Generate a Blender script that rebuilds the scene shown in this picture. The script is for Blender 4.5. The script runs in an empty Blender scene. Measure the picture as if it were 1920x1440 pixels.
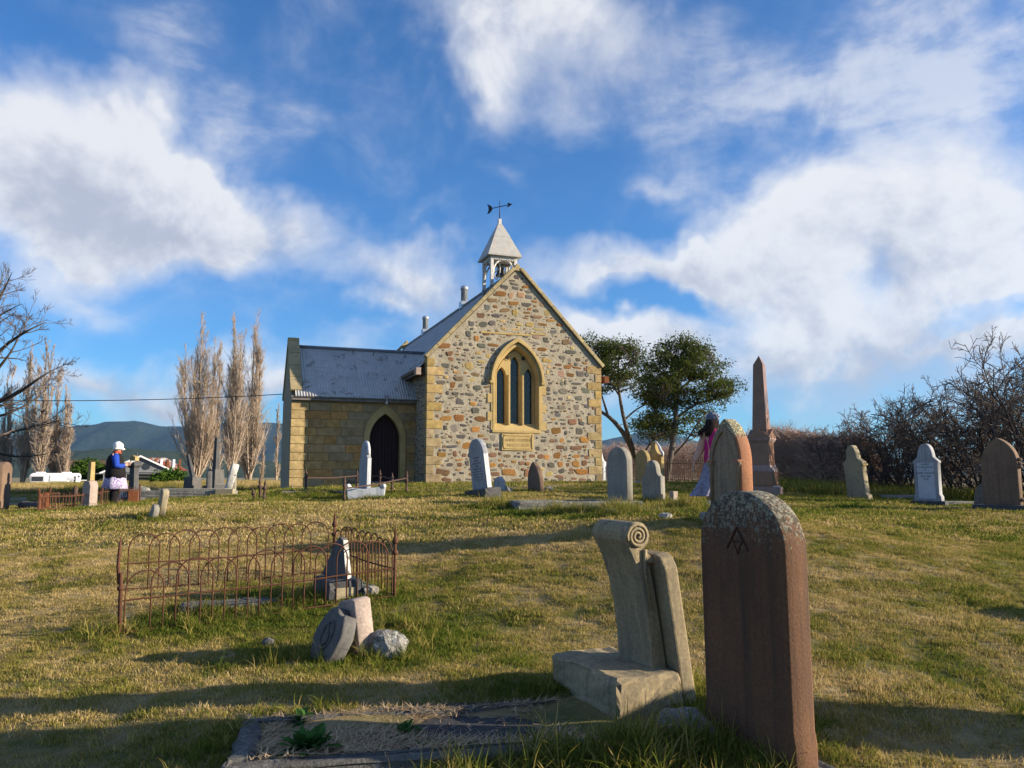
import bpy, bmesh, math, random
import numpy as np
from mathutils import Vector, Matrix, Euler

R = math.radians
rng = np.random.default_rng(11)
random.seed(11)
S = bpy.context.scene
C = S.collection

# ------------------------------------------------------------------ camera
EYE = 1.6                       # height of the lens above the ground it stands on
FPX = 1507.0                    # focal length in pixels of the 1920 px wide photograph
PITCH = math.atan((895 - 720) / FPX)
cam = bpy.data.cameras.new('camera')
cam.sensor_width = 36.0
cam.lens = 36.0 * FPX / 1920.0
cam.clip_start = 0.1
cam.clip_end = 40000
cam_o = bpy.data.objects.new('camera', cam)
cam_o.location = (0, 0, EYE)
cam_o.rotation_euler = (R(90) + PITCH, 0, 0)
C.objects.link(cam_o)
S.camera = cam_o

# ------------------------------------------------------------------ light
SUN_EL, SUN_AZ = 15.5, 93.5     # azimuth clockwise from +Y (north of the model)
sun = bpy.data.lights.new('sun', 'SUN')
sun.energy = 5.0
sun.angle = R(0.53)
sun.color = (1.0, 0.86, 0.66)
sun_o = bpy.data.objects.new('sun', sun)
sd = Vector((math.sin(R(SUN_AZ)) * math.cos(R(SUN_EL)), math.cos(R(SUN_AZ)) * math.cos(R(SUN_EL)), math.sin(R(SUN_EL))))
sun_o.rotation_euler = sd.to_track_quat('Z', 'Y').to_euler()
sun_o.location = (30, 0, 30)
C.objects.link(sun_o)

S.view_settings.view_transform = 'Standard'
S.view_settings.look = 'None'
S.view_settings.exposure = 1.2
S.view_settings.gamma = 1.0
S.view_settings.use_curve_mapping = False
S.cycles.use_denoising = True
S.cycles.max_bounces = 6
S.cycles.diffuse_bounces = 3
S.cycles.glossy_bounces = 2
S.cycles.transmission_bounces = 4
S.cycles.volume_bounces = 0
S.cycles.transparent_max_bounces = 8
S.cycles.caustics_reflective = False
S.cycles.caustics_refractive = False

# ------------------------------------------------------------------ world: Nishita sky with a layer of cloud
W = bpy.data.worlds.new('World')
S.world = W
W.use_nodes = True
wt = W.node_tree
wt.nodes.clear()
SKY_K = 0.052


def wn(kind, **kw):
    n = wt.nodes.new(kind)
    for k, v in kw.items():
        setattr(n, k, v)
    return n


def wm(op, a, b=None, c=None, clamp=False):
    n = wn('ShaderNodeMath', operation=op)
    n.use_clamp = clamp
    for i, x in enumerate((a, b, c)):
        if x is None:
            continue
        if isinstance(x, (int, float)):
            n.inputs[i].default_value = x
        else:
            wt.links.new(x, n.inputs[i])
    return n.outputs[0]


def wramp(x, lo, hi, a=0.0, b=1.0):
    n = wn('ShaderNodeMapRange', interpolation_type='SMOOTHSTEP')
    wt.links.new(x, n.inputs[0])
    n.inputs[1].default_value, n.inputs[2].default_value = lo, hi
    n.inputs[3].default_value, n.inputs[4].default_value = a, b
    return n.outputs[0]


sky = wn('ShaderNodeTexSky', sky_type='NISHITA', sun_disc=False)
sky.sun_elevation = R(SUN_EL)
sky.sun_rotation = R(SUN_AZ)
sky.altitude = 100
sky.air_density = 1.0
sky.dust_density = 0.35
sky.ozone_density = 3.0
tc = wn('ShaderNodeTexCoord')
nrm = wn('ShaderNodeVectorMath', operation='NORMALIZE')
wt.links.new(tc.outputs['Generated'], nrm.inputs[0])
sep = wn('ShaderNodeSeparateXYZ')
wt.links.new(nrm.outputs[0], sep.inputs[0])
X_, Y_, Z_ = sep.outputs
el = wm('ARCSINE', Z_)
az = wm('ARCTAN2', X_, Y_)
zc = wm('ADD', wm('MAXIMUM', Z_, 0.0), 0.16)
plane = wn('ShaderNodeCombineXYZ')          # the cloud deck seen in perspective
wt.links.new(wm('DIVIDE', X_, zc), plane.inputs[0])
wt.links.new(wm('DIVIDE', Y_, zc), plane.inputs[1])


def wnoise(vec, scale, detail, rough, dist=0.0, lac=2.0):
    n = wn('ShaderNodeTexNoise')
    wt.links.new(vec, n.inputs['Vector'])
    n.inputs['Scale'].default_value = scale
    n.inputs['Detail'].default_value = detail
    n.inputs['Roughness'].default_value = rough
    n.inputs['Distortion'].default_value = dist
    n.inputs['Lacunarity'].default_value = lac
    return n


ang = wn('ShaderNodeCombineXYZ')
wt.links.new(az, ang.inputs[0])
wt.links.new(el, ang.inputs[1])
warp = wnoise(ang.outputs[0], 7.0, 4, 0.55)
wsub = wn('ShaderNodeVectorMath', operation='SUBTRACT')
wt.links.new(warp.outputs['Color'], wsub.inputs[0])
wsub.inputs[1].default_value = (0.5, 0.5, 0.5)
wscl = wn('ShaderNodeVectorMath', operation='SCALE')
wt.links.new(wsub.outputs[0], wscl.inputs[0])
wscl.inputs['Scale'].default_value = 0.16
angw = wn('ShaderNodeVectorMath', operation='ADD')
wt.links.new(ang.outputs[0], angw.inputs[0])
wt.links.new(wscl.outputs[0], angw.inputs[1])


def sky_dir(u, v):
    d = Vector(((u - 960) / FPX, math.cos(PITCH) - (720 - v) / FPX * math.sin(PITCH), math.sin(PITCH) + (720 - v) / FPX * math.cos(PITCH))).normalized()
    return math.atan2(d.x, d.y), math.asin(d.z)


def blob(u, v, ru, rv, rot, k):
    """one bank of cloud: azimuth / elevation of its middle, its half sizes and its tilt"""
    a0, e0 = sky_dir(u, v)
    mp = wn('ShaderNodeMapping', vector_type='TEXTURE')
    mp.inputs['Location'].default_value = (a0, e0, 0)
    mp.inputs['Rotation'].default_value = (0, 0, R(-rot))
    mp.inputs['Scale'].default_value = (ru / FPX, rv / FPX, 1)
    wt.links.new(angw.outputs[0], mp.inputs['Vector'])
    g = wn('ShaderNodeTexGradient', gradient_type='SPHERICAL')
    wt.links.new(mp.outputs[0], g.inputs[0])
    return wm('MULTIPLY', g.outputs['Fac'], k)


def total(lst):
    s = lst[0]
    for x in lst[1:]:
        s = wm('ADD', s, x)
    return s


BANKS = [(70, 275, 470, 165, 19, 1.5), (330, 300, 190, 95, 32, .9), (340, 405, 480, 130, 3, 1.15), (30, 480, 170, 90, 10, .8),
         (1010, 20, 330, 190, 25, 1.15), (905, 140, 120, 90, 60, .6), (1650, 440, 430, 190, -8, 1.25), (1440, 440, 190, 130, -20, 1.2),
         (1195, 490, 260, 75, 4, 1.25), (1560, 665, 700, 130, 0, 1.15), (1130, 610, 230, 120, 20, 1.1), (1870, 520, 190, 160, 0, .9),
         (770, 535, 165, 110, 10, 1.1), (690, 585, 80, 40, 0, .7), (250, 715, 330, 60, -2, 1.0), (560, 700, 260, 60, 0, .8)]
VEIL = [(350, 110, 330, 120, 28, .75), (560, 165, 100, 80, 40, .6), (70, 105, 150, 60, 20, .5), (190, 545, 260, 75, 8, .8),
        (1490, 160, 540, 240, 8, .85), (1820, 150, 330, 330, 0, .85), (1430, 335, 240, 60, -18, .6), (800, 395, 120, 40, -15, .5),
        (950, 345, 90, 40, 30, .45), (560, 545, 160, 50, 0, .35), (1240, 330, 120, 30, -10, .4), (690, 640, 200, 40, -8, .7), (420, 250, 150, 90, 50, .5), (700, 170, 260, 90, 30, .3)]
GAPS = [(1190, 560, 200, 46, 8, 1.0), (1870, 590, 130, 34, -10, .8), (1780, 640, 90, 22, -20, .35), (560, 330, 150, 60, 25, .35)]
GREY = [(250, 420, 520, 125, 4, 1.15), (130, 350, 300, 70, 12, .3), (1600, 505, 360, 120, 0, .75), (1260, 505, 190, 50, 0, .8), (790, 570, 170, 70, 0, .75),
        (1680, 740, 620, 120, -3, 1.6), (1250, 660, 330, 70, 0, .55), (270, 722, 220, 46, 0, 1.3), (590, 720, 240, 40, 0, .9), (1010, 60, 240, 60, 10, .25), (300, 790, 900, 60, 0, .8)]
n_puff = wnoise(ang.outputs[0], 6.5, 13, 0.60, 0.3).outputs['Fac']
sunward = wn('ShaderNodeVectorMath', operation='ADD')
wt.links.new(ang.outputs[0], sunward.inputs[0])
sunward.inputs[1].default_value = (0.022, 0.020, 0)
n_lit = wnoise(sunward.outputs[0], 6.5, 9, 0.60, 0.3).outputs['Fac']
mp1 = wn('ShaderNodeMapping')
mp1.inputs['Rotation'].default_value = (0, 0, R(-24))
mp1.inputs['Scale'].default_value = (3.6, 9.5, 1)
wt.links.new(ang.outputs[0], mp1.inputs['Vector'])
n_streak = wnoise(mp1.outputs[0], 1.7, 11, 0.62, 0.3).outputs['Fac']
n_deck = wnoise(plane.outputs[0], 1.5, 9, 0.55, 0.3).outputs['Fac']
bank = wm('SUBTRACT', total([blob(*b) for b in BANKS]), total([blob(*b) for b in GAPS]))
veil = total([blob(*b) for b in VEIL])
# away from the banks the deck carries on as broken cloud at the level the sky in view has
spread = wramp(wm('ABSOLUTE', az), 0.62, 1.1)
bank = wm('ADD', bank, wm('MULTIPLY', spread, wramp(n_deck, .42, .75, 0, 1.1)))
d_bank = wm('ADD', bank, wm('MULTIPLY', wm('SUBTRACT', n_puff, 0.5), 1.5))
a_bank = wm('MAXIMUM', wm('MULTIPLY', wramp(d_bank, 0.30, 1.0), 0.95), wm('MULTIPLY', wramp(d_bank, -0.06, 1.05), 0.80))
d_veil = wm('MULTIPLY', veil, wramp(n_streak, 0.28, 0.72, 0.3, 1.0))
d_veil = wm('MULTIPLY', d_veil, wramp(n_puff, 0.3, 0.65, 0.45, 1.0))
a_veil = wm('MULTIPLY', wramp(d_veil, 0.02, 0.75), 0.64)
alpha = wm('SUBTRACT', 1.0, wm('MULTIPLY', wm('SUBTRACT', 1.0, wm('MULTIPLY', a_bank, 0.97)), wm('SUBTRACT', 1.0, a_veil)))
n_bot = wnoise(ang.outputs[0], 13.0, 7, 0.55, 0.4).outputs['Fac']
grey = wm('ADD', total([blob(*b) for b in GREY]), wm('MULTIPLY', wm('SUBTRACT', n_bot, 0.5), 1.7))
grey = wm('ADD', grey, wm('MULTIPLY', wm('SUBTRACT', n_lit, n_puff), 3.2))
grey = wramp(grey, -0.05, 1.25)
ccol = wn('ShaderNodeMix', data_type='RGBA')
wt.links.new(grey, ccol.inputs['Factor'])
ccol.inputs[6].default_value = (0.385 / SKY_K, 0.39 / SKY_K, 0.405 / SKY_K, 1)
ccol.inputs[7].default_value = (0.225 / SKY_K, 0.24 / SKY_K, 0.285 / SKY_K, 1)
tint = wn('ShaderNodeMix', data_type='RGBA', blend_type='MULTIPLY')
tint.inputs['Factor'].default_value = 1.0
wt.links.new(sky.outputs[0], tint.inputs[6])
tint.inputs[7].default_value = (0.62, 1.14, 1.66, 1)
cmix = wn('ShaderNodeMix', data_type='RGBA')
wt.links.new(alpha, cmix.inputs['Factor'])
wt.links.new(tint.outputs[2], cmix.inputs[6])
wt.links.new(ccol.outputs[2], cmix.inputs[7])
bg = wn('ShaderNodeBackground')
bg.inputs['Strength'].default_value = SKY_K
wt.links.new(cmix.outputs[2], bg.inputs['Color'])
wo = wn('ShaderNodeOutputWorld')
wt.links.new(bg.outputs[0], wo.inputs[0])
W.cycles.sampling_method = 'MANUAL'
W.cycles.sample_map_resolution = 512


# ------------------------------------------------------------------ surveying helpers (photo bearings + a distance -> a place)
def ray(u, v):
    a, b = (u - 960) / FPX, (720 - v) / FPX
    return Vector((a, math.cos(PITCH) - b * math.sin(PITCH), math.sin(PITCH) + b * math.cos(PITCH)))


def at(u, v, Y):
    d = ray(u, v)
    p = d * (Y / d.y)
    return Vector((p.x, p.y, p.z + EYE))


# ------------------------------------------------------------------ numpy noise
_tab = np.random.default_rng(5).random((256, 256))


def vnoise(x, y, seed=0):
    x = np.asarray(x, float) + seed * 17.13
    y = np.asarray(y, float) + seed * 31.7
    xi, yi = np.floor(x).astype(int), np.floor(y).astype(int)
    fx, fy = x - xi, y - yi
    fx, fy = fx * fx * (3 - 2 * fx), fy * fy * (3 - 2 * fy)
    a = _tab[xi % 256, yi % 256]
    b = _tab[(xi + 1) % 256, yi % 256]
    c = _tab[xi % 256, (yi + 1) % 256]
    d = _tab[(xi + 1) % 256, (yi + 1) % 256]
    return (a * (1 - fx) + b * fx) * (1 - fy) + (c * (1 - fx) + d * fx) * fy


def fbm(x, y, octs=4, seed=0, gain=0.5):
    s, a, t, f = 0, 1.0, 0, 1.0
    for o in range(octs):
        s = s + a * vnoise(np.asarray(x) * f, np.asarray(y) * f, seed + o * 3)
        t += a
        a *= gain
        f *= 2.03
    return s / t


# ------------------------------------------------------------------ ground height: a thin plate spline through surveyed points
CTRL = [(245, 1190, 7.5), (745, 1117, 8.6), (632, 1072, 10.1), (640, 1235, 6.6), (1160, 1345, 4.95), (1285, 1318, 5.3), (500, 1345, 4.95),
        (960, 1440, 4.42), (100, 1440, 4.5), (1850, 1440, 4.45), (1160, 958, 16), (1330, 980, 11), (1330, 954, 13.6), (1440, 931, 20),
        (798, 906, 28.9), (1128, 905, 31.3), (540, 918, 29.3), (903, 932, 18), (1003, 919, 22), (650, 940, 19), (570, 926, 21), (760, 926, 20.5),
        (490, 940, 17), (290, 967, 14), (210, 951, 20), (165, 950, 19), (250, 942, 22), (70, 961, 17.5), (8, 957, 20), (330, 936, 24), (405, 927, 28),
        (1615, 939, 19.5), (1745, 947, 18), (1880, 957, 16), (1800, 1130, 8), (1800, 1010, 12), (1500, 1120, 8), (100, 1080, 10), (450, 1010, 12), (900, 1060, 10), (900, 1220, 6.8)]
_cp = np.array([tuple(at(*c)) for c in CTRL] + [(-25, 52, EYE - 0.8), (-34, 60, EYE - 0.75), (-16, 54, EYE - 0.75), (-36, 80, EYE - 0.8), (-17, 36, EYE - 1.4), (-24, 39, EYE - 1.45), (-32, 42, EYE - 1.4), (-13, 40, EYE - 1.2), (0, 60, EYE - 0.7), (12, 40, EYE - 0.45),
                                                 (17, 28, EYE - 0.85), (28, 30, EYE - 1.3), (35, 45, EYE - 2.0), (10, 25, EYE - 0.4), (4, 0, EYE - 1.72), (-4, 0, EYE - 1.72), (0, -12, EYE - 2.0), (-14, 5, EYE - 1.75), (14, 5, EYE - 1.55), (-20, 12, EYE - 1.4)])


def _U(r2):
    return np.where(r2 > 0, 0.5 * r2 * np.log(np.maximum(r2, 1e-12)), 0)


_n = len(_cp)
_d2 = (_cp[:, None, 0] - _cp[None, :, 0]) ** 2 + (_cp[:, None, 1] - _cp[None, :, 1]) ** 2
_A = np.zeros((_n + 3, _n + 3))
_A[:_n, :_n] = _U(_d2) + 0.15 * np.eye(_n)
_A[:_n, _n] = 1
_A[:_n, _n + 1:] = _cp[:, :2]
_A[_n:, :_n] = _A[:_n, _n:].T
_w = np.linalg.solve(_A, np.concatenate([_cp[:, 2], [0, 0, 0]]))


def ground(x, y, fine=True):
    x = np.atleast_1d(np.asarray(x, float))
    y = np.atleast_1d(np.asarray(y, float))
    xc, yc = np.clip(x, -45, 45), np.clip(y, -15, 85)
    z = np.full(x.shape, _w[_n]) + _w[_n + 1] * xc + _w[_n + 2] * yc
    for i in range(_n):
        z = z + _w[i] * _U((xc - _cp[i, 0]) ** 2 + (yc - _cp[i, 1]) ** 2)
    far = np.clip((np.hypot(np.maximum(np.abs(x) - 30, 0), np.maximum(np.maximum(y - 60, -8 - y), 0))) / 60.0, 0, 1)
    far = far * far * (3 - 2 * far)
    z = z * (1 - far) + (EYE - 1.1) * far
    near = np.exp(-(np.hypot(x, y - 8) / 26.0) ** 4)
    if fine:
        z = z + near * (0.085 * (fbm(x * 1.1, y * 1.1, 3, 2) - 0.5) + 0.035 * (fbm(x * 5.0, y * 5.0, 2, 9) - 0.5)) + 0.10 * (1 - far) * (fbm(x * .35, y * .35, 2, 4) - 0.5)
    return z


def gz(x, y):
    return float(ground(x, y)[0])


def gp(u, Y, dz=0.0):
    """the point of the ground on the bearing of column u at distance Y"""
    z = EYE - 0.8
    for _ in range(4):
        dep = Y * math.cos(PITCH) + (z - EYE) * math.sin(PITCH)
        x = (u - 960) / FPX * dep
        z = gz(x, Y)
    return Vector((x, Y, z + dz))
# ------------------------------------------------------------------ materials
class NT:
    def __init__(self, name):
        self.m = bpy.data.materials.new(name)
        self.m.use_nodes = True
        self.t = self.m.node_tree
        self.t.nodes.clear()
        self.out = self.n('ShaderNodeOutputMaterial')
        self.tc = self.n('ShaderNodeTexCoord')
        self.oi = self.n('ShaderNodeObjectInfo')

    def n(self, kind, **kw):
        x = self.t.nodes.new(kind)
        for k, v in kw.items():
            setattr(x, k, v)
        return x

    def l(self, a, b):
        self.t.links.new(a, b)

    def coord(self, offset=True, stretch=(1, 1, 1)):
        mp = self.n('ShaderNodeMapping')
        self.l(self.tc.outputs['Object'], mp.inputs['Vector'])
        mp.inputs['Scale'].default_value = stretch
        if offset:
            k = self.n('ShaderNodeMath', operation='MULTIPLY')
            self.l(self.oi.outputs['Random'], k.inputs[0])
            k.inputs[1].default_value = 37.0
            cb = self.n('ShaderNodeCombineXYZ')
            for i in range(3):
                self.l(k.outputs[0], cb.inputs[i])
            self.l(cb.outputs[0], mp.inputs['Location'])
        return mp.outputs[0]

    def noise(self, vec, scale, detail=5, rough=.55, dist=0.0):
        x = self.n('ShaderNodeTexNoise')
        self.l(vec, x.inputs['Vector'])
        x.inputs['Scale'].default_value = scale
        x.inputs['Detail'].default_value = detail
        x.inputs['Roughness'].default_value = rough
        x.inputs['Distortion'].default_value = dist
        return x.outputs['Fac']

    def ramp(self, x, lo, hi, a=0.0, b=1.0):
        r = self.n('ShaderNodeMapRange')
        self.l(x, r.inputs[0])
        r.inputs[1].default_value, r.inputs[2].default_value, r.inputs[3].default_value, r.inputs[4].default_value = lo, hi, a, b
        return r.outputs[0]

    def mix(self, f, a, b, mode='MIX'):
        x = self.n('ShaderNodeMix', data_type='RGBA', blend_type=mode)
        for sock, v in ((x.inputs['Factor'], f), (x.inputs[6], a), (x.inputs[7], b)):
            if isinstance(v, (int, float)):
                sock.default_value = v
            elif isinstance(v, tuple):
                sock.default_value = v + (1,) if len(v) == 3 else v
            else:
                self.l(v, sock)
        return x.outputs[2]

    def math(self, op, a, b=None, clamp=False):
        x = self.n('ShaderNodeMath', operation=op)
        x.use_clamp = clamp
        for i, v in enumerate((a, b)):
            if v is None:
                continue
            if isinstance(v, (int, float)):
                x.inputs[i].default_value = v
            else:
                self.l(v, x.inputs[i])
        return x.outputs[0]

    def surf(self, col, rough=.9, bump=None, bdist=.01, bstr=.6, metal=0.0, spec=.3, emit=None):
        p = self.n('ShaderNodeBsdfPrincipled')
        for sock, v in (('Base Color', col), ('Roughness', rough), ('Metallic', metal)):
            if isinstance(v, tuple):
                p.inputs[sock].default_value = v + (1,)
            elif isinstance(v, (int, float)):
                p.inputs[sock].default_value = v
            else:
                self.l(v, p.inputs[sock])
        p.inputs['Specular IOR Level'].default_value = spec
        if bump is not None:
            b = self.n('ShaderNodeBump')
            b.inputs['Strength'].default_value = bstr
            b.inputs['Distance'].default_value = bdist
            self.l(bump, b.inputs['Height'])
            self.l(b.outputs[0], p.inputs['Normal'])
        self.l(p.outputs[0], self.out.inputs['Surface'])
        return self.m


def stone(name, c1, c2, scale=4.0, rough=.92, bump=.5, bdist=.012, speck=None, lichen=None, streak=None, objcol=False, fine=40, lich_top=None, blotch=None):
    """weathered stone: two tones in stains, fine grain, optional vertical run-off streaks, specks and lichen crusts"""
    k = NT(name)
    v = k.coord()
    a = k.noise(v, scale, 6, .6, .3)
    col = k.mix(k.ramp(a, .35, .65), c1, c2)
    if objcol:
        col = k.mix(1.0, k.oi.outputs['Color'], k.mix(k.ramp(a, .3, .7), (.68, .66, .64), (1.3, 1.3, 1.3)), 'MULTIPLY')
    g = k.noise(v, fine, 5, .65)
    col = k.mix(1.0, col, k.mix(k.ramp(g, .3, .7), (.72, .72, .72), (1.22, 1.22, 1.22)), 'MULTIPLY')
    if streak:
        vs = k.coord(stretch=(7, 7, .35))
        s = k.noise(vs, 2.2, 5, .6)
        col = k.mix(k.math('MULTIPLY', k.ramp(s, .45, .72), streak[1]), col, streak[0])
    if blotch:
        b = k.noise(v, blotch[1], 4, .6, .5)
        col = k.mix(k.math('MULTIPLY', k.ramp(b, blotch[2], blotch[2] + .12), blotch[3]), col, blotch[0])
    if speck:
        q = k.noise(v, speck[1], 3, .6)
        col = k.mix(k.ramp(q, speck[2], speck[2] + .05), col, speck[0])
    hgt = k.math('ADD', k.math('MULTIPLY', g, .5), a)
    if lichen:
        lc, lscale, lth, zlo, zhi = lichen
        pz = k.n('ShaderNodeSeparateXYZ')
        k.l(k.tc.outputs['Object'], pz.inputs[0])
        hi = k.ramp(pz.outputs[2], zlo, zhi)
        q = k.noise(v, lscale, 8, .68, .6)
        f = k.ramp(k.math('ADD', q, k.math('MULTIPLY', k.math('SUBTRACT', hi, 1.0), .5)), lth, lth + .06)
        col = k.mix(f, col, lc)
        q2 = k.noise(v, lscale * 1.7, 6, .7)
        f2 = k.ramp(k.math('ADD', q2, k.math('MULTIPLY', k.math('SUBTRACT', hi, 1.0), .6)), lth + .04, lth + .1)
        col = k.mix(f2, col, tuple(min(1, c * 1.7) for c in lc))
        dk = k.noise(v, lscale * .8, 6, .65)
        f3 = k.ramp(k.math('ADD', dk, k.math('MULTIPLY', k.math('SUBTRACT', hi, 1.0), .45)), lth + .02, lth + .1)
        col = k.mix(k.math('MULTIPLY', f3, .8), col, (.045, .045, .035))
        hgt = k.math('ADD', hgt, k.math('MULTIPLY', f, .6))
    return k.surf(col, rough, hgt, bdist, bump)


def plain(name, c, rough=.7, var=.18, scale=8, metal=0.0, bump=.25, bdist=.004, spec=.35):
    k = NT(name)
    v = k.coord()
    a = k.noise(v, scale, 6, .6, .2)
    g = k.noise(v, scale * 9, 3, .6)
    f = k.math('ADD', k.math('MULTIPLY', a, .7), k.math('MULTIPLY', g, .3))
    col = k.mix(k.ramp(f, .3, .7), tuple(x * (1 - var) for x in c), tuple(min(1, x * (1 + var)) for x in c))
    return k.surf(col, rough, f, bdist, bump, metal, spec)


M = {}
SAND = (.40, .275, .105)
M['mortar'] = stone('lime_mortar', (.375, .33, .245), (.295, .255, .19), 3.0, bump=1.0, bdist=.035, fine=26, blotch=((.255, .215, .155), 1.5, .52, .4), speck=((.20, .18, .15), 30, .66))
M['rubble'] = stone('rubble_stone', (1, 1, 1), (1, 1, 1), 9, objcol=True, bump=.8, bdist=.02, fine=55)
M['sand'] = stone('sandstone_block', (1, 1, 1), (1, 1, 1), 5, objcol=True, bump=.7, bdist=.015, fine=50, blotch=((.30, .15, .04), 3.2, .60, .4))
M['dressed'] = stone('dressed_sandstone', (.47, .345, .15), (.38, .27, .11), 2.5, bump=.35, bdist=.008, blotch=((.28, .19, .08), 4, .62, .35))
M['coping'] = stone('coping_stone', (.40, .32, .17), (.30, .24, .13), 3, bump=.6, bdist=.012, blotch=((.17, .14, .10), 5, .56, .6))
M['black_iron'] = plain('black_iron', (.025, .025, .03), .6)
M['rust'] = plain('rusty_iron', (.085, .034, .018), .9, .45, 22, bump=.6, bdist=.003)
M['rust2'] = plain('dark_rusty_iron', (.07, .042, .033), .9, .4, 22, bump=.6, bdist=.003)
M['rust3'] = plain('orange_rusty_iron', (.16, .055, .02), .95, .4, 15, bump=.6, bdist=.003)


def corrugated():
    k = NT('galvanised_iron')
    v = k.coord()
    a = k.noise(v, 1.3, 6, .6, .4)
    st = k.noise(k.coord(stretch=(9, .6, .6)), 1.2, 5, .6)
    col = k.mix(k.ramp(a, .3, .7), (.40, .395, .38), (.48, .47, .45))
    col = k.mix(k.math('MULTIPLY', k.ramp(st, .5, .75), .4), col, (.14, .15, .17))
    rr = k.noise(v, 2.1, 7, .7, .5)
    rs = k.noise(k.coord(stretch=(22, 5, 5)), 1.1, 4, .7)
    f = k.ramp(k.math('ADD', rr, k.math('MULTIPLY', rs, .45)), .775, .90)
    col = k.mix(k.math('MULTIPLY', f, .8), col, (.075, .034, .022))
    return k.surf(col, k.ramp(f, 0, 1, .42, .9), a, .003, .2, k.ramp(f, 0, 1, .25, 0), .4)


M['roof'] = corrugated()
M['galv'] = plain('galvanised_flue', (.42, .45, .48), .35, .2, 6, .55)
M['lead'] = stone('lead_grey_sheet', (.42, .415, .39), (.33, .33, .325), 4, .6, bump=.3, blotch=((.42, .33, .27), 7, .5, .7))
M['lead_dark'] = stone('dark_ridge_sheet', (.20, .21, .22), (.14, .15, .165), 4, .6, bump=.3)
M['white_wood'] = stone('flaking_white_paint', (.62, .60, .57), (.52, .49, .45), 9, .8, bump=.5, blotch=((.26, .22, .18), 11, .6, .75))
M['grey_wood'] = stone('weathered_fascia', (.20, .18, .17), (.13, .115, .105), 6, .85, streak=None, bump=.5)
M['pink_wood'] = stone('weathered_eaves_box', (.40, .30, .25), (.30, .22, .18), 8, .85)
M['door'] = plain('dark_red_door_board', (.030, .012, .012), .75, .35, 6)
M['dark_inside'] = plain('dark_interior_plaster', (.05, .05, .05), .95)


def leaded():
    k = NT('leaded_glass')
    v = k.coord(offset=False)
    a = k.noise(v, 5, 4, .6)
    col = k.mix(k.ramp(a, .4, .7), (.010, .016, .016), (.028, .045, .035))
    return k.surf(col, .12, k.noise(v, 14, 2, .5), .01, .35, 0, .5)


M['glass'] = leaded()
M['lead_line'] = plain('window_lead', (.09, .10, .10), .5)

# headstone stones
M['red_lichen'] = stone('red_sandstone_with_lichen', (.142, .070, .036), (.10, .052, .030), 2.2, bump=.55, bdist=.012, fine=70,
                        streak=((.05, .03, .022), .8), lichen=((.195, .185, .14), 44, .455, .45, 1.34))
M['scroll'] = stone('buff_carved_stone', (.31, .245, .14), (.24, .19, .115), 3, bump=.5, streak=((.115, .10, .078), .7), lichen=((.27, .255, .16), 15, .57, .5, 1.1))
M['buff'] = stone('buff_sandstone', (.32, .27, .175), (.25, .21, .14), 3, bump=.6, blotch=((.13, .12, .10), 5, .56, .6))
M['grey_head'] = stone('grey_lichened_sandstone', (.29, .27, .225), (.22, .205, .175), 2.5, bump=.5, streak=((.10, .095, .085), .5), speck=((.45, .43, .36), 34, .70))
M['dark_head'] = stone('dark_grey_slab', (.11, .105, .10), (.075, .072, .07), 3, bump=.5, streak=((.19, .18, .17), .35))
M['brown_head'] = stone('brown_sandstone', (.20, .13, .085), (.145, .095, .065), 2.5, bump=.5, streak=((.075, .057, .045), .6), lichen=((.22, .215, .13), 16, .56, .9, 1.6))
M['gothic'] = stone('pale_stone_in_red_frame', (.27, .205, .135), (.20, .155, .105), 2.2, bump=.5, streak=((.085, .07, .055), .75), lichen=((.30, .28, .17), 40, .52, .9, 1.38))
M['gothic_red'] = stone('salmon_sandstone', (.36, .165, .085), (.27, .125, .07), 3, bump=.5, lichen=((.36, .33, .20), 40, .42, .9, 1.25))
M['marble'] = stone('white_marble', (.66, .67, .68), (.55, .56, .58), 3, .7, bump=.25, streak=((.24, .25, .28), .75), speck=((.3, .3, .31), 16, .66))
M['marble_dark'] = stone('shaded_stained_marble', (.33, .34, .36), (.24, .25, .27), 3, .7, bump=.25, streak=((.13, .135, .15), .8))  # stain streaks over a grey that puts the faces' shade into the colour
M['granite'] = stone('polished_red_granite', (.225, .128, .078), (.18, .10, .064), 5, .32, bump=.06, speck=((.30, .19, .17), 90, .62), fine=120)
M['granite_base'] = stone('pale_granite_base', (.30, .22, .19), (.22, .15, .13), 5, .7, bump=.3)
M['bluestone'] = stone('dark_bluestone', (.075, .075, .078), (.05, .05, .052), 4, .8, bump=.7)
M['concrete'] = stone('lichened_kerb', (.235, .225, .20), (.15, .145, .13), 3.5, bump=.9, bdist=.02, lichen=((.32, .32, .28), 15, .56, -.2, .1))
M['kerb_dark'] = stone('mossy_kerb', (.115, .11, .10), (.075, .073, .067), 4, bump=.9, bdist=.02, blotch=((.21, .20, .19), 14, .57, .7))
M['rock'] = stone('lichened_rock', (.30, .29, .265), (.18, .175, .16), 4, bump=1.0, bdist=.03, lichen=((.42, .42, .38), 14, .55, -.2, .1))
M['broken_white'] = stone('broken_white_stone', (.60, .58, .53), (.45, .43, .39), 5, bump=.6, blotch=((.10, .10, .10), 13, .55, .85))
M['pink_stone'] = stone('pinkish_stone', (.40, .315, .26), (.31, .245, .21), 4, bump=.5, blotch=((.17, .14, .13), 7, .57, .7))
M['tan_stone'] = stone('tan_stone', (.38, .28, .12), (.27, .20, .09), 4, bump=.5)
M['slate'] = stone('cracked_dark_slab', (.030, .031, .033), (.046, .045, .044), 3, .85, bump=.6, bdist=.015, blotch=((.12, .10, .08), 8, .63, .6))
M['carve_shade'] = plain('recess_shade', (.025, .02, .018), .95)  # near-black colour standing for the shade inside carving and piercings
M['groove'] = plain('weathered_groove', (.10, .05, .032), .95)
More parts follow.
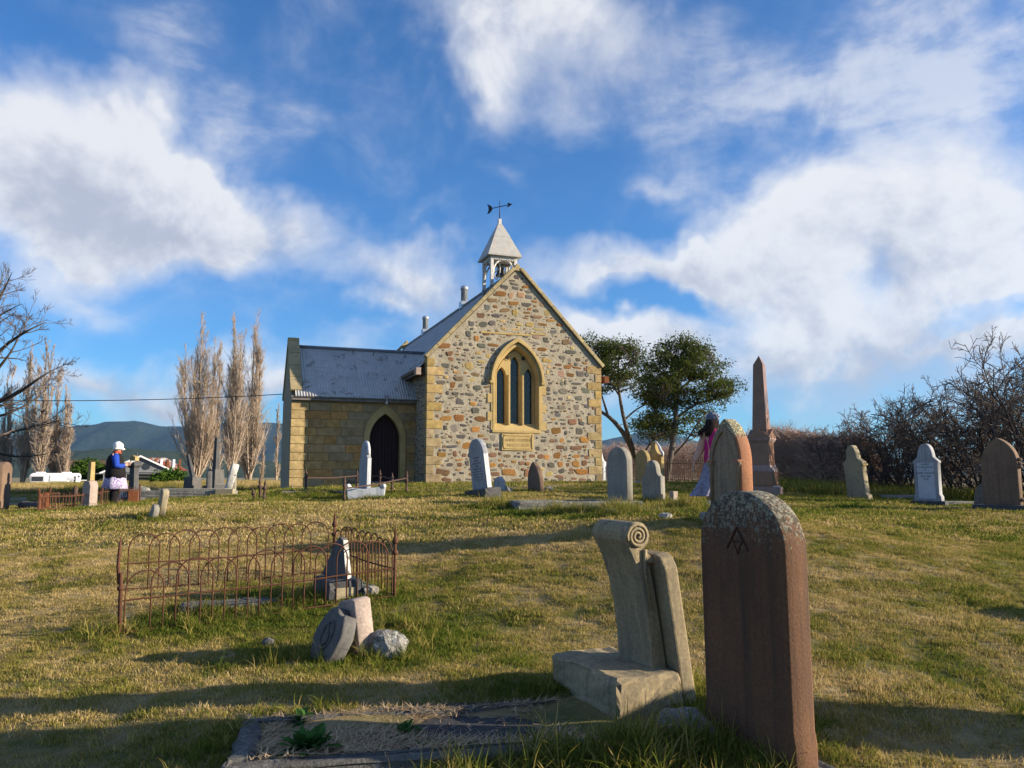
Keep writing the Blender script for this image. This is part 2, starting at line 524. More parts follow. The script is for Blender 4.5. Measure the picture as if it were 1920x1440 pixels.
M['ink'] = plain('dark_lead_lettering', (.03, .033, .04), .7)


def two_sided(name, ramp, trans=.35, rough=.8, attr='tint', per='bl'):
    """leaf / grass blade: colour by clump tint (+ a little per blade), diffuse with some light passing through"""
    k = NT(name)
    t = k.n('ShaderNodeAttribute', attribute_type='INSTANCER', attribute_name=attr)
    b = k.n('ShaderNodeAttribute', attribute_type='GEOMETRY', attribute_name=per)
    f = k.math('ADD', t.outputs['Fac'], k.math('MULTIPLY', k.math('SUBTRACT', b.outputs['Fac'], .5), .55))
    cr = k.n('ShaderNodeValToRGB')
    k.l(f, cr.inputs[0])
    e = cr.color_ramp.elements
    e[0].position, e[0].color = ramp[0][0], ramp[0][1] + (1,)
    e[1].position, e[1].color = ramp[-1][0], ramp[-1][1] + (1,)
    for p, c in ramp[1:-1]:
        x = e.new(p)
        x.color = c + (1,)
    d = k.n('ShaderNodeBsdfDiffuse')
    tr = k.n('ShaderNodeBsdfTranslucent')
    mx = k.n('ShaderNodeMixShader')
    mx.inputs[0].default_value = trans
    k.l(cr.outputs[0], d.inputs[0])
    k.l(cr.outputs[0], tr.inputs[0])
    k.l(d.outputs[0], mx.inputs[1])
    k.l(tr.outputs[0], mx.inputs[2])
    k.l(mx.outputs[0], k.out.inputs['Surface'])
    return k.m


GR = [(0.0, (.085, .125, .018)), (.3, (.18, .185, .034)), (.55, (.31, .25, .070)), (.8, (.43, .32, .13)), (1.0, (.54, .41, .21))]
M['grass'] = two_sided('grass_blade', GR)


def leafmat(name, c1, c2, trans=.3):
    k = NT(name)
    b = k.n('ShaderNodeAttribute', attribute_type='GEOMETRY', attribute_name='bl')
    col = k.mix(b.outputs['Fac'], c1, c2)
    d = k.n('ShaderNodeBsdfDiffuse')
    tr = k.n('ShaderNodeBsdfTranslucent')
    mx = k.n('ShaderNodeMixShader')
    mx.inputs[0].default_value = trans
    k.l(col, d.inputs[0])
    k.l(col, tr.inputs[0])
    k.l(d.outputs[0], mx.inputs[1])
    k.l(tr.outputs[0], mx.inputs[2])
    k.l(mx.outputs[0], k.out.inputs['Surface'])
    return k.m


M['acacia'] = leafmat('acacia_leaf', (.04, .06, .014), (.12, .14, .036))
M['shrub'] = leafmat('shrub_leaf', (.035, .075, .012), (.075, .13, .02))
M['weed'] = leafmat('weed_leaf', (.03, .085, .02), (.07, .15, .04))
M['bark'] = stone('grey_bark', (.115, .095, .078), (.07, .058, .048), 6, bump=.8, bdist=.03)
M['bark_dark'] = stone('dark_thorn_bark', (.060, .048, .042), (.042, .034, .030), 8, bump=.5)
M['twig_dark'] = plain('thorn_twig', (.095, .072, .060), .85, .3, 3)
M['twig_grey'] = plain('bare_grey_twig', (.12, .095, .085), .85, .3, 2)
M['twig_tan'] = plain('poplar_twig', (.40, .315, .24), .85, .35, .6)
M['twig_red'] = plain('hedge_twig', (.42, .28, .205), .9, .35, 1.0)
M['bark_tan'] = stone('poplar_bark', (.34, .26, .18), (.20, .15, .10), 3, bump=.8, bdist=.03)
M['straw'] = leafmat('dry_straw', (.30, .20, .12), (.56, .42, .26), .15)
# ------------------------------------------------------------------ mesh helpers
def ob(name, me, mat=None, parent=None, loc=None, rot=None):
    if mat is not None and not me.materials:
        me.materials.append(mat)
    o = bpy.data.objects.new(name, me)
    C.objects.link(o)
    if parent is not None:
        o.parent = parent
    if loc is not None:
        o.location = loc
    if rot is not None:
        o.rotation_euler = rot
    return o


def tag(o, label=None, cat=None, group=None, kind=None):
    for k, v in (('label', label), ('category', cat), ('group', group), ('kind', kind)):
        if v:
            o[k] = v
    return o


def thing(name, label, cat, loc, rotz=0.0, group=None, lean=(0, 0)):
    o = bpy.data.objects.new(name, None)
    o.empty_display_size = .2
    C.objects.link(o)
    o.location = loc
    o.rotation_euler = (lean[0], lean[1], rotz)
    return tag(o, label, cat, group)


def np_mesh(name, V, F, smooth=False, attr=None):
    """V (n,3), F (m,3|4) -> mesh; attr = per-vertex float 'bl'"""
    me = bpy.data.meshes.new(name)
    V = np.asarray(V, np.float32)
    F = np.asarray(F, np.int32)
    k = F.shape[1]
    me.vertices.add(len(V))
    me.vertices.foreach_set('co', V.ravel())
    me.loops.add(F.size)
    me.loops.foreach_set('vertex_index', F.ravel())
    me.polygons.add(len(F))
    me.polygons.foreach_set('loop_start', np.arange(0, F.size, k, dtype=np.int32))
    me.polygons.foreach_set('loop_total', np.full(len(F), k, np.int32))
    if smooth:
        me.polygons.foreach_set('use_smooth', np.ones(len(F), bool))
    if attr is not None:
        a = me.attributes.new('bl', 'FLOAT', 'POINT')
        a.data.foreach_set('value', np.asarray(attr, np.float32))
    me.update(calc_edges=True)
    return me


class MB:
    def __init__(self):
        self.bm = bmesh.new()

    def xf(self, vs, m):
        bmesh.ops.transform(self.bm, matrix=m, verts=vs)

    def box(self, c, s, rot=None):
        r = bmesh.ops.create_cube(self.bm, size=1.0)
        m = Matrix.Translation(c) @ (rot.to_matrix().to_4x4() if rot else Matrix.Identity(4)) @ Matrix.Diagonal((s[0], s[1], s[2], 1))
        self.xf(r['verts'], m)
        return self

    def frustum(self, z0, z1, a, b, c=(0, 0), c1=None):
        c1 = c1 or c
        vs = []
        for z, (sx, sy), cc in ((z0, a, c), (z1, b, c1)):
            for dx, dy in ((-1, -1), (1, -1), (1, 1), (-1, 1)):
                vs.append(self.bm.verts.new((cc[0] + dx * sx / 2, cc[1] + dy * sy / 2, z)))
        f = self.bm.faces.new
        f(vs[3::-1])
        f(vs[4:])
        for i in range(4):
            j = (i + 1) % 4
            f((vs[i], vs[j], vs[4 + j], vs[4 + i]))
        return self

    def prism(self, poly, axis, a, b):
        """extrude a 2D polygon along x / y / z between a and b (polygon axes: x->(y,z), y->(x,z), z->(x,y))"""
        def P(p, t):
            return {'x': (t, p[0], p[1]), 'y': (p[0], t, p[1]), 'z': (p[0], p[1], t)}[axis]
        A = [self.bm.verts.new(P(p, a)) for p in poly]
        B = [self.bm.verts.new(P(p, b)) for p in poly]
        fs = [self.bm.faces.new(A), self.bm.faces.new(B[::-1])]
        for i in range(len(poly)):
            j = (i + 1) % len(poly)
            fs.append(self.bm.faces.new((A[j], A[i], B[i], B[j])))
        bmesh.ops.recalc_face_normals(self.bm, faces=fs)
        return self

    def tube(self, pts, rad, n=8, cap=True):
        pts = [Vector(p) for p in pts]
        if isinstance(rad, (int, float)):
            rad = [rad] * len(pts)
        rings = []
        ref = None
        for i, p in enumerate(pts):
            t = (pts[min(i + 1, len(pts) - 1)] - pts[max(i - 1, 0)]).normalized()
            if ref is None:
                ref = t.orthogonal().normalized()
            u = (ref - t * ref.dot(t)).normalized()
            ref = u
            w = t.cross(u)
            rings.append([self.bm.verts.new(p + (u * math.cos(2 * math.pi * k / n) + w * math.sin(2 * math.pi * k / n)) * rad[i]) for k in range(n)])
        for a, b in zip(rings, rings[1:]):
            for k in range(n):
                j = (k + 1) % n
                self.bm.faces.new((a[k], a[j], b[j], b[k]))
        if cap:
            self.bm.faces.new(rings[0][::-1])
            self.bm.faces.new(rings[-1])
        return self

    def loft(self, rings, cap=True):
        R_ = [[self.bm.verts.new(p) for p in r] for r in rings]
        n = len(R_[0])
        for a, b in zip(R_, R_[1:]):
            for k in range(n):
                j = (k + 1) % n
                self.bm.faces.new((a[k], a[j], b[j], b[k]))
        if cap:
            self.bm.faces.new(R_[0][::-1])
            self.bm.faces.new(R_[-1])
        return self

    def lathe(self, prof, n=16, c=(0, 0, 0)):
        return self.loft([[(c[0] + r * math.cos(2 * math.pi * k / n), c[1] + r * math.sin(2 * math.pi * k / n), c[2] + z) for k in range(n)] for r, z in prof])

    def ico(self, c, s, sub=2, jit=.15, seed=0):
        r = bmesh.ops.create_icosphere(self.bm, subdivisions=sub, radius=1.0)
        rr = random.Random(seed)
        ph = [Vector((rr.gauss(0, 1), rr.gauss(0, 1), rr.gauss(0, 1))).normalized() for _ in range(9)]
        cut = [rr.uniform(.62, .95) for _ in ph]
        for v in r['verts']:
            d = v.co.normalized()
            m = 1.0
            for p, q in zip(ph, cut):
                dp = d.dot(p)
                if dp * m > q:
                    m = q / dp
            m *= 1 + rr.uniform(-jit, jit) * .35
            v.co = Vector((d.x * m * s[0] + c[0], d.y * m * s[1] + c[1], d.z * m * s[2] + c[2]))
        return self

    def mesh(self, name, bevel=0.0, smooth=False, seg=2, jitter=0.0, cuts=0):
        bm = self.bm
        bmesh.ops.recalc_face_normals(bm, faces=bm.faces[:])
        if bevel:
            es = [e for e in bm.edges if len(e.link_faces) == 2 and e.calc_face_angle(0) > R(28)]
            bmesh.ops.bevel(bm, geom=es, offset=bevel, segments=seg, profile=.6, affect='EDGES', clamp_overlap=True)
        if cuts:
            bmesh.ops.subdivide_edges(bm, edges=[e for e in bm.edges if e.calc_length() > .08], cuts=cuts, use_grid_fill=True)
        if jitter:
            rr = random.Random(len(bm.verts))
            for v in bm.verts:
                v.co += Vector((rr.uniform(-1, 1), rr.uniform(-1, 1), rr.uniform(-1, 1))) * jitter
        me = bpy.data.meshes.new(name)
        bm.to_mesh(me)
        bm.free()
        if smooth:
            for p in me.polygons:
                p.use_smooth = True
        return me

    def build(self, name, mat, parent=None, bevel=0.0, smooth=False, loc=None, rot=None, jitter=0.0, cuts=0):
        return ob(name, self.mesh(name, bevel, smooth, 2, jitter, cuts), mat, parent, loc, rot)


def _curve_mesh(cu, name):
    o = bpy.data.objects.new('tmp_outline', cu)
    C.objects.link(o)
    dg = bpy.context.evaluated_depsgraph_get()
    me = bpy.data.meshes.new_from_object(o.evaluated_get(dg), depsgraph=dg)
    me.name = name
    me.materials.clear()
    bm = bmesh.new()
    bm.from_mesh(me)
    bmesh.ops.remove_doubles(bm, verts=bm.verts[:], dist=1e-5)
    bmesh.ops.recalc_face_normals(bm, faces=bm.faces[:])
    bm.to_mesh(me)
    bm.free()
    bpy.data.objects.remove(o)
    bpy.data.curves.remove(cu)
    return me


def plate(name, loops, t, bevel=0.0, y=0.0):
    """slab with the outline loops[0] and holes loops[1:] in (x, z); its front face stands at local y, the slab goes back by t"""
    cu = bpy.data.curves.new(name, 'CURVE')
    cu.dimensions = '2D'
    cu.fill_mode = 'BOTH'
    cu.extrude = max(t / 2 - bevel, .0005)
    cu.bevel_depth = bevel
    cu.bevel_resolution = 1
    cu.offset = -bevel
    for lp in loops:
        sp = cu.splines.new('POLY')
        sp.points.add(len(lp) - 1)
        for p, q in zip(sp.points, lp):
            p.co = (q[0], q[1], 0, 1)
        sp.use_cyclic_u = True
    me = _curve_mesh(cu, name)
    me.transform(Matrix.Translation((0, y + t / 2, 0)) @ Matrix.Rotation(R(90), 4, 'X'))
    return me


def text_mesh(name, body, size, t=.002, align='CENTER'):
    cu = bpy.data.curves.new(name, 'FONT')
    cu.body = body
    cu.size = size
    cu.extrude = t
    cu.align_x = align
    cu.resolution_u = 2
    me = _curve_mesh(cu, name)
    me.transform(Matrix.Rotation(R(90), 4, 'X'))
    return me


def arch(w, zs, rise_k=1.0, n=14, x=0.0, z0=None):
    """outline of a pointed opening: half width w, springing zs, arcs of radius 2w*rise_k; closed at z0"""
    r = 2 * w * rise_k
    cx = r - w
    top = math.sqrt(max(r * r - cx * cx, 1e-9))
    a1 = math.atan2(top, cx)
    right = [(x - cx + r * math.cos(a1 * i / n), zs + r * math.sin(a1 * i / n)) for i in range(n + 1)]
    left = [(2 * x - p[0], p[1]) for p in right[-2::-1]]
    pts = right + left
    if z0 is not None:
        pts = [(x + w, z0)] + pts + [(x - w, z0)]
    return pts


def offset_arch(pts, d):
    """grow an outline outward by d (polygon offset, counter-clockwise)"""
    out = []
    n = len(pts)
    for i in range(n):
        a, b, c = Vector(pts[i - 1]), Vector(pts[i]), Vector(pts[(i + 1) % n])
        t1, t2 = (b - a), (c - b)
        n1 = Vector((t1.y, -t1.x)).normalized()
        n2 = Vector((t2.y, -t2.x)).normalized()
        m = (n1 + n2)
        m = m / max(m.length_squared, .25) * 2 * d if m.length > 1e-6 else n1 * d
        out.append((b.x + m.x, b.y + m.y))
    return out


# ------------------------------------------------------------------ the ground
def axis(lo, hi, step, far_lo, far_hi, g=1.17):
    a = list(np.arange(lo, hi + 1e-6, step))
    s, x = step, a[-1]
    while x < far_hi:
        s *= g
        x += s
        a.append(x)
    s, x = step, a[0]
    while x > far_lo:
        s *= g
        x -= s
        a.insert(0, x)
    return np.array(a)


GREEN = []                       # (x, y, radius, how much greener / longer) - filled in by the graves


def dryness(x, y):
    d = 0.60 + .62 * (fbm(x * .55, y * .55, 4, 1) - .5) + 1.0 * (fbm(x * 3.4, y * 3.4, 3, 6) - .5)
    d = d + .22 * np.exp(-(((x + 2.5) / 5.0) ** 2 + ((y - 12) / 4.0) ** 2)) - .16 * np.clip((x - 1.5) / 5, 0, 1)
    d = d + .10 * np.exp(-((y - 5.2) / 1.2) ** 2) * (x < 0)
    d = d - .22 * np.clip((y - 16) / 8, 0, 1)
    for gx, gy, r, k in GREEN:
        d = d - k * np.exp(-(((x - gx) ** 2 + (y - gy) ** 2) / (r * r)))
    return np.clip(d, 0, 1)


def build_ground():
    gx = axis(-16, 16, .17, -9000, 9000)
    gy = axis(2.5, 36, .17, -300, 14000)
    X, Y = np.meshgrid(gx, gy, indexing='ij')
    Z = ground(X.ravel(), Y.ravel())
    V = np.column_stack([X.ravel(), Y.ravel(), Z])
    nx, ny = len(gx), len(gy)
    i = (np.arange(nx - 1)[:, None] * ny + np.arange(ny - 1)[None, :]).ravel()
    F = np.column_stack([i, i + ny, i + ny + 1, i + 1])
    me = np_mesh('ground', V, F, True, dryness(V[:, 0], V[:, 1]))
    k = NT('turf')
    a = k.n('ShaderNodeAttribute', attribute_type='GEOMETRY', attribute_name='bl')
    v = k.coord(offset=False)
    f1 = k.noise(v, 14, 6, .65)
    f2 = k.noise(v, 90, 4, .7)
    fac = k.math('ADD', a.outputs['Fac'], k.math('ADD', k.math('MULTIPLY', k.math('SUBTRACT', f1, .5), .7), k.math('MULTIPLY', k.math('SUBTRACT', f2, .5), .9)))
    cr = k.n('ShaderNodeValToRGB')
    k.l(fac, cr.inputs[0])
    e = cr.color_ramp.elements
    e[0].position, e[0].color = 0.05, (.055, .065, .018, 1)
    e[1].position, e[1].color = 1.0, (.32, .24, .12, 1)
    for p, c in ((.35, (.12, .115, .036, 1)), (.65, (.21, .165, .07, 1))):
        x = e.new(p)
        x.color = c
    # beyond the yard: rough tan pasture
    sp = k.n('ShaderNodeSeparateXYZ')
    k.l(k.tc.outputs['Object'], sp.inputs[0])
    far = k.ramp(sp.outputs[1], 42, 55)
    pf = k.noise(v, .12, 5, .6)
    col = k.mix(far, cr.outputs[0], k.mix(k.ramp(pf, .4, .6), (.16, .145, .065), (.25, .185, .10)))
    k.surf(col, .95, f2, .02, .8)
    return tag(ob('ground', me, k.m), kind='structure')


build_ground()


# hills on the horizon: a forested range
def build_hills():
    prof = [(-1400, 842), (-700, 812), (-350, 815), (-100, 830), (60, 812), (130, 803), (180, 793), (230, 788), (262, 790), (300, 799), (345, 800), (420, 795), (500, 791), (600, 800), (700, 815),
            (800, 832), (960, 846), (1080, 838), (1150, 822), (1215, 808), (1290, 822), (1400, 846), (1600, 858), (1900, 862), (2400, 850), (3300, 866)]
    us = np.linspace(-1400, 3300, 420)
    vs = np.interp(us, [p[0] for p in prof], [p[1] for p in prof])
    D = 5200.0
    rows = []
    for j, (dy, hk) in enumerate(((-1900, -.02), (-1500, .10), (-1100, .24), (-750, .45), (-450, .68), (-200, .88), (0, 1.0), (400, .6), (1000, -.02))):
        x = (us - 960) / FPX * D * (1 + .4 * dy / D)
        h = (895 - vs) / FPX * D
        wob = 1 + (.22 * (fbm(us * .013 + j * .37, np.full_like(us, j * .8), 3, 3) - .5) if 0 < hk < 1 else 0)
        z = h * hk * wob + (fbm(us * .12, np.full_like(us, j), 3, 8) - .5) * 14 * (hk > .2)
        rows.append(np.column_stack([x, np.full_like(x, D + dy) + (fbm(us * .02, np.full_like(us, j * 2.), 2, 5) - .5) * 300, z + EYE - 2]))
    V = np.concatenate(rows)
    n, m = len(rows), len(us)
    i = (np.arange(n - 1)[:, None] * m + np.arange(m - 1)[None, :]).ravel()
    F = np.column_stack([i, i + 1, i + m + 1, i + m])
    k = NT('forested_hill')
    v = k.coord(offset=False)
    a = k.noise(v, .004, 6, .6)
    b = k.noise(v, .03, 4, .7)
    col = k.mix(k.ramp(a, .35, .65), (.014, .029, .028), (.024, .041, .036))
    col = k.mix(k.ramp(b, .5, .75), col, (.050, .062, .034))
    k.surf(col, 1.0, b, 12, 1.0, 0, 0)
    tag(ob('hills', np_mesh('hills', V, F, True), k.m), kind='structure')
    # lower wooded foothill, paler
    us2 = np.linspace(-700, 1500, 160)
    hz = np.interp(us2, [-700, 0, 60, 130, 220, 330, 430, 560, 900, 1100, 1500], [868, 862, 852, 846, 838, 846, 856, 868, 872, 878, 886])
    D2 = 2300.0
    rows = []
    for dy, hk in ((-500, -.05), (-300, .35), (-120, .8), (0, 1.0), (250, -.05)):
        h = (895 - hz) / FPX * D2
        rows.append(np.column_stack([(us2 - 960) / FPX * D2, np.full_like(us2, D2 + dy), h * hk + (fbm(us2 * .2, us2 * 0 + hk, 3, 2) - .5) * 5 + EYE - 2]))
    V = np.concatenate(rows)
    m = len(us2)
    i = (np.arange(4)[:, None] * m + np.arange(m - 1)[None, :]).ravel()
    k = NT('wooded_foothill')
    b = k.noise(k.coord(offset=False), .05, 5, .7)
    k.surf(k.mix(k.ramp(b, .35, .65), (.026, .045, .024), (.060, .072, .038)), 1.0, b, 6, 1.0, 0, 0)
    tag(ob('foothill', np_mesh('foothill', V, np.column_stack([i, i + 1, i + m + 1, i + m]), True), k.m), kind='structure')


build_hills()


# ------------------------------------------------------------------ branch generator (vectorised)
def _nz(a):
    return a / np.maximum(np.linalg.norm(a, axis=-1, keepdims=True), 1e-9)


def grow(P, Rd, n, ln, ang, up=0.0, curl=.15, rk=.55, t0=.2, t1=1.0, K=4, taper=.3, sd=.2, tdep=.5, flat=None, side=None):
    N, Kp, _ = P.shape
    idx = np.repeat(np.arange(N), n)
    t = rng.uniform(t0, t1, N * n)
    f = t * (Kp - 1)
    i = np.minimum(f.astype(int), Kp - 2)
    f = (f - i)[:, None]
    a, b = P[idx, i], P[idx, i + 1]
    base = a * (1 - f) + b * f
    tan = _nz(b - a)
    rb = Rd[idx, i] * (1 - f[:, 0]) + Rd[idx, i + 1] * f[:, 0]
    v = rng.normal(size=tan.shape)
    if flat:
        v[:, 2] *= flat
    if side is not None:
        v += np.array(side)
    v = _nz(v - tan * (v * tan).sum(1, keepdims=True))
    A = np.radians(ang) * rng.normal(1, sd, len(t))[:, None]
    d = np.cos(A) * tan + np.sin(A) * v
    d[:, 2] += up
    d = _nz(d)
    plen = np.linalg.norm(np.diff(P, axis=1), axis=2).sum(1)[idx]
    L = (plen * ln if ln > 0 else np.full(len(t), -ln)) * rng.uniform(.6, 1.25, len(t)) * (1 - tdep * t)
    pts = [base]
    cn = _nz(rng.normal(size=d.shape))
    for _ in range(K - 1):
        d = _nz(d + curl * cn + curl * .8 * rng.normal(size=d.shape) * .6 + np.array([0, 0, up * .35]))
        pts.append(pts[-1] + d * (L / (K - 1))[:, None])
    P2 = np.stack(pts, 1)
    R2 = (rb * rk)[:, None] * np.linspace(1, taper, K)[None, :]
    return P2, R2


def tubes(lst, sides=3, attr=False):
    """list of (P[N,K,3], R[N,K], sides) -> V, F"""
    VV, FF, off = [], [], 0
    for P, Rd, s in lst:
        N, K, _ = P.shape
        T = _nz(np.gradient(P, axis=1))
        ref = np.where(np.abs(T[:, :1, 2:3]) > .8, np.array([1.0, 0, 0]), np.array([0, 0, 1.0]))
        U = _nz(np.cross(T, ref))
        Wv = np.cross(T, U)
        a = np.arange(s) * 2 * np.pi / s
        V = P[:, :, None, :] + Rd[:, :, None, None] * (np.cos(a)[None, None, :, None] * U[:, :, None, :] + np.sin(a)[None, None, :, None] * Wv[:, :, None, :])
        base = (np.arange(N)[:, None, None] * K + np.arange(K - 1)[None, :, None]) * s
        k = np.arange(s)[None, None, :]
        k2 = (k + 1) % s
        F = np.stack([base + k, base + k2, base + s + k2, base + s + k], -1).reshape(-1, 4) + off
        VV.append(V.reshape(-1, 3))
        FF.append(F)
        off += N * K * s
    return np.concatenate(VV), np.concatenate(FF)


def poly(pts, r0, r1, K=None):
    """one branch given by hand -> (1,K,3),(1,K)"""
    pts = np.array(pts, float)
    K = K or len(pts) * 3
    t = np.linspace(0, len(pts) - 1, K)
    P = np.column_stack([np.interp(t, np.arange(len(pts)), pts[:, i]) for i in range(3)])
    P[1:-1] = .25 * P[:-2] + .5 * P[1:-1] + .25 * P[2:]
    return P[None], np.linspace(r0, r1, K)[None]


def leaf_quads(pts, size, n_each, spread, seed=0):
    spread = np.array(spread)
    r = np.random.default_rng(seed)
    c = np.repeat(pts, n_each, 0) + r.normal(size=(len(pts) * n_each, 3)) * spread
    a = _nz(r.normal(size=c.shape))
    b = _nz(np.cross(a, r.normal(size=c.shape)))
    s = (size * r.uniform(.5, 1.3, len(c)))[:, None]
    V = np.stack([c - a * s, c + b * s * .45, c + a * s, c - b * s * .45], 1).reshape(-1, 3)
    i = np.arange(len(c)) * 4
    F = np.column_stack([i, i + 1, i + 2, i + 3])
    shade = np.repeat(np.clip(np.repeat(r.random(len(pts)), n_each) * .6 + r.random(len(c)) * .4, 0, 1), 4)
    return V, F, shade


# ------------------------------------------------------------------ scattering clumps with geometry nodes
def clump(name, blades, rad, h, w, lean, mat, seed, segs=2):
    r = np.random.default_rng(seed)
    V, F, A = [], [], []
    for b in range(blades):
        q = r.uniform(0, 2 * np.pi)
        rr = rad * math.sqrt(r.random())
        base = np.array([rr * math.cos(q), rr * math.sin(q), -.01])
        d = r.uniform(0, 2 * np.pi)
        ln = h * r.uniform(.45, 1.15)
        le = lean * r.uniform(.2, 1.3)
        dirv = np.array([math.cos(d), math.sin(d), 0])
        e = r.uniform(0, 2 * np.pi)
        sidev = np.array([math.cos(e), math.sin(e), 0]) * w * r.uniform(.6, 1.2)
        i0 = len(V)
        for s in range(segs):
            t = s / segs
            p = base + np.array([0, 0, 1]) * ln * t * (1 - .3 * le * t) + dirv * ln * le * t * t
            V += [p - sidev * (1 - .5 * t), p + sidev * (1 - .5 * t)]
        p = base + np.array([0, 0, 1]) * ln * (1 - .3 * le) + dirv * ln * le
        V.append(p)
        for s in range(segs - 1):
            k = i0 + 2 * s
            F += [(k, k + 1, k + 3), (k, k + 3, k + 2)]
        k = i0 + 2 * (segs - 1)
        F.append((k, k + 1, k + 2))
        A += [r.random()] * (len(V) - i0)
    me = np_mesh(name, V, F, False, A)
    me.materials.append(mat)
    return me


def scatter(name, P, scale, tint, idx, protos):
    """one object: clumps instanced on points by geometry nodes"""
    n = len(P)
    me = bpy.data.meshes.new(name)
    me.vertices.add(n)
    me.vertices.foreach_set('co', np.asarray(P, np.float32).ravel())
    for nm, ty, val in (('scl', 'FLOAT', scale), ('tint', 'FLOAT', tint), ('idx', 'INT', idx)):
        a = me.attributes.new(nm, ty, 'POINT')
        a.data.foreach_set('value', np.asarray(val, np.int32 if ty == 'INT' else np.float32))
    a = me.attributes.new('rot', 'FLOAT_VECTOR', 'POINT')
    rot = np.zeros((n, 3), np.float32)
    rot[:, :2] = rng.normal(0, .12, (n, 2))
    rot[:, 2] = rng.uniform(0, 6.283, n)
    a.data.foreach_set('vector', rot.ravel())
    me.update()
    o = ob(name, me)
    col = bpy.data.collections.new(name + '_clumps')
    for i, pm in enumerate(protos):
        po = bpy.data.objects.new('clump_%02d_%s' % (i, name), pm)
        col.objects.link(po)
    ng = bpy.data.node_groups.new(name, 'GeometryNodeTree')
    ng.interface.new_socket('Geometry', in_out='INPUT', socket_type='NodeSocketGeometry')
    ng.interface.new_socket('Geometry', in_out='OUTPUT', socket_type='NodeSocketGeometry')
    gi, go = ng.nodes.new('NodeGroupInput'), ng.nodes.new('NodeGroupOutput')
    ci = ng.nodes.new('GeometryNodeCollectionInfo')
    ci.inputs['Collection'].default_value = col
    ci.inputs['Separate Children'].default_value = True
    ci.inputs['Reset Children'].default_value = True
    iop = ng.nodes.new('GeometryNodeInstanceOnPoints')
    iop.inputs['Pick Instance'].default_value = True

    def att(nm, ty):
        x = ng.nodes.new('GeometryNodeInputNamedAttribute')
        x.data_type = ty
        x.inputs['Name'].default_value = nm
        return x.outputs['Attribute']
    L = ng.links.new
    L(gi.outputs[0], iop.inputs['Points'])
    L(ci.outputs[0], iop.inputs['Instance'])
    L(att('idx', 'INT'), iop.inputs['Instance Index'])
    L(att('scl', 'FLOAT'), iop.inputs['Scale'])
    e2r = ng.nodes.new('FunctionNodeEulerToRotation')
    L(att('rot', 'FLOAT_VECTOR'), e2r.inputs[0])
    L(e2r.outputs[0], iop.inputs['Rotation'])
    L(iop.outputs[0], go.inputs[0])
    md = o.modifiers.new('scatter', 'NODES')
    md.node_group = ng
    return o
# ------------------------------------------------------------------ the church
CH_O = at(798.6, 906, 28.9)
CH_A = R(20)
CH_EX = Vector((math.cos(CH_A), math.sin(CH_A), 0))
CH_EY = Vector((-math.sin(CH_A), math.cos(CH_A), 0))
church = thing('church', 'small stone church with iron roof, side porch and timber bell turret', 'church', CH_O, CH_A)


def fw(u, v, yl=0.0):
    """photo bearing -> (x, z) on the church plane at depth yl behind its gable front"""
    d = ray(u, v)
    o = CH_O - Vector((0, 0, EYE))
    t = (o.dot(CH_EY) + yl) / d.dot(CH_EY)
    p = d * t - o
    return p.dot(CH_EX), p.z


PYF = 1.8
WID, EAV, RDG, XM = 6.97, 4.50, 8.14, 3.485
WIN = dict(x=3.47, zs=3.78, z0=1.95)
win_o = arch(.87, WIN['zs'], .86, 14, WIN['x'], WIN['z0'])

# --- gable front: bedding mortar with the window opening
fwall = ob('front_wall', plate('front_wall', [[(0, -.5), (WID, -.5), (WID, EAV), (XM, RDG), (0, EAV)], win_o], .45, 0, 0), M['mortar'], church)

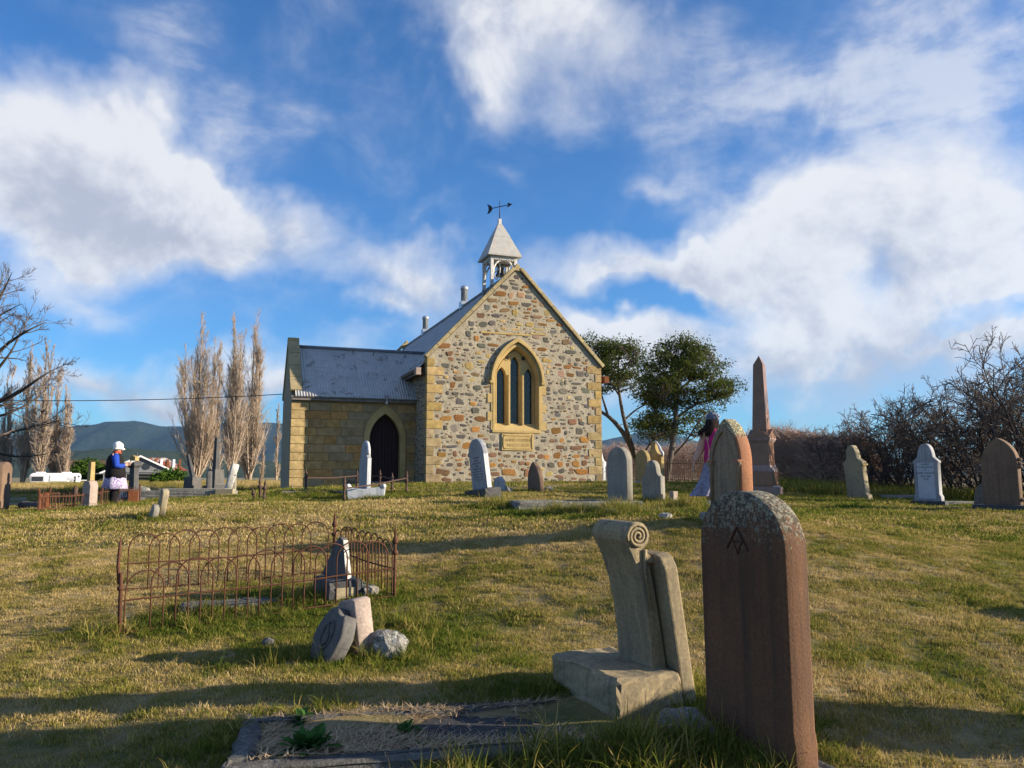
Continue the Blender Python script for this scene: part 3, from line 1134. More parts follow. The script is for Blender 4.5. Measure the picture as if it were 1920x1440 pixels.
COLS = {'G': (.125, .112, .098), 'L': (.21, .19, .16), 'O': (.35, .175, .048), 'B': (.215, .105, .034), 'P': (.205, .115, .068), 'K': (.18, .125, .070), 'Y': (.43, .31, .12), 'N': (.31, .20, .13)}
TR = {  # field stones as surveyed in four strips: (middle, size, colour)
    (780, 640, 10.667): [(575, 90, 250, 130, 'B'), (790, 65, 70, 60, 'G'), (905, 50, 70, 80, 'G'), (1095, 60, 70, 70, 'G'), (1310, 85, 180, 110, 'G'), (1550, 75, 190, 70, 'B'), (860, 140, 80, 35, 'P'), (1010, 170, 110, 50, 'G'), (670, 240, 140, 90, 'P'), (825, 265, 90, 45, 'K'), (950, 280, 100, 40, 'G'), (690, 355, 110, 80, 'P'), (855, 365, 90, 50, 'G'), (1140, 325, 60, 50, 'G'), (1265, 325, 70, 35, 'G'), (1245, 230, 110, 70, 'Y'), (1440, 290, 90, 90, 'Y'), (1060, 490, 160, 140, 'Y'), (590, 490, 160, 100, 'G'), (430, 500, 45, 35, 'G'), (740, 495, 50, 50, 'L'), (815, 520, 70, 50, 'G'), (1300, 410, 150, 55, 'Y'), (1270, 470, 100, 40, 'G'), (800, 620, 120, 50, 'O'), (985, 630, 70, 40, 'O'), (1190, 670, 160, 90, 'K'), (860, 750, 200, 100, 'K'), (1110, 768, 120, 60, 'Y'), (510, 835, 190, 110, 'G'), (730, 865, 110, 120, 'B'), (890, 880, 90, 80, 'G'), (1230, 930, 160, 90, 'G'), (1420, 910, 120, 50, 'P'), (1440, 1000, 90, 60, 'L'), (630, 1030, 60, 90, 'G'), (795, 1050, 130, 70, 'G'), (1070, 1065, 170, 70, 'G'), (440, 1135, 100, 35, 'G'), (700, 1130, 110, 30, 'G'), (895, 1205, 190, 140, 'G'), (1130, 1250, 130, 90, 'O'), (385, 1215, 60, 60, 'G'), (515, 1210, 110, 50, 'G'), (1290, 1265, 100, 60, 'L'), (1415, 1215, 40, 60, 'G'), (1080, 1165, 45, 38, 'G'), (1200, 1170, 50, 30, 'G'), (620, 1405, 110, 60, 'B'), (1190, 1385, 160, 110, 'G'), (750, 1360, 45, 38, 'G'), (850, 1320, 180, 25, 'L'), (1400, 1140, 80, 25, 'G'), (1340, 690, 70, 30, 'G')],
    (780, 775, 10.667): [(590, 100, 210, 110, 'O'), (860, 90, 210, 140, 'B'), (1290, 110, 200, 120, 'B'), (1105, 160, 50, 50, 'G'), (1100, 70, 60, 45, 'G'), (755, 295, 150, 140, 'L'), (590, 290, 70, 100, 'G'), (950, 240, 140, 50, 'G'), (985, 330, 70, 50, 'G'), (1215, 320, 220, 130, 'O'), (1465, 270, 60, 60, 'L'), (1455, 350, 60, 32, 'G'), (420, 455, 70, 90, 'G'), (560, 475, 100, 60, 'L'), (695, 465, 80, 50, 'P'), (880, 465, 190, 90, 'G'), (1110, 495, 90, 60, 'L'), (1300, 450, 120, 55, 'O'), (1390, 515, 100, 40, 'P'), (1540, 490, 110, 120, 'L'), (855, 580, 80, 40, 'O'), (1005, 645, 180, 120, 'O'), (730, 665, 220, 50, 'G'), (1465, 650, 100, 110, 'L'), (1610, 635, 110, 60, 'G'), (1615, 715, 70, 38, 'P'), (520, 825, 180, 100, 'O'), (780, 810, 80, 100, 'P'), (880, 780, 42, 42, 'P'), (965, 840, 90, 70, 'P'), (1085, 840, 70, 90, 'P'), (1540, 830, 170, 100, 'P'), (1685, 810, 60, 70, 'P'), (1830, 850, 140, 75, 'K'), (860, 930, 150, 38, 'O'), (665, 1025, 130, 70, 'G'), (625, 950, 80, 28, 'G'), (865, 1030, 110, 80, 'P'), (1025, 1005, 80, 110, 'G'), (1525, 1030, 150, 80, 'O'), (1700, 1040, 110, 75, 'P'), (1680, 940, 60, 50, 'O'), (520, 1180, 270, 140, 'P'), (1105, 1125, 80, 42, 'G'), (1110, 1220, 90, 55, 'O'), (1575, 1130, 190, 42, 'L'), (1575, 1210, 190, 75, 'P'), (1895, 1175, 300, 130, 'O'), (630, 1335, 200, 75, 'P'), (1060, 1320, 160, 35, 'G'), (910, 1195, 90, 50, 'G'), (780, 1220, 42, 48, 'G'), (850, 1125, 110, 25, 'O'), (850, 1330, 90, 50, 'K')],
    (960, 640, 10.667): [(440, 35, 240, 60, 'L'), (690, 15, 120, 42, 'G'), (900, 40, 110, 38, 'K'), (1060, 35, 110, 80, 'K'), (1180, 30, 80, 70, 'L'), (580, 160, 190, 85, 'B'), (820, 190, 130, 50, 'G'), (1175, 215, 200, 90, 'G'), (640, 280, 150, 35, 'G'), (695, 385, 200, 85, 'Y'), (1005, 330, 130, 80, 'G'), (1145, 370, 80, 80, 'L'), (1320, 370, 90, 80, 'K'), (930, 470, 140, 60, 'P'), (1110, 505, 180, 85, 'B'), (1320, 535, 200, 48, 'B'), (1460, 435, 100, 42, 'O'), (740, 510, 70, 60, 'Y'), (715, 620, 60, 85, 'Y'), (965, 645, 150, 130, 'N'), (1160, 670, 170, 85, 'B'), (1370, 650, 160, 110, 'G'), (1500, 665, 90, 90, 'L'), (765, 840, 80, 50, 'G'), (720, 960, 100, 80, 'G'), (715, 1045, 130, 45, 'G'), (1025, 995, 160, 130, 'L'), (1465, 985, 190, 120, 'L'), (1250, 935, 110, 45, 'G'), (1230, 1025, 100, 32, 'G'), (870, 1030, 80, 60, 'L'), (1330, 1135, 160, 105, 'L'), (970, 1150, 100, 70, 'G'), (850, 1165, 60, 42, 'G'), (1130, 1175, 90, 32, 'G'), (1000, 1320, 170, 85, 'L'), (1290, 1320, 110, 110, 'L'), (1500, 1300, 120, 80, 'G'), (1630, 1340, 50, 58, 'P'), (1000, 850, 60, 110, 'L'), (1075, 820, 42, 105, 'L'), (800, 1330, 80, 42, 'G'), (900, 1410, 90, 42, 'G'), (1060, 1395, 60, 42, 'B'), (1280, 845, 200, 48, 'G')],
    (960, 775, 10.667): [(920, 30, 110, 75, 'G'), (1330, 45, 80, 50, 'G'), (1210, 170, 170, 125, 'P'), (1400, 200, 120, 80, 'G'), (1530, 205, 100, 50, 'G'), (830, 120, 100, 42, 'O'), (880, 340, 210, 135, 'B'), (1015, 130, 100, 42, 'L'), (1020, 210, 110, 42, 'G'), (890, 200, 50, 58, 'G'), (760, 185, 100, 28, 'G'), (1050, 290, 60, 38, 'P'), (1190, 295, 80, 42, 'G'), (705, 360, 90, 80, 'G'), (1080, 390, 50, 78, 'G'), (1340, 360, 150, 125, 'G'), (1000, 540, 90, 85, 'O'), (800, 550, 120, 78, 'P'), (886, 545, 50, 70, 'G'), (1450, 530, 170, 135, 'O'), (1605, 545, 78, 115, 'G'), (620, 550, 110, 68, 'G'), (640, 480, 100, 32, 'G'), (1150, 560, 90, 50, 'G'), (1210, 485, 60, 32, 'G'), (1300, 490, 70, 50, 'G'), (500, 490, 42, 42, 'G'), (960, 680, 170, 75, 'P'), (1075, 722, 80, 55, 'G'), (1290, 695, 230, 95, 'P'), (1460, 665, 80, 50, 'P'), (1460, 735, 50, 55, 'K'), (500, 705, 100, 78, 'G'), (670, 730, 80, 50, 'G'), (400, 855, 120, 78, 'P'), (570, 860, 110, 98, 'P'), (695, 880, 115, 98, 'O'), (485, 790, 60, 40, 'P'), (895, 850, 160, 125, 'B'), (1065, 860, 60, 38, 'O'), (1290, 855, 140, 72, 'O'), (1410, 850, 70, 42, 'G'), (1490, 878, 105, 78, 'P'), (1615, 830, 70, 68, 'P'), (780, 1035, 140, 98, 'G'), (970, 1020, 110, 108, 'O'), (1110, 1030, 70, 78, 'P'), (1270, 1010, 150, 128, 'O'), (1440, 995, 110, 108, 'P'), (635, 1030, 50, 78, 'L'), (985, 1155, 130, 88, 'G'), (1180, 1130, 100, 58, 'P'), (1150, 1195, 60, 50, 'K'), (1410, 1175, 290, 112, 'O'), (735, 1215, 140, 88, 'Y'), (940, 1265, 160, 68, 'P'), (980, 1332, 110, 48, 'G'), (1245, 1305, 120, 50, 'P'), (1420, 1332, 140, 58, 'P'), (840, 1338, 110, 38, 'G'), (45, 970, 100, 50, 'O'), (195, 995, 130, 78, 'P'), (310, 1010, 90, 68, 'O'), (290, 1185, 90, 150, 'P'), (215, 1125, 60, 50, 'P'), (90, 1325, 200, 50, 'K'), (135, 795, 60, 32, 'G'), (70, 860, 60, 50, 'G'), (140, 870, 50, 42, 'G'), (250, 870, 60, 58, 'P')],
    (870, 490, 9.143): [(905, 270, 100, 95, 'G'), (820, 335, 120, 40, 'G'), (860, 390, 150, 55, 'G'), (685, 435, 150, 78, 'G'), (875, 462, 110, 68, 'G'), (990, 300, 42, 42, 'G'), (1060, 435, 120, 60, 'B'), (640, 555, 165, 105, 'B'), (530, 575, 60, 50, 'K'), (800, 585, 90, 105, 'N'), (965, 580, 125, 108, 'N'), (1130, 530, 160, 65, 'G'), (1120, 612, 130, 78, 'G'), (490, 670, 165, 88, 'K'), (675, 715, 90, 58, 'K'), (850, 720, 175, 78, 'B'), (1050, 742, 185, 78, 'G'), (1205, 690, 100, 48, 'B'), (1330, 740, 88, 95, 'N'), (690, 835, 165, 78, 'K'), (870, 880, 98, 98, 'Y'), (1080, 880, 130, 45, 'B'), (1230, 848, 100, 58, 'G'), (1420, 885, 115, 108, 'Y'), (280, 930, 140, 98, 'P'), (545, 930, 125, 78, 'G'), (1250, 952, 205, 60, 'P'), (1040, 975, 110, 40, 'P'), (130, 1070, 98, 88, 'G'), (325, 1085, 130, 118, 'G'), (480, 1055, 108, 98, 'G'), (1500, 1015, 155, 58, 'O'), (1340, 1085, 175, 58, 'B'), (1640, 1090, 105, 58, 'B'), (940, 1080, 110, 58, 'Y'), (1130, 1085, 140, 88, 'Y'), (660, 1020, 88, 48, 'Y'), (680, 1155, 88, 55, 'Y'), (870, 1165, 150, 45, 'Y'), (1290, 1172, 190, 48, 'Y'), (80, 1245, 98, 108, 'G'), (390, 1255, 98, 42, 'B'), (500, 1250, 60, 38, 'G'), (215, 1320, 88, 98, 'O'), (430, 1328, 78, 58, 'G'), (1540, 1210, 118, 68, 'G'), (1700, 1200, 95, 68, 'G'), (1750, 1380, 130, 95, 'K'), (1240, 1300, 125, 68, 'N'), (1400, 1340, 98, 85, 'G'), (600, 1335, 78, 48, 'N'), (770, 1270, 78, 38, 'P'), (1060, 1295, 88, 38, 'G'), (400, 790, 105, 100, 'L'), (540, 775, 78, 58, 'B'), (1530, 1150, 60, 32, 'G')],
}


def stone_proto(i):
    rr = random.Random(100 + i)
    n = rr.randint(8, 11)
    pts = []
    for k in range(n):
        a = 2 * math.pi * (k + rr.uniform(-.25, .25)) / n
        c, s = math.cos(a), math.sin(a)
        e = rr.uniform(.38, .85)
        x, z = math.copysign(abs(c) ** e, c) * .5, math.copysign(abs(s) ** e, s) * .5
        m = rr.uniform(.74, 1.08)
        pts.append((x * m, z * m))
    V, F = [], []
    for sc, y in ((1, .8), (.97, -.35), (.74, -1.0)):
        for p in pts:
            V.append((p[0] * sc + (rr.uniform(-.03, .03) if sc < .8 else 0), y + rr.uniform(-.22, .12) * (sc < .98), p[1] * sc))
    V.append((rr.uniform(-.1, .1), -1.1 + rr.uniform(-.2, .25), rr.uniform(-.1, .1)))
    me = bpy.data.meshes.new('stone')
    for j in range(2):
        for k in range(n):
            k2 = (k + 1) % n
            F.append((j * n + k, j * n + k2, (j + 1) * n + k2, (j + 1) * n + k))
    for k in range(n):
        F.append((2 * n + k, 2 * n + (k + 1) % n, 3 * n))
    me.from_pydata(V, [], F)
    me.materials.append(M['rubble'])
    return me


PROTO = [stone_proto(i) for i in range(16)]
rects = []
sk = random.Random(3)
for (u0, v0, sc), lst in TR.items():
    for cx, cy, w, h, col in lst:
        x, z = fw(u0 + cx / sc, v0 + cy / sc)
        x2, z2 = fw(u0 + (cx + w) / sc, v0 + (cy + h) / sc)
        w_, h_ = x2 - x, z - z2
        if z < .02:
            continue
        rects.append((x, z, w_, h_))
        o = ob('stone', PROTO[sk.randrange(16)], None, fwall, (x, .004, z), (sk.uniform(-.05, .05), sk.uniform(-.12, .12), sk.uniform(-.06, .06)))
        o.scale = (w_ * 1.24, sk.uniform(.008, .024), h_ * 1.2)
        c = COLS[col]
        j = sk.uniform(.66, 1.08)
        o.color = (c[0] * j * sk.uniform(.9, 1.1), c[1] * j, c[2] * j * sk.uniform(.85, 1.15), 1)


def rubble_fill(name, n, x0, x1, inside, rects_, mat_cols, parent, smin, smax, seed, plane='front', mats=None):
    """many small stones in one mesh, kept clear of the placed ones"""
    rr = random.Random(seed)
    V, F, col = [], [], []
    placed = list(rects_)
    tries = 0
    k_ = 0
    while k_ < n and tries < n * 60:
        tries += 1
        w = rr.uniform(smin, smax) * rr.uniform(.8, 1.5)
        h = w * rr.uniform(.35, .9)
        x, z = rr.uniform(x0, x1), rr.uniform(.02, 8)
        if not inside(x, z, w, h):
            continue
        if any(abs(x - a) < (w + c) / 2 + .015 and abs(z - b) < (h + d) / 2 + .012 for a, b, c, d in placed):
            continue
        placed.append((x, z, w, h))
        me = PROTO[rr.randrange(16)]
        off = len(V)
        d = rr.uniform(.008, .02)
        for v in me.vertices:
            V.append((x + v.co.x * w, v.co.y * d, z + v.co.z * h) if plane == 'front' else (v.co.y * d, x + v.co.x * w, z + v.co.z * h))
        for p in me.polygons:
            F.append([off + i for i in (p.vertices if plane == 'front' else reversed(p.vertices))])
        c = COLS[rr.choice(mat_cols)]
        j = rr.uniform(.75, 1.2)
        col += [(c[0] * j, c[1] * j, c[2] * j, 1)] * len(me.vertices)
        k_ += 1
    me = bpy.data.meshes.new(name)
    me.from_pydata(V, [], F)
    ca = me.color_attributes.new('tone', 'FLOAT_COLOR', 'POINT')
    ca.data.foreach_set('color', np.array(col, np.float32).ravel())
    return tag(ob(name, me, M['small_rubble'], parent), kind='stuff')


def _small():
    k = NT('small_rubble_stone')
    at_ = k.n('ShaderNodeAttribute', attribute_type='GEOMETRY', attribute_name='tone')
    v = k.coord()
    a = k.noise(v, 20, 6, .65)
    return k.surf(k.mix(1.0, at_.outputs['Color'], k.mix(k.ramp(a, .3, .7), (.65, .65, .65), (1.3, 1.3, 1.3)), 'MULTIPLY'), .92, a, .02, .8)


M['small_rubble'] = _small()


def gable_in(x, z, w, h):
    if x - w / 2 < .3 or x + w / 2 > WID - .3:
        return False
    if z + h / 2 > EAV + (XM - abs(x - XM)) * 1.045 - .22:
        return False
    if 2.3 < x + w / 2 and x - w / 2 < 4.62 and z > 1.15 and z < 3.9:
        return False
    return not (z < 5.65 and z > 3.8 and abs(x - 3.47) < 1.25 * (1 - max(0, z - 3.9) / 2.2))


rubble_fill('small_stones', 380, .3, 6.7, gable_in, rects, 'GGGLKKKYPB', fwall, .05, .16, 8)
# flat lintel band over the window
for a, b, zz in ((901, 994, 621), (994, 1023, 624)):
    x0, z0 = fw(a, zz)
    x1, z1 = fw(b, zz + 1.5)
    MB().box(((x0 + x1) / 2, 0, z0 - .03), (x1 - x0, .05, .07)).build('lintel_strip', M['dressed'], fwall, .006, jitter=.004, cuts=2)

# --- quoins at both corners of the front (they also return along the side walls)
for side in (0, 1):
    n = 14
    hq = (EAV + .04) / n
    for i in range(n):
        long = (i + side) % 2 == 0
        w = (.58 if long else .27) * random.uniform(.94, 1.06)
        dep = .30 if long else .5
        h = hq - .018
        x = -.012 if side == 0 else WID + .012 - w
        me = MB().box((x + w / 2, dep / 2 - .022, hq * (i + .5)), (w, dep, h)).mesh('quoin', .012, jitter=.004)
        me.materials.append(M['sand'])
        o = ob('quoin', me, None, fwall)
        j = random.uniform(.72, 1.1)
        low = i < 6
        c = (.31, .235, .12) if low else (.39, .275, .115)
        o.color = (c[0] * j, c[1] * j, c[2] * j * random.uniform(.85, 1.15), 1)

# --- side and rear walls
MB().box((.22, (.46 + 19.4) / 2, EAV / 2 - .25), (.44, 18.9, EAV + .5 - .02)).build('side_wall', M['mortar'], church)
sw = [c for c in church.children if c.name.startswith('side_wall')][0]
rubble_fill('side_stones', 150, .55, PYF - .05, lambda x, z, w, h: z + h / 2 < 4.1, [], 'GGKKPBGL', sw, .10, .26, 21, 'side')
MB().box((WID - .22, (.46 + 19.4) / 2, EAV / 2 - .25), (.44, 18.9, EAV + .5 - .02)).build('side_wall', M['mortar'], church)
ob('rear_wall', plate('rear_wall', [[(0, -.5), (WID, -.5), (WID, EAV), (XM, RDG), (0, EAV)]], .4, 0, 19.42), M['mortar'], church)
MB().box((WID / 2, -.12, -.06), (WID + .5, .24, .13)).build('footing', M['concrete'], church, .02, jitter=.006, cuts=2)


# --- gable coping, stone by stone
def coping_run(parent, A, B, n, y0, y1, th, gapx=.012):
    A, B = Vector(A), Vector(B)
    d = (B - A)
    L = d.length
    ang = math.atan2(d.y, d.x)
    for i in range(n):
        t0, t1 = L * i / n + gapx / 2, L * (i + 1) / n - gapx / 2
        c = A + d.normalized() * (t0 + t1) / 2
        me = MB().box((0, 0, 0), (t1 - t0, y1 - y0, th)).mesh('coping_stone', .014, jitter=.005)
        ob('coping_stone', me, M['coping'], parent, (c.x, (y0 + y1) / 2, c.y), (0, -ang, 0))


cop = ob('gable_coping', plate('gable_coping', [[(XM - .2, 8.06), (XM + .2, 8.06), (XM + .03, 8.33), (XM - .03, 8.33)]], .38, .01, -.07), M['coping'], church)
coping_run(cop, (-.06, EAV + .06), (XM - .13, RDG + .02), 8, -.075, .31, .13)
coping_run(cop, (XM + .13, RDG + .02), (WID + .10, EAV + .02), 8, -.10, .31, .13)
rc = ob('rear_coping', plate('rear_coping', [[(XM - .24, 8.0), (XM + .24, 8.0), (XM + .05, 8.45), (XM - .05, 8.45)]], .4, .01, 19.2), M['coping'], church)
coping_run(rc, (-.06, EAV + .08), (XM - .13, RDG + .1), 6, 19.2, 19.6, .16)
coping_run(rc, (XM + .13, RDG + .1), (WID + .06, EAV + .08), 6, 19.2, 19.6, .16)


# --- corrugated iron roofs, sheet by sheet
def sheet_mesh(L, Wd, pitch=.1, amp=.014):
    n = int(round(Wd / pitch)) * 6
    ys = np.linspace(0, Wd, n + 1)
    zs = amp * np.cos(ys / pitch * 2 * np.pi)
    xs = np.array([0, L * .5, L])
    V = np.array([(x, y, z + (.004 if x == L * .5 else 0)) for x in xs for y, z in zip(ys, zs)])
    m = n + 1
    i = (np.arange(2)[:, None] * m + np.arange(n)[None, :]).ravel()
    F = np.column_stack([i, i + m, i + m + 1, i + 1])
    me = np_mesh('roof_sheet', V, F, True)
    me.materials.append(M['roof'])
    return me


SL = math.atan2(1.05, 1)
slope_len = 3.86 / math.cos(SL)
main = ob('main_roof', MB().tube([(XM, .33, 8.125), (XM, 19.2, 8.125)], .085, 10).mesh('ridge_cap', 0, True), M['lead_dark'], church)
sh = sheet_mesh(slope_len, .8)
for i in range(24):
    y = .30 + i * .788
    wy = 1.0 if i < 23 else .9
    a = ob('roof_sheet', sh, None, main, (XM + .02, y + .8, 8.11 + .003 * (i % 2)), None)
    a.rotation_euler = (0, SL, R(180))
    a.scale.y = wy
    b = ob('roof_sheet', sh, None, main, (XM - .02, y, 8.11 + .003 * (i % 2)), (0, SL, 0))
    b.scale.y = wy
EZ = 8.12 - 1.05 * 3.84
for s in (-1, 1):
    xe = XM + s * (XM + .30)
    m = M['pink_wood'] if s < 0 else M['rust3']
    MB().box((xe, .22, EZ - .05), (.20, .30, .26)).build('eaves_box', m, church, .01)
    MB().box((xe, 9.8, EZ - .05), (.05, 18.7, .20)).build('fascia', M['grey_wood'], church)
    MB().tube([(xe + s * .08, .42, EZ + .0), (xe + s * .08, 19.0, EZ - .02)], .07, 8).build('gutter', M['grey_wood'], church, smooth=True)

# --- three-light window
wx, zs, z0 = WIN['x'], WIN['zs'], WIN['z0']
win = ob('gothic_window', plate('window_frame', [offset_arch(win_o, .10), win_o], .26, .012, -.035), M['dressed'], church)
# splayed inner reveal
inner = arch(.79, zs, .86, 14, wx, z0 + .12)
bm = MB()
bm.loft([[(p[0], -.0, p[1]) for p in win_o], [(p[0], .27, p[1]) for p in inner]], cap=False)
bm.build('reveal', M['dressed'], win)


def light(x, w, zsp, zb, k=1.15):
    return arch(w, zsp, k, 10, x, zb)


lights = [light(wx - .555, .175, 4.02, 2.2, 1.05), light(wx, .185, 4.42, 2.2, 1.2), light(wx + .555, .175, 4.02, 2.2, 1.05)]
ob('tracery', plate('tracery', [inner] + lights, .12, .025, .22), M['dressed'], win)
ob('tracery', plate('tracery', [inner] + [offset_arch(l, -.0) for l in lights], .12, 0, .345), M['dressed'], win)
for s in (-1, 1):                      # quatrefoils between the lights: dark discs painted for the shade of piercings
    cx, cz = wx + s * .33, 4.72
    b = MB()
    for k in range(4):
        a = math.pi / 4 + k * math.pi / 2
        b.tube([(cx + .045 * math.cos(a), .205, cz + .045 * math.sin(a)), (cx + .045 * math.cos(a), .217, cz + .045 * math.sin(a))], .034, 10)
    b.build('quatrefoil_shade', M['carve_shade'], win)
    MB().tube([(cx + .105 * math.cos(a), .212, cz + .105 * math.sin(a)) for a in [i * 2 * math.pi / 20 for i in range(21)]], .012, 6).build('roundel', M['dressed'], win, smooth=True)
for s in (-1, 1):                      # mullions stand proud of the tracery
    MB().prism([(wx + s * .278 - .075, .215), (wx + s * .278 - .03, .09), (wx + s * .278 + .03, .09), (wx + s * .278 + .075, .215)], 'z', 2.17, 4.05).build('mullion', M['dressed'], win, .008)
for l, nm in zip(lights, 'abc'):
    g = ob('pane', plate('pane', [offset_arch(l, .02)], .012, 0, .40), M['glass'], win)
    b = MB()
    xs_ = [p[0] for p in l]
    x0, x1 = min(xs_), max(xs_)
    zt = max(p[1] for p in l)
    stepx = (x1 - x0) / 2.0
    k = -16
    while k < 18:
        for sg in (1, -1):             # diamond leading, clipped to the light
            pts = []
            for t in np.linspace(2.2, zt, 60):
                x = x0 + k * stepx + sg * (t - 2.2) / 1.55
                hw = None
                if x0 + .004 < x < x1 - .004:
                    zlim = zt - (abs(x - (x0 + x1) / 2) / ((x1 - x0) / 2)) ** 1.7 * (zt - (4.02 if nm != 'b' else 4.42))
                    if t < zlim:
                        pts.append((x, .397, t))
            if len(pts) > 1:
                b.tube([pts[0], pts[-1]], .0035, 4)
        k += 1
    for zz in (2.75, 3.3, 3.85):
        b.tube([(x0, .394, zz), (x1, .394, zz)], .007, 4)
    b.build('leading', M['lead_line'], win)
sl = MB().prism([(-.05, 1.86), (-.05, 1.95), (.235, 2.215), (.30, 2.215), (.30, 1.86)], 'x', wx - .985, wx + .93)
sl.build('sill', M['dressed'], win, .008)
# hood mould with two label stops
ho = arch(1.07, zs, .86, 16, wx)
hi_ = arch(.965, zs, .86, 16, wx)
hm = ob('hood_mould', plate('hood_mould', [ho + hi_[::-1]], .15, .02, -.125), M['dressed'], win)
for s in (-1, 1):
    MB().box((wx + s * 1.03, -.06, zs - .04), (.17, .16, .10)).build('label_stop', M['dressed'], win, .02)
# jamb stones keyed into the rubble
zz = z0
i = 0
while zz < zs - .1:
    h = .34
    for s in (-1, 1):
        w = .22 if (i + (s > 0)) % 2 else .08
        MB().box((wx + s * (.955 + w / 2), .05, zz + h / 2), (w, .15, h - .012)).build('jamb_stone', M['dressed'], win, .008)
    zz += h
    i += 1

# --- date stone below the window
px0, px1, pz0, pz1 = 2.85, 4.12, 1.20, 1.83
plq = ob('date_stone', plate('date_stone', [[(px0, pz0), (px1, pz0), (px1, pz1), (px0, pz1)]], .09, .01, -.045), M['dressed'], church)
b = MB()
for x in (px0 + .07, px1 - .07):
    b.box((x, -.055, (pz0 + pz1) / 2), (.028, .022, pz1 - pz0 - .26))
for z in (pz0 + .075, pz1 - .075):
    b.box(((px0 + px1) / 2, -.055, z), (px1 - px0 - .26, .022, .024))
b.build('moulded_border', M['dressed'], plq, .006)
b = MB()
for x in (px0 + .075, px1 - .075):
    for z in (pz0 + .085, pz1 - .085):
        for sg in (1, -1):
            b.box((x, -.047, z + sg * .022), (.055, .01, .018), Euler((0, sg * R(45), 0)))
b.build('corner_shade', M['carve_shade'], plq)  # dark chevrons: shadows of the moulded frame put into colour
for s, zt in (('ANNO DOMINI', 1.535), ('MDCCCXLVI', 1.345)):
    me = text_mesh('carved_lettering', s, .152, .002)
    me.transform(Matrix.Translation(((px0 + px1) / 2, -.0465, zt)))
    me.materials.append(M['letter'] if 'letter' in M else plain('carved_letter', (.21, .145, .06), .9))
    ob('carved_lettering', me, None, plq)

# --- bell turret on the ridge
bt = ob('bell_turret', MB().box((XM, 2.08, 8.98), (1.12, 1.12, .10)).mesh('bell_turret', .01), M['white_wood'], church)
for sx in (-1, 1):
    for sy in (-1, 1):
        x, y = XM + sx * .5, 2.08 + sy * .5
        rz = 8.12 - 1.05 * .5
        MB().box((x, y, (rz - .05 + 8.93) / 2 + .12), (.125, .125, 8.93 - rz - .2)).build('post', M['white_wood'], bt, .008)
        MB().box((x, y, rz + .09), (.15, .15, .28)).build('post_foot', M['lead_dark'], bt, .006)
for sx in (-1, 1):                         # curved braces on all four sides
    for face in range(4):
        pts = []
        for k in range(9):
            a = k / 8 * math.pi / 2
            q = .42 - .34 * math.sin(a) if k else .42
            r_ = .44 - .36 * (1 - math.cos(a))
            zz_ = 8.33 + .55 * math.sin(a) * (1 if k else 1)
            pts.append((sx * (.44 - .36 * (1 - math.cos(a))), zz_))
        P3 = []
        for x, z in pts:
            P3.append({0: (XM + x, 2.08 - .5, z), 1: (XM + x, 2.08 + .5, z), 2: (XM - .5, 2.08 + x, z), 3: (XM + .5, 2.08 + x, z)}[face])
        MB().tube(P3, [.035, .04, .03, .045, .03, .05, .035, .04, .05], 5).build('brace', M['white_wood'], bt)
for face in range(4):                      # scalloped valance under the eaves
    b = MB()
    for k in range(10):
        t = -.45 + .1 * k
        c = {0: (XM + t, 2.08 - .555, 8.90), 1: (XM + t, 2.08 + .555, 8.90), 2: (XM - .555, 2.08 + t, 8.90), 3: (XM + .555, 2.08 + t, 8.90)}[face]
        n_ = [(c[0], c[1], c[2] + .09), (c[0], c[1], c[2])]
        b.box((c[0], c[1], c[2] + .05), (.085, .02, .10) if face < 2 else (.02, .085, .10))
        b.box((c[0], c[1], c[2]), (.05, .02, .05) if face < 2 else (.02, .05, .05), Euler((0, R(45), 0)) if face < 2 else Euler((R(45), 0, 0)))
    b.build('valance', M['white_wood'], bt)
tr_ = MB().frustum(9.03, 9.10, (1.42, 1.42), (1.42, 1.42), (XM, 2.08)).frustum(9.10, 9.92, (1.40, 1.40), (.70, .70), (XM, 2.08)).frustum(9.925, 10.53, (.715, .715), (.16, .16), (XM, 2.08)).build('turret_roof', M['lead'], bt)
MB().box((XM, 2.08, 10.62), (.13, .13, .26)).build('finial_block', M['white_wood'], bt, .01)
MB().lathe([(.02, .42), (.10, .40), (.14, .28), (.17, .12), (.24, .0), (.22, -.01)], 16, (XM + .06, 2.08, 8.36)).build('bell', M['dark_inside'], bt, smooth=True)
MB().tube([(XM - .1, 2.08 + .36 * math.cos(a), 8.58 + .36 * math.sin(a)) for a in [k * 2 * math.pi / 24 for k in range(25)]], .022, 6).box((XM - .1, 2.08, 8.58), (.03, .72, .035)).box((XM - .1, 2.08, 8.58), (.03, .035, .72)).build('bell_wheel', M['white_wood'], bt)
MB().box((XM, 2.08, 8.83), (.9, .10, .10)).build('headstock', M['grey_wood'], bt)
# weather vane
vz = 11.28
va = R(-52)
vane = ob('weather_vane', MB().tube([(XM, 2.08, 10.8), (XM, 2.08, vz + .26)], [.022, .012], 8).mesh('rod', 0, True), M['black_iron'], church)
vd = Vector((math.cos(va), math.sin(va)))


def vane_piece(name, outline):
    me = plate(name, [outline], .012, 0, -.006)
    o = ob(name, me, M['black_iron'], vane, (XM, 2.08, vz), (0, 0, va))
    return o


MB().tube([(-.36, 0, 0), (.42, 0, 0)], .017, 6).build('arm', M['black_iron'], vane, loc=(XM, 2.08, vz), rot=(0, 0, va))
vane_piece('arrow_tail', [(-.34, .0), (-.44, .13), (-.56, .19), (-.62, .20), (-.55, .08), (-.55, -.08), (-.62, -.20), (-.50, -.19), (-.40, -.11)])
vane_piece('arrowhead', [(.62, 0), (.36, .11), (.42, 0), (.36, -.11)])
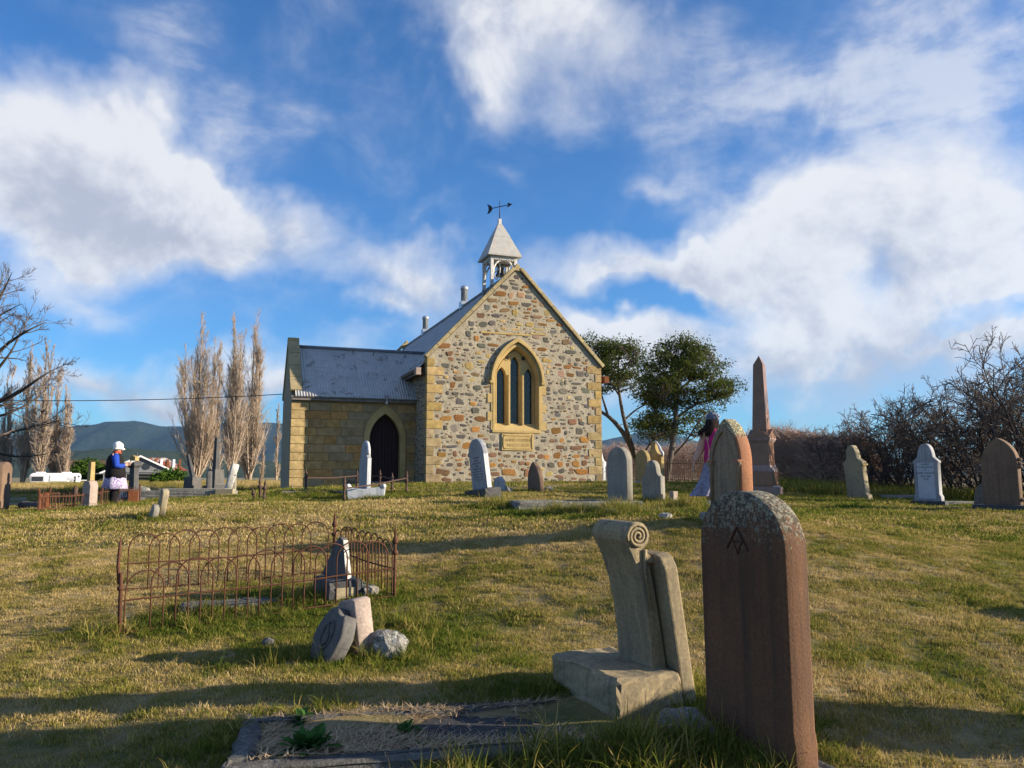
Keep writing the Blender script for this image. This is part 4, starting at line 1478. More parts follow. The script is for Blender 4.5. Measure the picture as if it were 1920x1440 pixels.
# two galvanised ventilators on the ridge
for yv in (7.1, 14.6):
    fl = ob('ridge_ventilator', MB().lathe([(.155, -.02), (.155, .62), (.185, .63), (.185, .74), (.12, .80), (.02, .81)], 18, (XM, yv, 8.28)).mesh('ridge_ventilator', 0, True), M['galv'], church)
    MB().box((XM, yv, 8.16), (.40, .40, .34)).build('flashing_box', M['galv'], fl, .01)

# ------------------------------------------------------------------ porch wing (to the left, set back)
PX0, PY0, PY1 = -4.57, 1.8, 5.7
dx = -1.15
door_o = arch(.60, 1.62, .92, 12, dx, -.4)
sur_o = arch(.60 + .20, 1.62, .92, 12, dx, -.4)
pw = ob('porch_wall', plate('porch_wall', [[(PX0, -.6), (0, -.6), (0, 3.05), (PX0, 3.05)], door_o], .40, 0, PY0 + .02), stone('sandy_mortar', (.33, .245, .13), (.27, .20, .11), 4, bump=.6), church)
dsur = ob('door_surround', plate('door_surround', [sur_o, door_o], .24, .02, PY0 - .025), M['dressed'], church)
hc = .305
for r_ in range(12):
    zc = -.42 + hc * (r_ + .5)
    if zc > 3.02:
        break
    hgt = min(hc, 3.04 - (zc - hc / 2)) - .014
    # the part of this course taken up by the doorway surround
    zz_ = max(zc - hc / 2, 0)
    hw = .82 if zz_ < 1.62 else max(0.0, .82 * math.sqrt(max(0, 1 - ((zz_ - 1.62) / 1.32) ** 1.6)))
    spans = [(PX0 + (.5 if r_ % 2 else .62), dx - hw), (dx + hw, -.005)] if hw > .05 else [(PX0 + (.5 if r_ % 2 else .62), -.005)]
    for a, bb in spans:
        x = a
        while x < bb - .02:
            w = random.uniform(.38, .92)
            if bb - x - w < .3:
                w = bb - x
            w = min(w, bb - x)
            me = MB().box((x + w / 2, PY0 + .06 + random.uniform(-.004, .008), zc), (w - .010, .16, hgt + .004)).mesh('block', .012, jitter=.005)
            me.materials.append(M['sand'])
            o = ob('block', me, None, pw)
            j = random.uniform(.88, 1.1)
            c = random.choice([(.37, .235, .095), (.39, .235, .085), (.33, .235, .125), (.40, .215, .075), (.30, .225, .13), (.34, .22, .10)])
            o.color = (c[0] * j, c[1] * j, c[2] * j, 1)
            x += w
    w = .49 if r_ % 2 else .61
    me = MB().box((PX0 + w / 2 - .015, PY0 + .12, zc), (w, .32, hgt)).mesh('quoin', .012, jitter=.004)
    me.materials.append(M['sand'])
    o = ob('quoin', me, None, pw)
    j = random.uniform(.85, 1.12)
    o.color = (.43 * j, .315 * j, .145 * j, 1)
# underfloor grille
b = MB()
for k in range(7):
    b.box((PX0 + 2.0 + k * .055, PY0 - .022, .02), (.02, .02, .16))
b.build('air_grille', M['dark_inside'], pw)
# door of vertical boards
dr = ob('porch_door', plate('porch_door', [offset_arch(door_o, .03)], .03, 0, PY0 + .36), M['door'], church)
for k in range(9):
    x0_, x1_ = dx - .60 + k * 1.2 / 9, dx - .60 + (k + 1) * 1.2 / 9
    xm = abs((x0_ + x1_) / 2 - dx)
    zt = 1.62 + math.sqrt(max(0, (2 * .6 * .92) ** 2 - (xm + 2 * .6 * .92 - .6) ** 2)) if xm < .59 else 1.7
    MB().box(((x0_ + x1_) / 2, PY0 + .345, (zt - .3) / 2), (x1_ - x0_ - .01, .03, zt + .3)).build('plank', M['door'], dr, .004)
MB().tube([(dx + .12, PY0 + .31, 1.1), (dx + .12, PY0 + .31, 1.3)], .014, 6).build('handle', M['black_iron'], dr)
MB().box((dx, PY0 + .15, -.02), (1.3, .5, .14)).build('door_step', M['concrete'], church, .015)
# gable end wall of the porch
gp_pts = [(PY0, -.6), (PY1, -.6), (PY1, 3.1), ((PY0 + PY1) / 2, 5.30), (PY0, 3.1)]
MB().prism(gp_pts, 'x', PX0 - .03, PX0 + .33).build('porch_gable_wall', M['side_sand'] if 'side_sand' in M else M['buff'], church)
MB().box(((PX0) / 2 + .2, PY1 - .2, 1.25), (-PX0 - .4, .4, 3.6)).build('porch_rear_wall', M['mortar'], church)
pc = ob('porch_coping', MB().box((PX0 + .14, (PY0 + PY1) / 2, 5.44), (.42, .36, .30)).mesh('porch_coping', .015), M['coping'], church)


def coping_side(A, B, n):
    A, B = Vector(A), Vector(B)
    d = B - A
    for i in range(n):
        c = A + d * (i + .5) / n
        L = d.length / n - .014
        me = MB().box((0, 0, 0), (.42, L, .14)).mesh('coping_stone', .014, jitter=.005)
        ob('coping_stone', me, M['coping'], pc, (PX0 + .14, c.x, c.y), (math.atan2(d.y, d.x), 0, 0))


coping_side((PY0 - .02, 3.33), ((PY0 + PY1) / 2 - .14, 5.40), 4)
coping_side((PY1 + .02, 3.33), ((PY0 + PY1) / 2 + .14, 5.40), 4)
# porch roof
ry, rz_ = (PY0 + PY1) / 2, 5.24
ps = math.atan2(.955, 1)
plen = (ry - PY0 + .26) / math.cos(ps)
pr = ob('porch_roof', MB().tube([(PX0 + .33, ry, rz_ + .03), (.95, ry, rz_ + .03)], .075, 10).mesh('ridge_cap', 0, True), M['lead_dark'], church)
shp = sheet_mesh(plen, .8)
for i in range(7):
    x = PX0 + .10 + i * .79
    a = ob('roof_sheet', shp, None, pr, (x + .8 if False else x, ry - .01, rz_ + .003 * (i % 2)))
    # sheet runs down towards the front: local x -> -y
    a.rotation_euler = Euler((0, ps, R(-90)), 'XYZ')
    c = ob('roof_sheet', shp, None, pr, (x + .8, ry + .01, rz_ + .003 * (i % 2)))
    c.rotation_euler = Euler((0, ps, R(90)), 'XYZ')
fz = rz_ - .955 * (ry - PY0 + .22)
pf_ = ob('porch_fascia', MB().box((PX0 / 2 + .02, PY0 - .17, fz - .115), (-PX0 + .1, .04, .12)).box((PX0 / 2 + .02, PY0 - .20, fz - .05), (-PX0 + .14, .07, .055)).mesh('porch_fascia', .006), M['grey_wood'], church)
MB().box((PX0 / 2, PY0 - .08, fz - .14), (-PX0, .16, .03)).build('soffit', M['grey_wood'], church)
MB().tube([(dx, PY0 - .23, fz - .02), (dx, PY0 - .23, fz - .16)], .018, 6).lathe([(.0, 0), (.05, .03), (.05, .08), (.02, .12)], 10, (dx, PY0 - .23, fz - .26)).build('eaves_lamp', M['white_wood'], church)
MB().box((PX0 + .05, PY0 - .12, -.33), (.03, .04, .45), Euler((R(-12), R(18), 0))).build('leaning_batten', M['lead'], church)
# ------------------------------------------------------------------ graves
M['faint'] = plain('faded_lettering', (.13, .14, .165), .9)
PHI = R(66)                       # the stones all face the same way


def arcs(cx, cz, r, a0, a1, n):
    return [(cx + r * math.cos(R(a0 + (a1 - a0) * i / n)), cz + r * math.sin(R(a0 + (a1 - a0) * i / n))) for i in range(n + 1)]


def o_round(w, h, k=1.0, n=16):
    """upright slab with a rounded (k = rise / half width) top"""
    hw = w / 2
    return [(-hw, -.15), (hw, -.15)] + [(hw * math.cos(math.pi * i / n), h - hw * k + hw * k * math.sin(math.pi * i / n)) for i in range(n + 1)]


def o_gothic(w, h, k=.9, n=10):
    hw = w / 2
    r = 2 * hw * k
    top = math.sqrt(r * r - (r - hw) ** 2)
    a = arch(hw, h - top, k, n)
    return [(-hw, -.15), (hw, -.15)] + a


def o_shoulder(w, h, hs, neck, n=12, pointed=False, flare=.0):
    """shouldered slab: body to hs, concave shoulders, narrower rounded or pointed head"""
    hw, nw = w / 2, neck / 2
    right = [(hw + flare, -.15), (hw + flare, .10), (hw, .16), (hw, hs)]
    if pointed:
        right += [(hw + .02, hs + .01), (hw + .02, hs + .05), (nw + .03, hs + .12)]
    else:
        right += arcs(hw, hs + (hw - nw) * 1.3, hw - nw, 270, 180, 6)[1:]
        right = [(x, z if i < 4 else hs + (z - (hs + (hw - nw) * 1.3) + (hw - nw)) * 1.2) for i, (x, z) in enumerate(right)]
    zz = right[-1][1]
    hd = []
    rise = h - zz
    for i in range(1, n + 1):
        a = math.pi / 2 * i / n
        e = 1.0 if not pointed else .8
        hd.append((nw * (math.cos(a) ** e), zz + rise * math.sin(a) ** (1 if not pointed else 1.15)))
    right += hd
    left = [(-x, z) for x, z in right[::-1]]
    if abs(right[-1][0]) < 1e-4:
        left = left[1:]
    return right + left


def slab(parent, name, outline, t, mat, y=0.0, bevel=.012, x=0.0, z=0.0):
    me = plate(name, [outline], t, bevel, y - t / 2)
    me.transform(Matrix.Translation((x, 0, z)))
    return ob(name, me, mat, parent)


def inscription(parent, rows, t, mat='ink', z0=.8, dz=.055, seed=1):
    """rows of worn, unreadable letter strokes"""
    rr = random.Random(seed)
    b = MB()
    z = z0
    for w, h in rows:
        x = -w / 2
        while x < w / 2:
            wd = rr.uniform(.3, .7) * h
            k = rr.random()
            if k < .82:
                b.box((x, -t / 2 - .0015, z), (h * .16, .003, h * rr.uniform(.8, 1)))
                if rr.random() < .6:
                    b.box((x + wd * .4, -t / 2 - .0015, z + rr.choice((-.4, 0, .4)) * h), (wd * .6, .003, h * .14))
                if rr.random() < .5:
                    b.box((x + wd * .7, -t / 2 - .0015, z), (h * .14, .003, h * .85))
                x += wd + h * .28
            else:
                x += h * .7
        z -= dz
    return tag(b.build('lettering', M[mat], parent), kind='stuff')


def stone_at(name, label, u, Y, cat='headstone', lean=0.0, tilt=0.0, dphi=0.0, group=None, sink=0.0, green=.25, gr=.8):
    p = gp(u, Y, -sink)
    if green:
        GREEN.append((p.x, p.y, gr, green))
    return thing(name, label, cat, p, -(PHI + R(dphi)), group, (R(lean), R(tilt)))


def kerb(parent, x0, x1, y0, y1, h, w, mat, jit=.01, names='kerb_stone', skip=()):
    for i, (c, s) in enumerate((((x0 + x1) / 2, y0), ((x0 + x1) / 2, y1), (x0, (y0 + y1) / 2), (x1, (y0 + y1) / 2))):
        if i in skip:
            continue
        L = (x1 - x0 + w) if i < 2 else (y1 - y0 - w - .01)
        sz = (L, w, h + .2) if i < 2 else (w, L, h + .2)
        MB().box((c, s, h / 2 - .1), sz).build(names, M[mat], parent, .02, jitter=jit, cuts=3)


# 1 --- red sandstone headstone nearest the camera
r1 = thing('headstone', 'tall round-topped red sandstone headstone with lichened top and carved A monogram', 'headstone', (1.318, 4.49, gz(1.318, 4.49) - .04), -R(66), None, (R(1.0), R(.6)))
W1, H1, T1 = .685, 1.405, .155
ol = [(-W1 / 2 - .012, -.2), (W1 / 2 + .012, -.2), (W1 / 2 + .012, .16), (W1 / 2, .22)] + [(W1 / 2 * math.cos(math.pi * i / 22) ** 1 if True else 0, H1 - .30 + .30 * math.sin(math.pi * i / 22) ** .92) for i in range(23)] + [(-W1 / 2, .22), (-W1 / 2 - .012, .16)]
me = plate('tablet', [ol], T1, .014, -T1 / 2)
tab = ob('tablet', me, M['red_lichen'], r1)
# carved monogram: real grooves
cut = MB()
zc = 1.10


def groove(x0, z0, x1, z1, w=.022):
    w *= 1.1
    a = math.atan2(x1 - x0, z1 - z0)
    cut.box(((x0 + x1) / 2, -T1 / 2, (z0 + z1) / 2), (w, .022, math.hypot(x1 - x0, z1 - z0)), Euler((0, a, 0)))


zc = 1.15
groove(-.10, zc - .062, -.012, zc + .058, .013)
groove(.075, zc - .062, -.012, zc + .058, .016)
groove(-.052, zc - .012, -.012, zc - .085, .009)
groove(.026, zc - .012, -.012, zc - .085, .009)
groove(-.055, zc - .018, .03, zc - .018, .008)
cutter = cut.build('cutter', M['groove'], r1)
bmod = tab.modifiers.new('b', 'BOOLEAN')
bmod.operation = 'DIFFERENCE'
bmod.object = cutter
bmod.solver = 'EXACT'
bmod.material_mode = 'TRANSFER'
bmod.use_self = True
dg = bpy.context.evaluated_depsgraph_get()
nm = bpy.data.meshes.new_from_object(tab.evaluated_get(dg), depsgraph=dg)
tab.modifiers.clear()
print('tablet', len(tab.data.vertices), len(nm.vertices))
if len(nm.vertices) > len(tab.data.vertices) * .8:
    tab.data = nm
bpy.data.objects.remove(cutter)
MB().ico((-.36, -.20, .06), (.24, .20, .11), 3, .2, 4).build('plinth_stone', M['concrete'], r1, smooth=True)
MB().box((0, .02, -.03), (.86, .34, .12)).build('plinth', M['kerb_dark'], r1, .03, jitter=.012, cuts=4)
GREEN.append((1.25, 4.25, .35, .4))
GREEN.append((1.6, 4.6, .35, .4))

# 2 --- leaning scroll headstone
ph2 = R(66)
c2 = (.655, 5.365)
r2 = thing('headstone', 'leaning buff headstone carved as a scroll with a spiral volute on a stone base', 'headstone', (c2[0], c2[1], gz(*c2)), -ph2)
bb = MB()
bb.frustum(-.15, .205, (.88, .50), (.84, .46), (0, .0))
bb.build('base_block', M['scroll'], r2, .03, jitter=.009, cuts=5)
tl = bpy.data.objects.new('tilted_stone', None)
LEAN = Matrix.Translation((0, .2, .1)) @ Matrix.Rotation(R(8.5), 4, 'X') @ Matrix.Translation((0, -.2, -.1))


def lean2(me):
    me.transform(LEAN)
    return me


x0, x1 = -.14, .265
prof = []
ZS, YS = .955, .05
front = [(y + YS, z * ZS) for y, z in [(.045, .10), (.075, .17), (.095, .26), (.108, .42), (.11, .6), (.10, .78), (.075, .92), (.045, 1.02)]]
vc, vr = (.115 + YS, 1.085 * ZS), .09
roll = [(vc[0] + vr * math.cos(R(a)), vc[1] + vr * math.sin(R(a))) for a in range(190, -100, -18)]
back = [(y + YS, z * ZS) for y, z in [(.165, .98), (.175, .9), (.185, .7), (.19, .4), (.19, .1)]]
b = MB()
b.prism(front + roll + back, 'x', x0, x1)
ob('scroll', lean2(b.mesh('scroll', .006, False)), M['scroll'], r2)
for sx, xx in ((1, x1), (-1, x0)):
    pts = []
    for i in range(46):
        a = 190 - i * 22
        rr = .08 * (1 - i / 52)
        pts.append((xx + sx * .006, vc[0] + rr * math.cos(R(a)), vc[1] + rr * math.sin(R(a))))
    b = MB().tube(pts, [.0135 - .00008 * i for i in range(46)], 6)
    ob('volute', lean2(b.mesh('volute', 0, True)), M['scroll'], r2)
    b = MB().tube([(xx + sx * .003, .205, .945), (xx + sx * .004, .18, .82), (xx + sx * .004, .19, .57)], [.016, .012, .008], 6)
    for k in range(5):
        b.tube([(xx, .215 + .01 * k, .925 - .012 * k), (xx + sx * .012, .20 + .016 * k, .88 - .005 * k), (xx, .225 + .01 * k, .845)], [.006, .014, .004], 5)
    ob('acanthus', lean2(b.mesh('acanthus', 0, True)), M['scroll'], r2)
MB_ = MB().prism([(-.17, -.25), (.385, -.25), (.385, .82), (.35, .885), (.29, .905), (-.10, .905), (-.14, .875), (-.17, .83)], 'y', .255, .35)
ob('back_slab', lean2(MB_.mesh('back_slab', .012)), M['scroll'], r2)
GREEN += [(.75, 4.85, .4, .55), (.35, 5.2, .45, .4), (1.15, 5.35, .4, .55), (.2, 5.3, .4, .4)]

# 3 --- kerbed grave along the bottom of the frame
ka = math.atan2(.19, .98)
o3 = Vector((-1.53, 4.98, 0))
r3 = thing('kerbed_grave', 'worn kerbed plot with straw and cracked dark slab before the red headstone', 'grave', (o3.x, o3.y, gz(-.6, 4.75) - .02), ka)
kerb(r3, 0, 2.35, -.80, 0, .075, .11, 'kerb_dark', .02)
b = MB()
n = 30
pts = []
for i in range(n):
    a = 2 * math.pi * i / n
    rr = 1 + .14 * math.sin(3 * a + 1) + .09 * math.sin(7 * a) + random.uniform(-.04, .04)
    pts.append((1.33 + .42 * rr * math.cos(a), -.34 + .24 * rr * math.sin(a)))
b.prism(pts, 'z', .0, .052)
b.build('dark_slab', M['slate'], r3, .008)
MB().box((1.15, -.40, .0), (2.15, .66, .03)).build('infill', M['straw_bed'] if 'straw_bed' in M else plain('dry_earth', (.135, .092, .06), .95, .4, 9, bump=1, bdist=.02), r3)
SV, SF, SA = [], [], []
sr = np.random.default_rng(4)
for i in range(7000):
    x, y = sr.uniform(.07, 2.3), sr.uniform(-.76, .0)
    if ((x - 1.33) / .44) ** 2 + ((y + .34) / .25) ** 2 < 1 and sr.random() < .95:
        continue
    a, L = sr.normal(.5, 1.0), sr.uniform(.04, .15)
    z = .022 + .045 * float(fbm(x * 4, y * 4, 3)) + sr.uniform(0, .014) + (.03 if (y > -.06 or y < -.74 or x < .06) else 0)
    dx_, dy_ = math.cos(a) * L, math.sin(a) * L
    wv = .0042
    i0 = len(SV)
    SV += [(x - dy_ / L * wv, y + dx_ / L * wv, z), (x + dy_ / L * wv, y - dx_ / L * wv, z), (x + dx_, y + dy_, z + sr.uniform(-.006, .034))]
    SF.append((i0, i0 + 1, i0 + 2))
    SA += [sr.random()] * 3
tag(ob('straw', np_mesh('straw', SV, SF, False, SA), M['straw'], r3), kind='stuff')


def weed(label, x, y, n, L, seed, zoff=.0):
    p = Vector((x, y, gz(x, y) + zoff))
    r = random.Random(seed)
    V, F, A = [], [], []
    for i in range(n):
        a = r.uniform(0, 6.28)
        el = r.uniform(.25, 1.35)
        ln = L * r.uniform(.5, 1.1)
        w = ln * r.uniform(.16, .3)
        d = Vector((math.cos(a) * math.cos(el), math.sin(a) * math.cos(el), math.sin(el)))
        s = Vector((-math.sin(a), math.cos(a), 0))
        base = Vector((r.gauss(0, .02), r.gauss(0, .02), 0))
        i0 = len(V)
        for t, ww in ((0, .25), (.35, .9), (.7, 1.0), (1, .1)):
            q = base + d * ln * t + Vector((0, 0, -ln * .35 * t * t))
            V += [tuple(q - s * w * ww / 2), tuple(q + s * w * ww / 2)]
        for k in range(3):
            j = i0 + 2 * k
            F.append((j, j + 1, j + 3, j + 2))
        A += [r.random()] * 8
    return tag(ob('weed', np_mesh('weed', V, F, True, A), M['weed'], None, p), label, 'weed')


weed('leafy green weed rosette in the straw of the kerbed grave beside the dark slab', -.62, 4.76, 46, .13, 1, .02)
weed('smaller low weed in the straw of the kerbed grave near its front kerb', -.50, 4.58, 34, .10, 2, .02)
weed('large dark green weed clump inside the left corner of the kerbed grave', -1.08, 4.46, 90, .22, 3, .02)
weed('ragged green weed patch along the far kerb of the kerbed grave', -1.25, 5.0, 40, .12, 5, .0)
GREEN += [(-1.35, 5.0, .35, .45), (-1.68, 4.45, .25, .35), (-1.6, 4.8, .2, .35), (.2, 4.42, .5, .9), (-.3, 4.25, .5, .5), (.6, 4.42, .5, .9), (.95, 4.5, .4, .7), (.5, 5.05, .35, .4), (-.2, 5.1, .5, .3)]

# 4 --- broken headstone pieces with a shield medallion
p = Vector((-1.49, 6.52, gz(-1.49, 6.52) - .03))
DK = .82
r4 = thing('broken_headstone', 'rounded broken headstone top with oval shield carving leaning on a square fragment', 'headstone', p, -R(50), None, (R(-22), R(10)))
slab(r4, 'disc', [((.185 + random.uniform(-.008, .006)) * math.cos(a), .20 + (.245 + random.uniform(-.012, .006) - (.04 if 1.0 < a < 1.5 else 0)) * math.sin(a)) for a in [2 * math.pi * i / 26 for i in range(26)]], .13, M['dark_head'], 0, .016)
b = MB()
b.tube([(.07 * math.cos(a), -.068, .21 + .11 * math.sin(a)) for a in [2 * math.pi * i / 22 for i in range(23)]], .012, 6)
b.tube([(.03 * math.sin(t * 5), -.068, .13 + .16 * t) for t in np.linspace(0, 1, 12)], .012, 6)
b.build('shield_carving', M['dark_head'], r4, smooth=True)
q = Vector((-1.265, 6.74, gz(-1.265, 6.74)))
r4b = thing('headstone_fragment', 'square pinkish headstone fragment standing behind the broken rounded stone', 'stone fragment', q, -R(52), None, (R(6), R(-4)))
slab(r4b, 'fragment', [(-.2, -.12), (.20, -.12), (.20, .44), (.14, .455), (-.05, .43), (-.18, .33)], .15, M['pink_stone'], 0, .012)
q = Vector((-1.00, 6.66, gz(-1.00, 6.66)))
rk = tag(MB().ico((0, 0, .05), (.21, .16, .17), 3, .25, 12).build('rock', M['rock'], None, loc=q), 'rough pale rock lying at the right of the broken headstone pieces', 'rock')
q = gp(502, 7.1)
tag(MB().ico((0, 0, .01), (.06, .05, .06), 2, .3, 3).build('rock', M['dark_head'], None, loc=q), 'small grey stone in the grass under the front rail of the hooped fence', 'rock')
GREEN += [(-1.4, 6.7, .7, .4), (-.9, 6.7, .8, .4), (-1.0, 7.6, .8, .35), (-1.9, 6.6, .8, .3)]

# 5 --- hooped iron fence round a grave
FL, FR, FB = Vector((-3.56, 7.5, 0)), Vector((-1.23, 8.6, 0)), Vector((-2.20, 10.1, 0))
for q in (FL, FR, FB):
    q.z = gz(q.x, q.y)
FBL = FB + (FL - FR) * .985
FBL.z = gz(FBL.x, FBL.y)
fence = thing('grave_fence', 'low rusty hooped iron fence round an overgrown grave with a bent corner post', 'fence', FL)


def loc(p):
    return Vector(p) - FL


def post(p, h, bent=False):
    b = MB()
    p = loc(p)
    if bent:
        b.tube([p + Vector((0, 0, -.1)), p + Vector((-.01, 0, .42)), p + Vector((-.015, 0, .56))], [.020, .019, .016], 8)
        b.lathe([(.016, 0), (.032, .01), (.032, .03), (.017, .045)], 10, p + Vector((-.012, 0, .40)))
        b.tube([p + Vector((-.03, 0, .46)), p + Vector((-.045, 0, .62)), p + Vector((-.04, 0, .80)), p + Vector((-.03, 0, .90))], [.014, .017, .014, .003], 6)
    else:
        b.tube([p + Vector((0, 0, -.1)), p + Vector((0, 0, h))], .016, 8)
        b.lathe([(.019, 0), (.034, .01), (.034, .035), (.019, .05)], 10, p + Vector((0, 0, h * .80)))
        b.lathe([(.016, 0), (.036, .02), (.026, .05), (.012, .08), (.016, .10), (.004, .19)], 10, p + Vector((0, 0, h)))
    b.build('post', M['rust'], fence, smooth=True)


post(FL, .8, True)
post(FR, .56)
post(FB, .56)


def panel(A, B, n, h, sag=None, t0=0.0, t1=1.0, bulge=.0):
    A, B = loc(A), loc(B)
    d = B - A
    L = d.length
    s = L / (2 * n + 2)
    x = d.normalized()
    rail_z = h * .50
    for zr in (.035, rail_z):
        pts = []
        for i in range(13):
            t = t0 + (t1 - t0) * i / 12
            pts.append(A + d * t + Vector((0, 0, zr + random.uniform(-.004, .004) - .02 * math.sin(math.pi * t))))
        MB().tube(pts, .0085, 5).build('rail', M['rust'], fence)
    for k in range(n):
        a0, a1 = (1 + 2 * k - .7) * s, (1 + 2 * k + 2.3) * s
        a1 = min(a1, L - .02)
        if a0 / L < t0 or a1 / L > t1:
            continue
        c, hw = (a0 + a1) / 2, (a1 - a0) / 2
        hh = h * random.uniform(.97, 1.03) - (.05 if k == 0 else 0)
        lean_ = x.cross(Vector((0, 0, 1))) * random.uniform(-.02, .02)
        rise = hw * 1.0
        pts = [A + x * a0 + Vector((0, 0, .0)), A + x * a0 + Vector((0, 0, hh - rise))]
        pts += [A + x * (c - hw * math.cos(math.pi * i / 12)) + Vector((0, 0, hh - rise + rise * math.sin(math.pi * i / 12))) + lean_ * math.sin(math.pi * i / 12) for i in range(1, 12)]
        pts += [A + x * a1 + Vector((0, 0, hh - rise)), A + x * a1 + Vector((0, 0, .0))]
        # follow the ground between the corner posts
        MB().tube(pts, .0078, 5).build('hoop', M['rust'], fence, smooth=True)


panel(FL, FR, 11, .625)
panel(FBL, FB, 11, .625, t0=.08)
panel(FB, FR, 9, .60)
GREEN += [(-3.0, 8.2, .7, .45), (-2.2, 8.6, .8, .45), (-1.5, 8.9, .6, .4), (-3.6, 7.5, .45, .5), (-3.0, 7.7, .5, .3), (-2.2, 8.0, .6, .25), (-2.9, 9.2, .7, .25), (-4.0, 7.7, .5, .3)]
for (x, y, k, L) in ((-2.9, 8.55, .25, .9),):
    rk2 = tag(MB().box((0, 0, .0), (1.0, .34, .12), Euler((0, 0, R(22)))).build('grave_slab', M['kerb_dark'], None, .03, loc=(x, y, gz(x, y) + .01), jitter=.012, cuts=4), 'half buried low stone slab with dry grass inside the hooped fence', 'slab')
# broken white headstone with its base inside the fence
p = Vector((-1.90, 8.85, gz(-1.90, 8.85) - .06))
rb = thing('ruined_headstone', 'dark stone headstone stump with pale broken face inside the hooped fence', 'headstone base', p, -R(62))
MB().box((0, .02, .08), (.62, .36, .30)).build('base_block', M['bluestone'], rb, .02, jitter=.008, cuts=3)
MB().box((.15, .29, .05), (.40, .16, .20)).build('rear_step', M['grey_head'], rb, .02, jitter=.008, cuts=3)
MB().box((.318, .02, .07), (.012, .2, .17)).build('broken_face', M['buff'], rb, .003)
rw = thing('headstone_shard', 'triangular white broken headstone shard standing on the dark base inside the hooped fence', 'headstone', p + Vector((0, 0, .232)), -R(38), None, (R(-4), R(4)))
slab(rw, 'shard', [(-.20, -.0), (.22, -.0), (.20, .06), (.14, .22), (.085, .40), (.02, .43), (-.04, .36), (-.13, .14)], .075, M['dark_head'], 0, .004)
MB().prism([(.222, .002), (.200, .062), (.142, .222), (.088, .402), (.078, .400), (.132, .22), (.19, .06), (.212, .002)], 'y', -.034, .034).build('broken_edge', M['broken_white'], rw, .002, jitter=.003)

# 6 --- white leaning headstone in front of the church
r6 = stone_at('headstone', 'white round-topped headstone leaning left on a dark base before the church window', 906, 18, lean=6, tilt=-4, dphi=-6)
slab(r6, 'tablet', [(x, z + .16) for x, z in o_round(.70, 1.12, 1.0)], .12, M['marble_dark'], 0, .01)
MB().box((0, 0, .035), (.98, .40, .26)).build('base_block', M['bluestone'], r6, .02, jitter=.006, cuts=3)
inscription(r6, [(.34, .03), (.22, .03), (.4, .028), (.12, .03), (.4, .028), (.46, .028), (.46, .028), (.40, .028), (.2, .028)], .12, z0=.86, dz=.062, seed=5, mat='faint')
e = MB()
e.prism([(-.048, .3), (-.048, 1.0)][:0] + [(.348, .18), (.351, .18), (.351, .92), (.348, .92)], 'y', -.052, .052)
e.build('sunlit_edge', M['marble'], r6)  # white strip paints the sunlight on the right-hand edge
q = gp(936, 20.5)
tag(thing('stone_fragment', 'small broken upright fragment beside the white leaning headstone', 'stone fragment', q, -R(60)), None)
fr = bpy.data.objects['stone_fragment']
slab(fr, 'fragment', [(-.2, -.1), (.22, -.1), (.2, .3), (.05, .42), (-.16, .36)], .14, M['marble_dark'], 0, .01)
q = gp(948, 21)
tag(MB().ico((0, 0, .04), (.20, .16, .15), 2, .3, 7).build('rock', M['rock'], None, loc=q), 'mossy rock in the grass below the date stone of the church', 'rock')
q = gp(1027, 21.6)
tag(MB().ico((0, 0, .04), (.17, .13, .12), 2, .3, 9).build('rock', M['rock'], None, loc=q), 'pale rock just right of the small pointed headstone', 'rock')

# 7 --- small pointed stone
r7 = stone_at('headstone', 'small pointed brown headstone standing before the church wall under the window', 1005, 21.2, lean=3)
slab(r7, 'tablet', o_gothic(.74, .80, .85), .12, M['brown_head'], 0, .012)

# 8 --- grey round headstone with kerb
r8 = stone_at('headstone', 'grey round-topped headstone on a dark base at the right corner of the church', 1163, 16, dphi=-4, gr=1.1, green=.35)
slab(r8, 'tablet', [(x, z + .12) for x, z in o_round(.66, 1.16, .98)], .15, M['grey_head'], 0, .014)
MB().box((0, 0, .05), (.90, .40, .25)).build('base_block', M['bluestone'], r8, .04, jitter=.006, cuts=3)
MB().box((.453, -.02, .03), (.03, .24, .21)).build('base_patch', M['pink_stone'], r8, .01)
q = gp(1085, 15.4)
r8k = thing('kerbed_grave', 'long lichened kerb of the grave in front of the grey round-topped headstone', 'grave', (q.x, q.y, q.z + .08), R(12))
kerb(r8k, -1.25, .95, -.65, .45, .15, .14, 'concrete', .01)
MB().box((.1, -.1, .02), (1.4, .7, .10)).build('grave_slab', M['bluestone'], r8k, .02, jitter=.008, cuts=3)
GREEN += [(q.x - 1.5, q.y - .2, .7, .9), (q.x - .5, q.y - 1.35, .8, .9), (q.x + .5, q.y - 1.4, .8, 1.0), (q.x + 1.6, q.y - 1.6, .7, 1.0), (q.x + 2.4, q.y - 1.4, .7, .9), (q.x + 3.2, q.y - .4, .8, .8), (q.x + .3, q.y + .8, .8, .3)]
# sunken plot nearer the camera on the right of it
q = gp(1270, 13.2)
rs_ = tag(MB().box((0, 0, -.02), (2.3, .5, .10), Euler((0, 0, R(8)))).build('grave_slab', M['concrete'], None, .03, loc=q, jitter=.015, cuts=5), 'sunken reddish grave slab in long grass left of the gothic headstone', 'slab')
GREEN += [(q.x - .9, q.y - .5, .8, .8), (q.x + .5, q.y - .9, .8, .8), (q.x - 1.6, q.y + .6, .9, .8), (q.x + .2, q.y + .7, .9, .6)]
q = gp(1247, 11.6)
tag(MB().ico((0, 0, .02), (.11, .09, .08), 2, .3, 5).build('rock', M['rock'], None, loc=q), 'small pale rock in the grass behind the scroll headstone', 'rock')

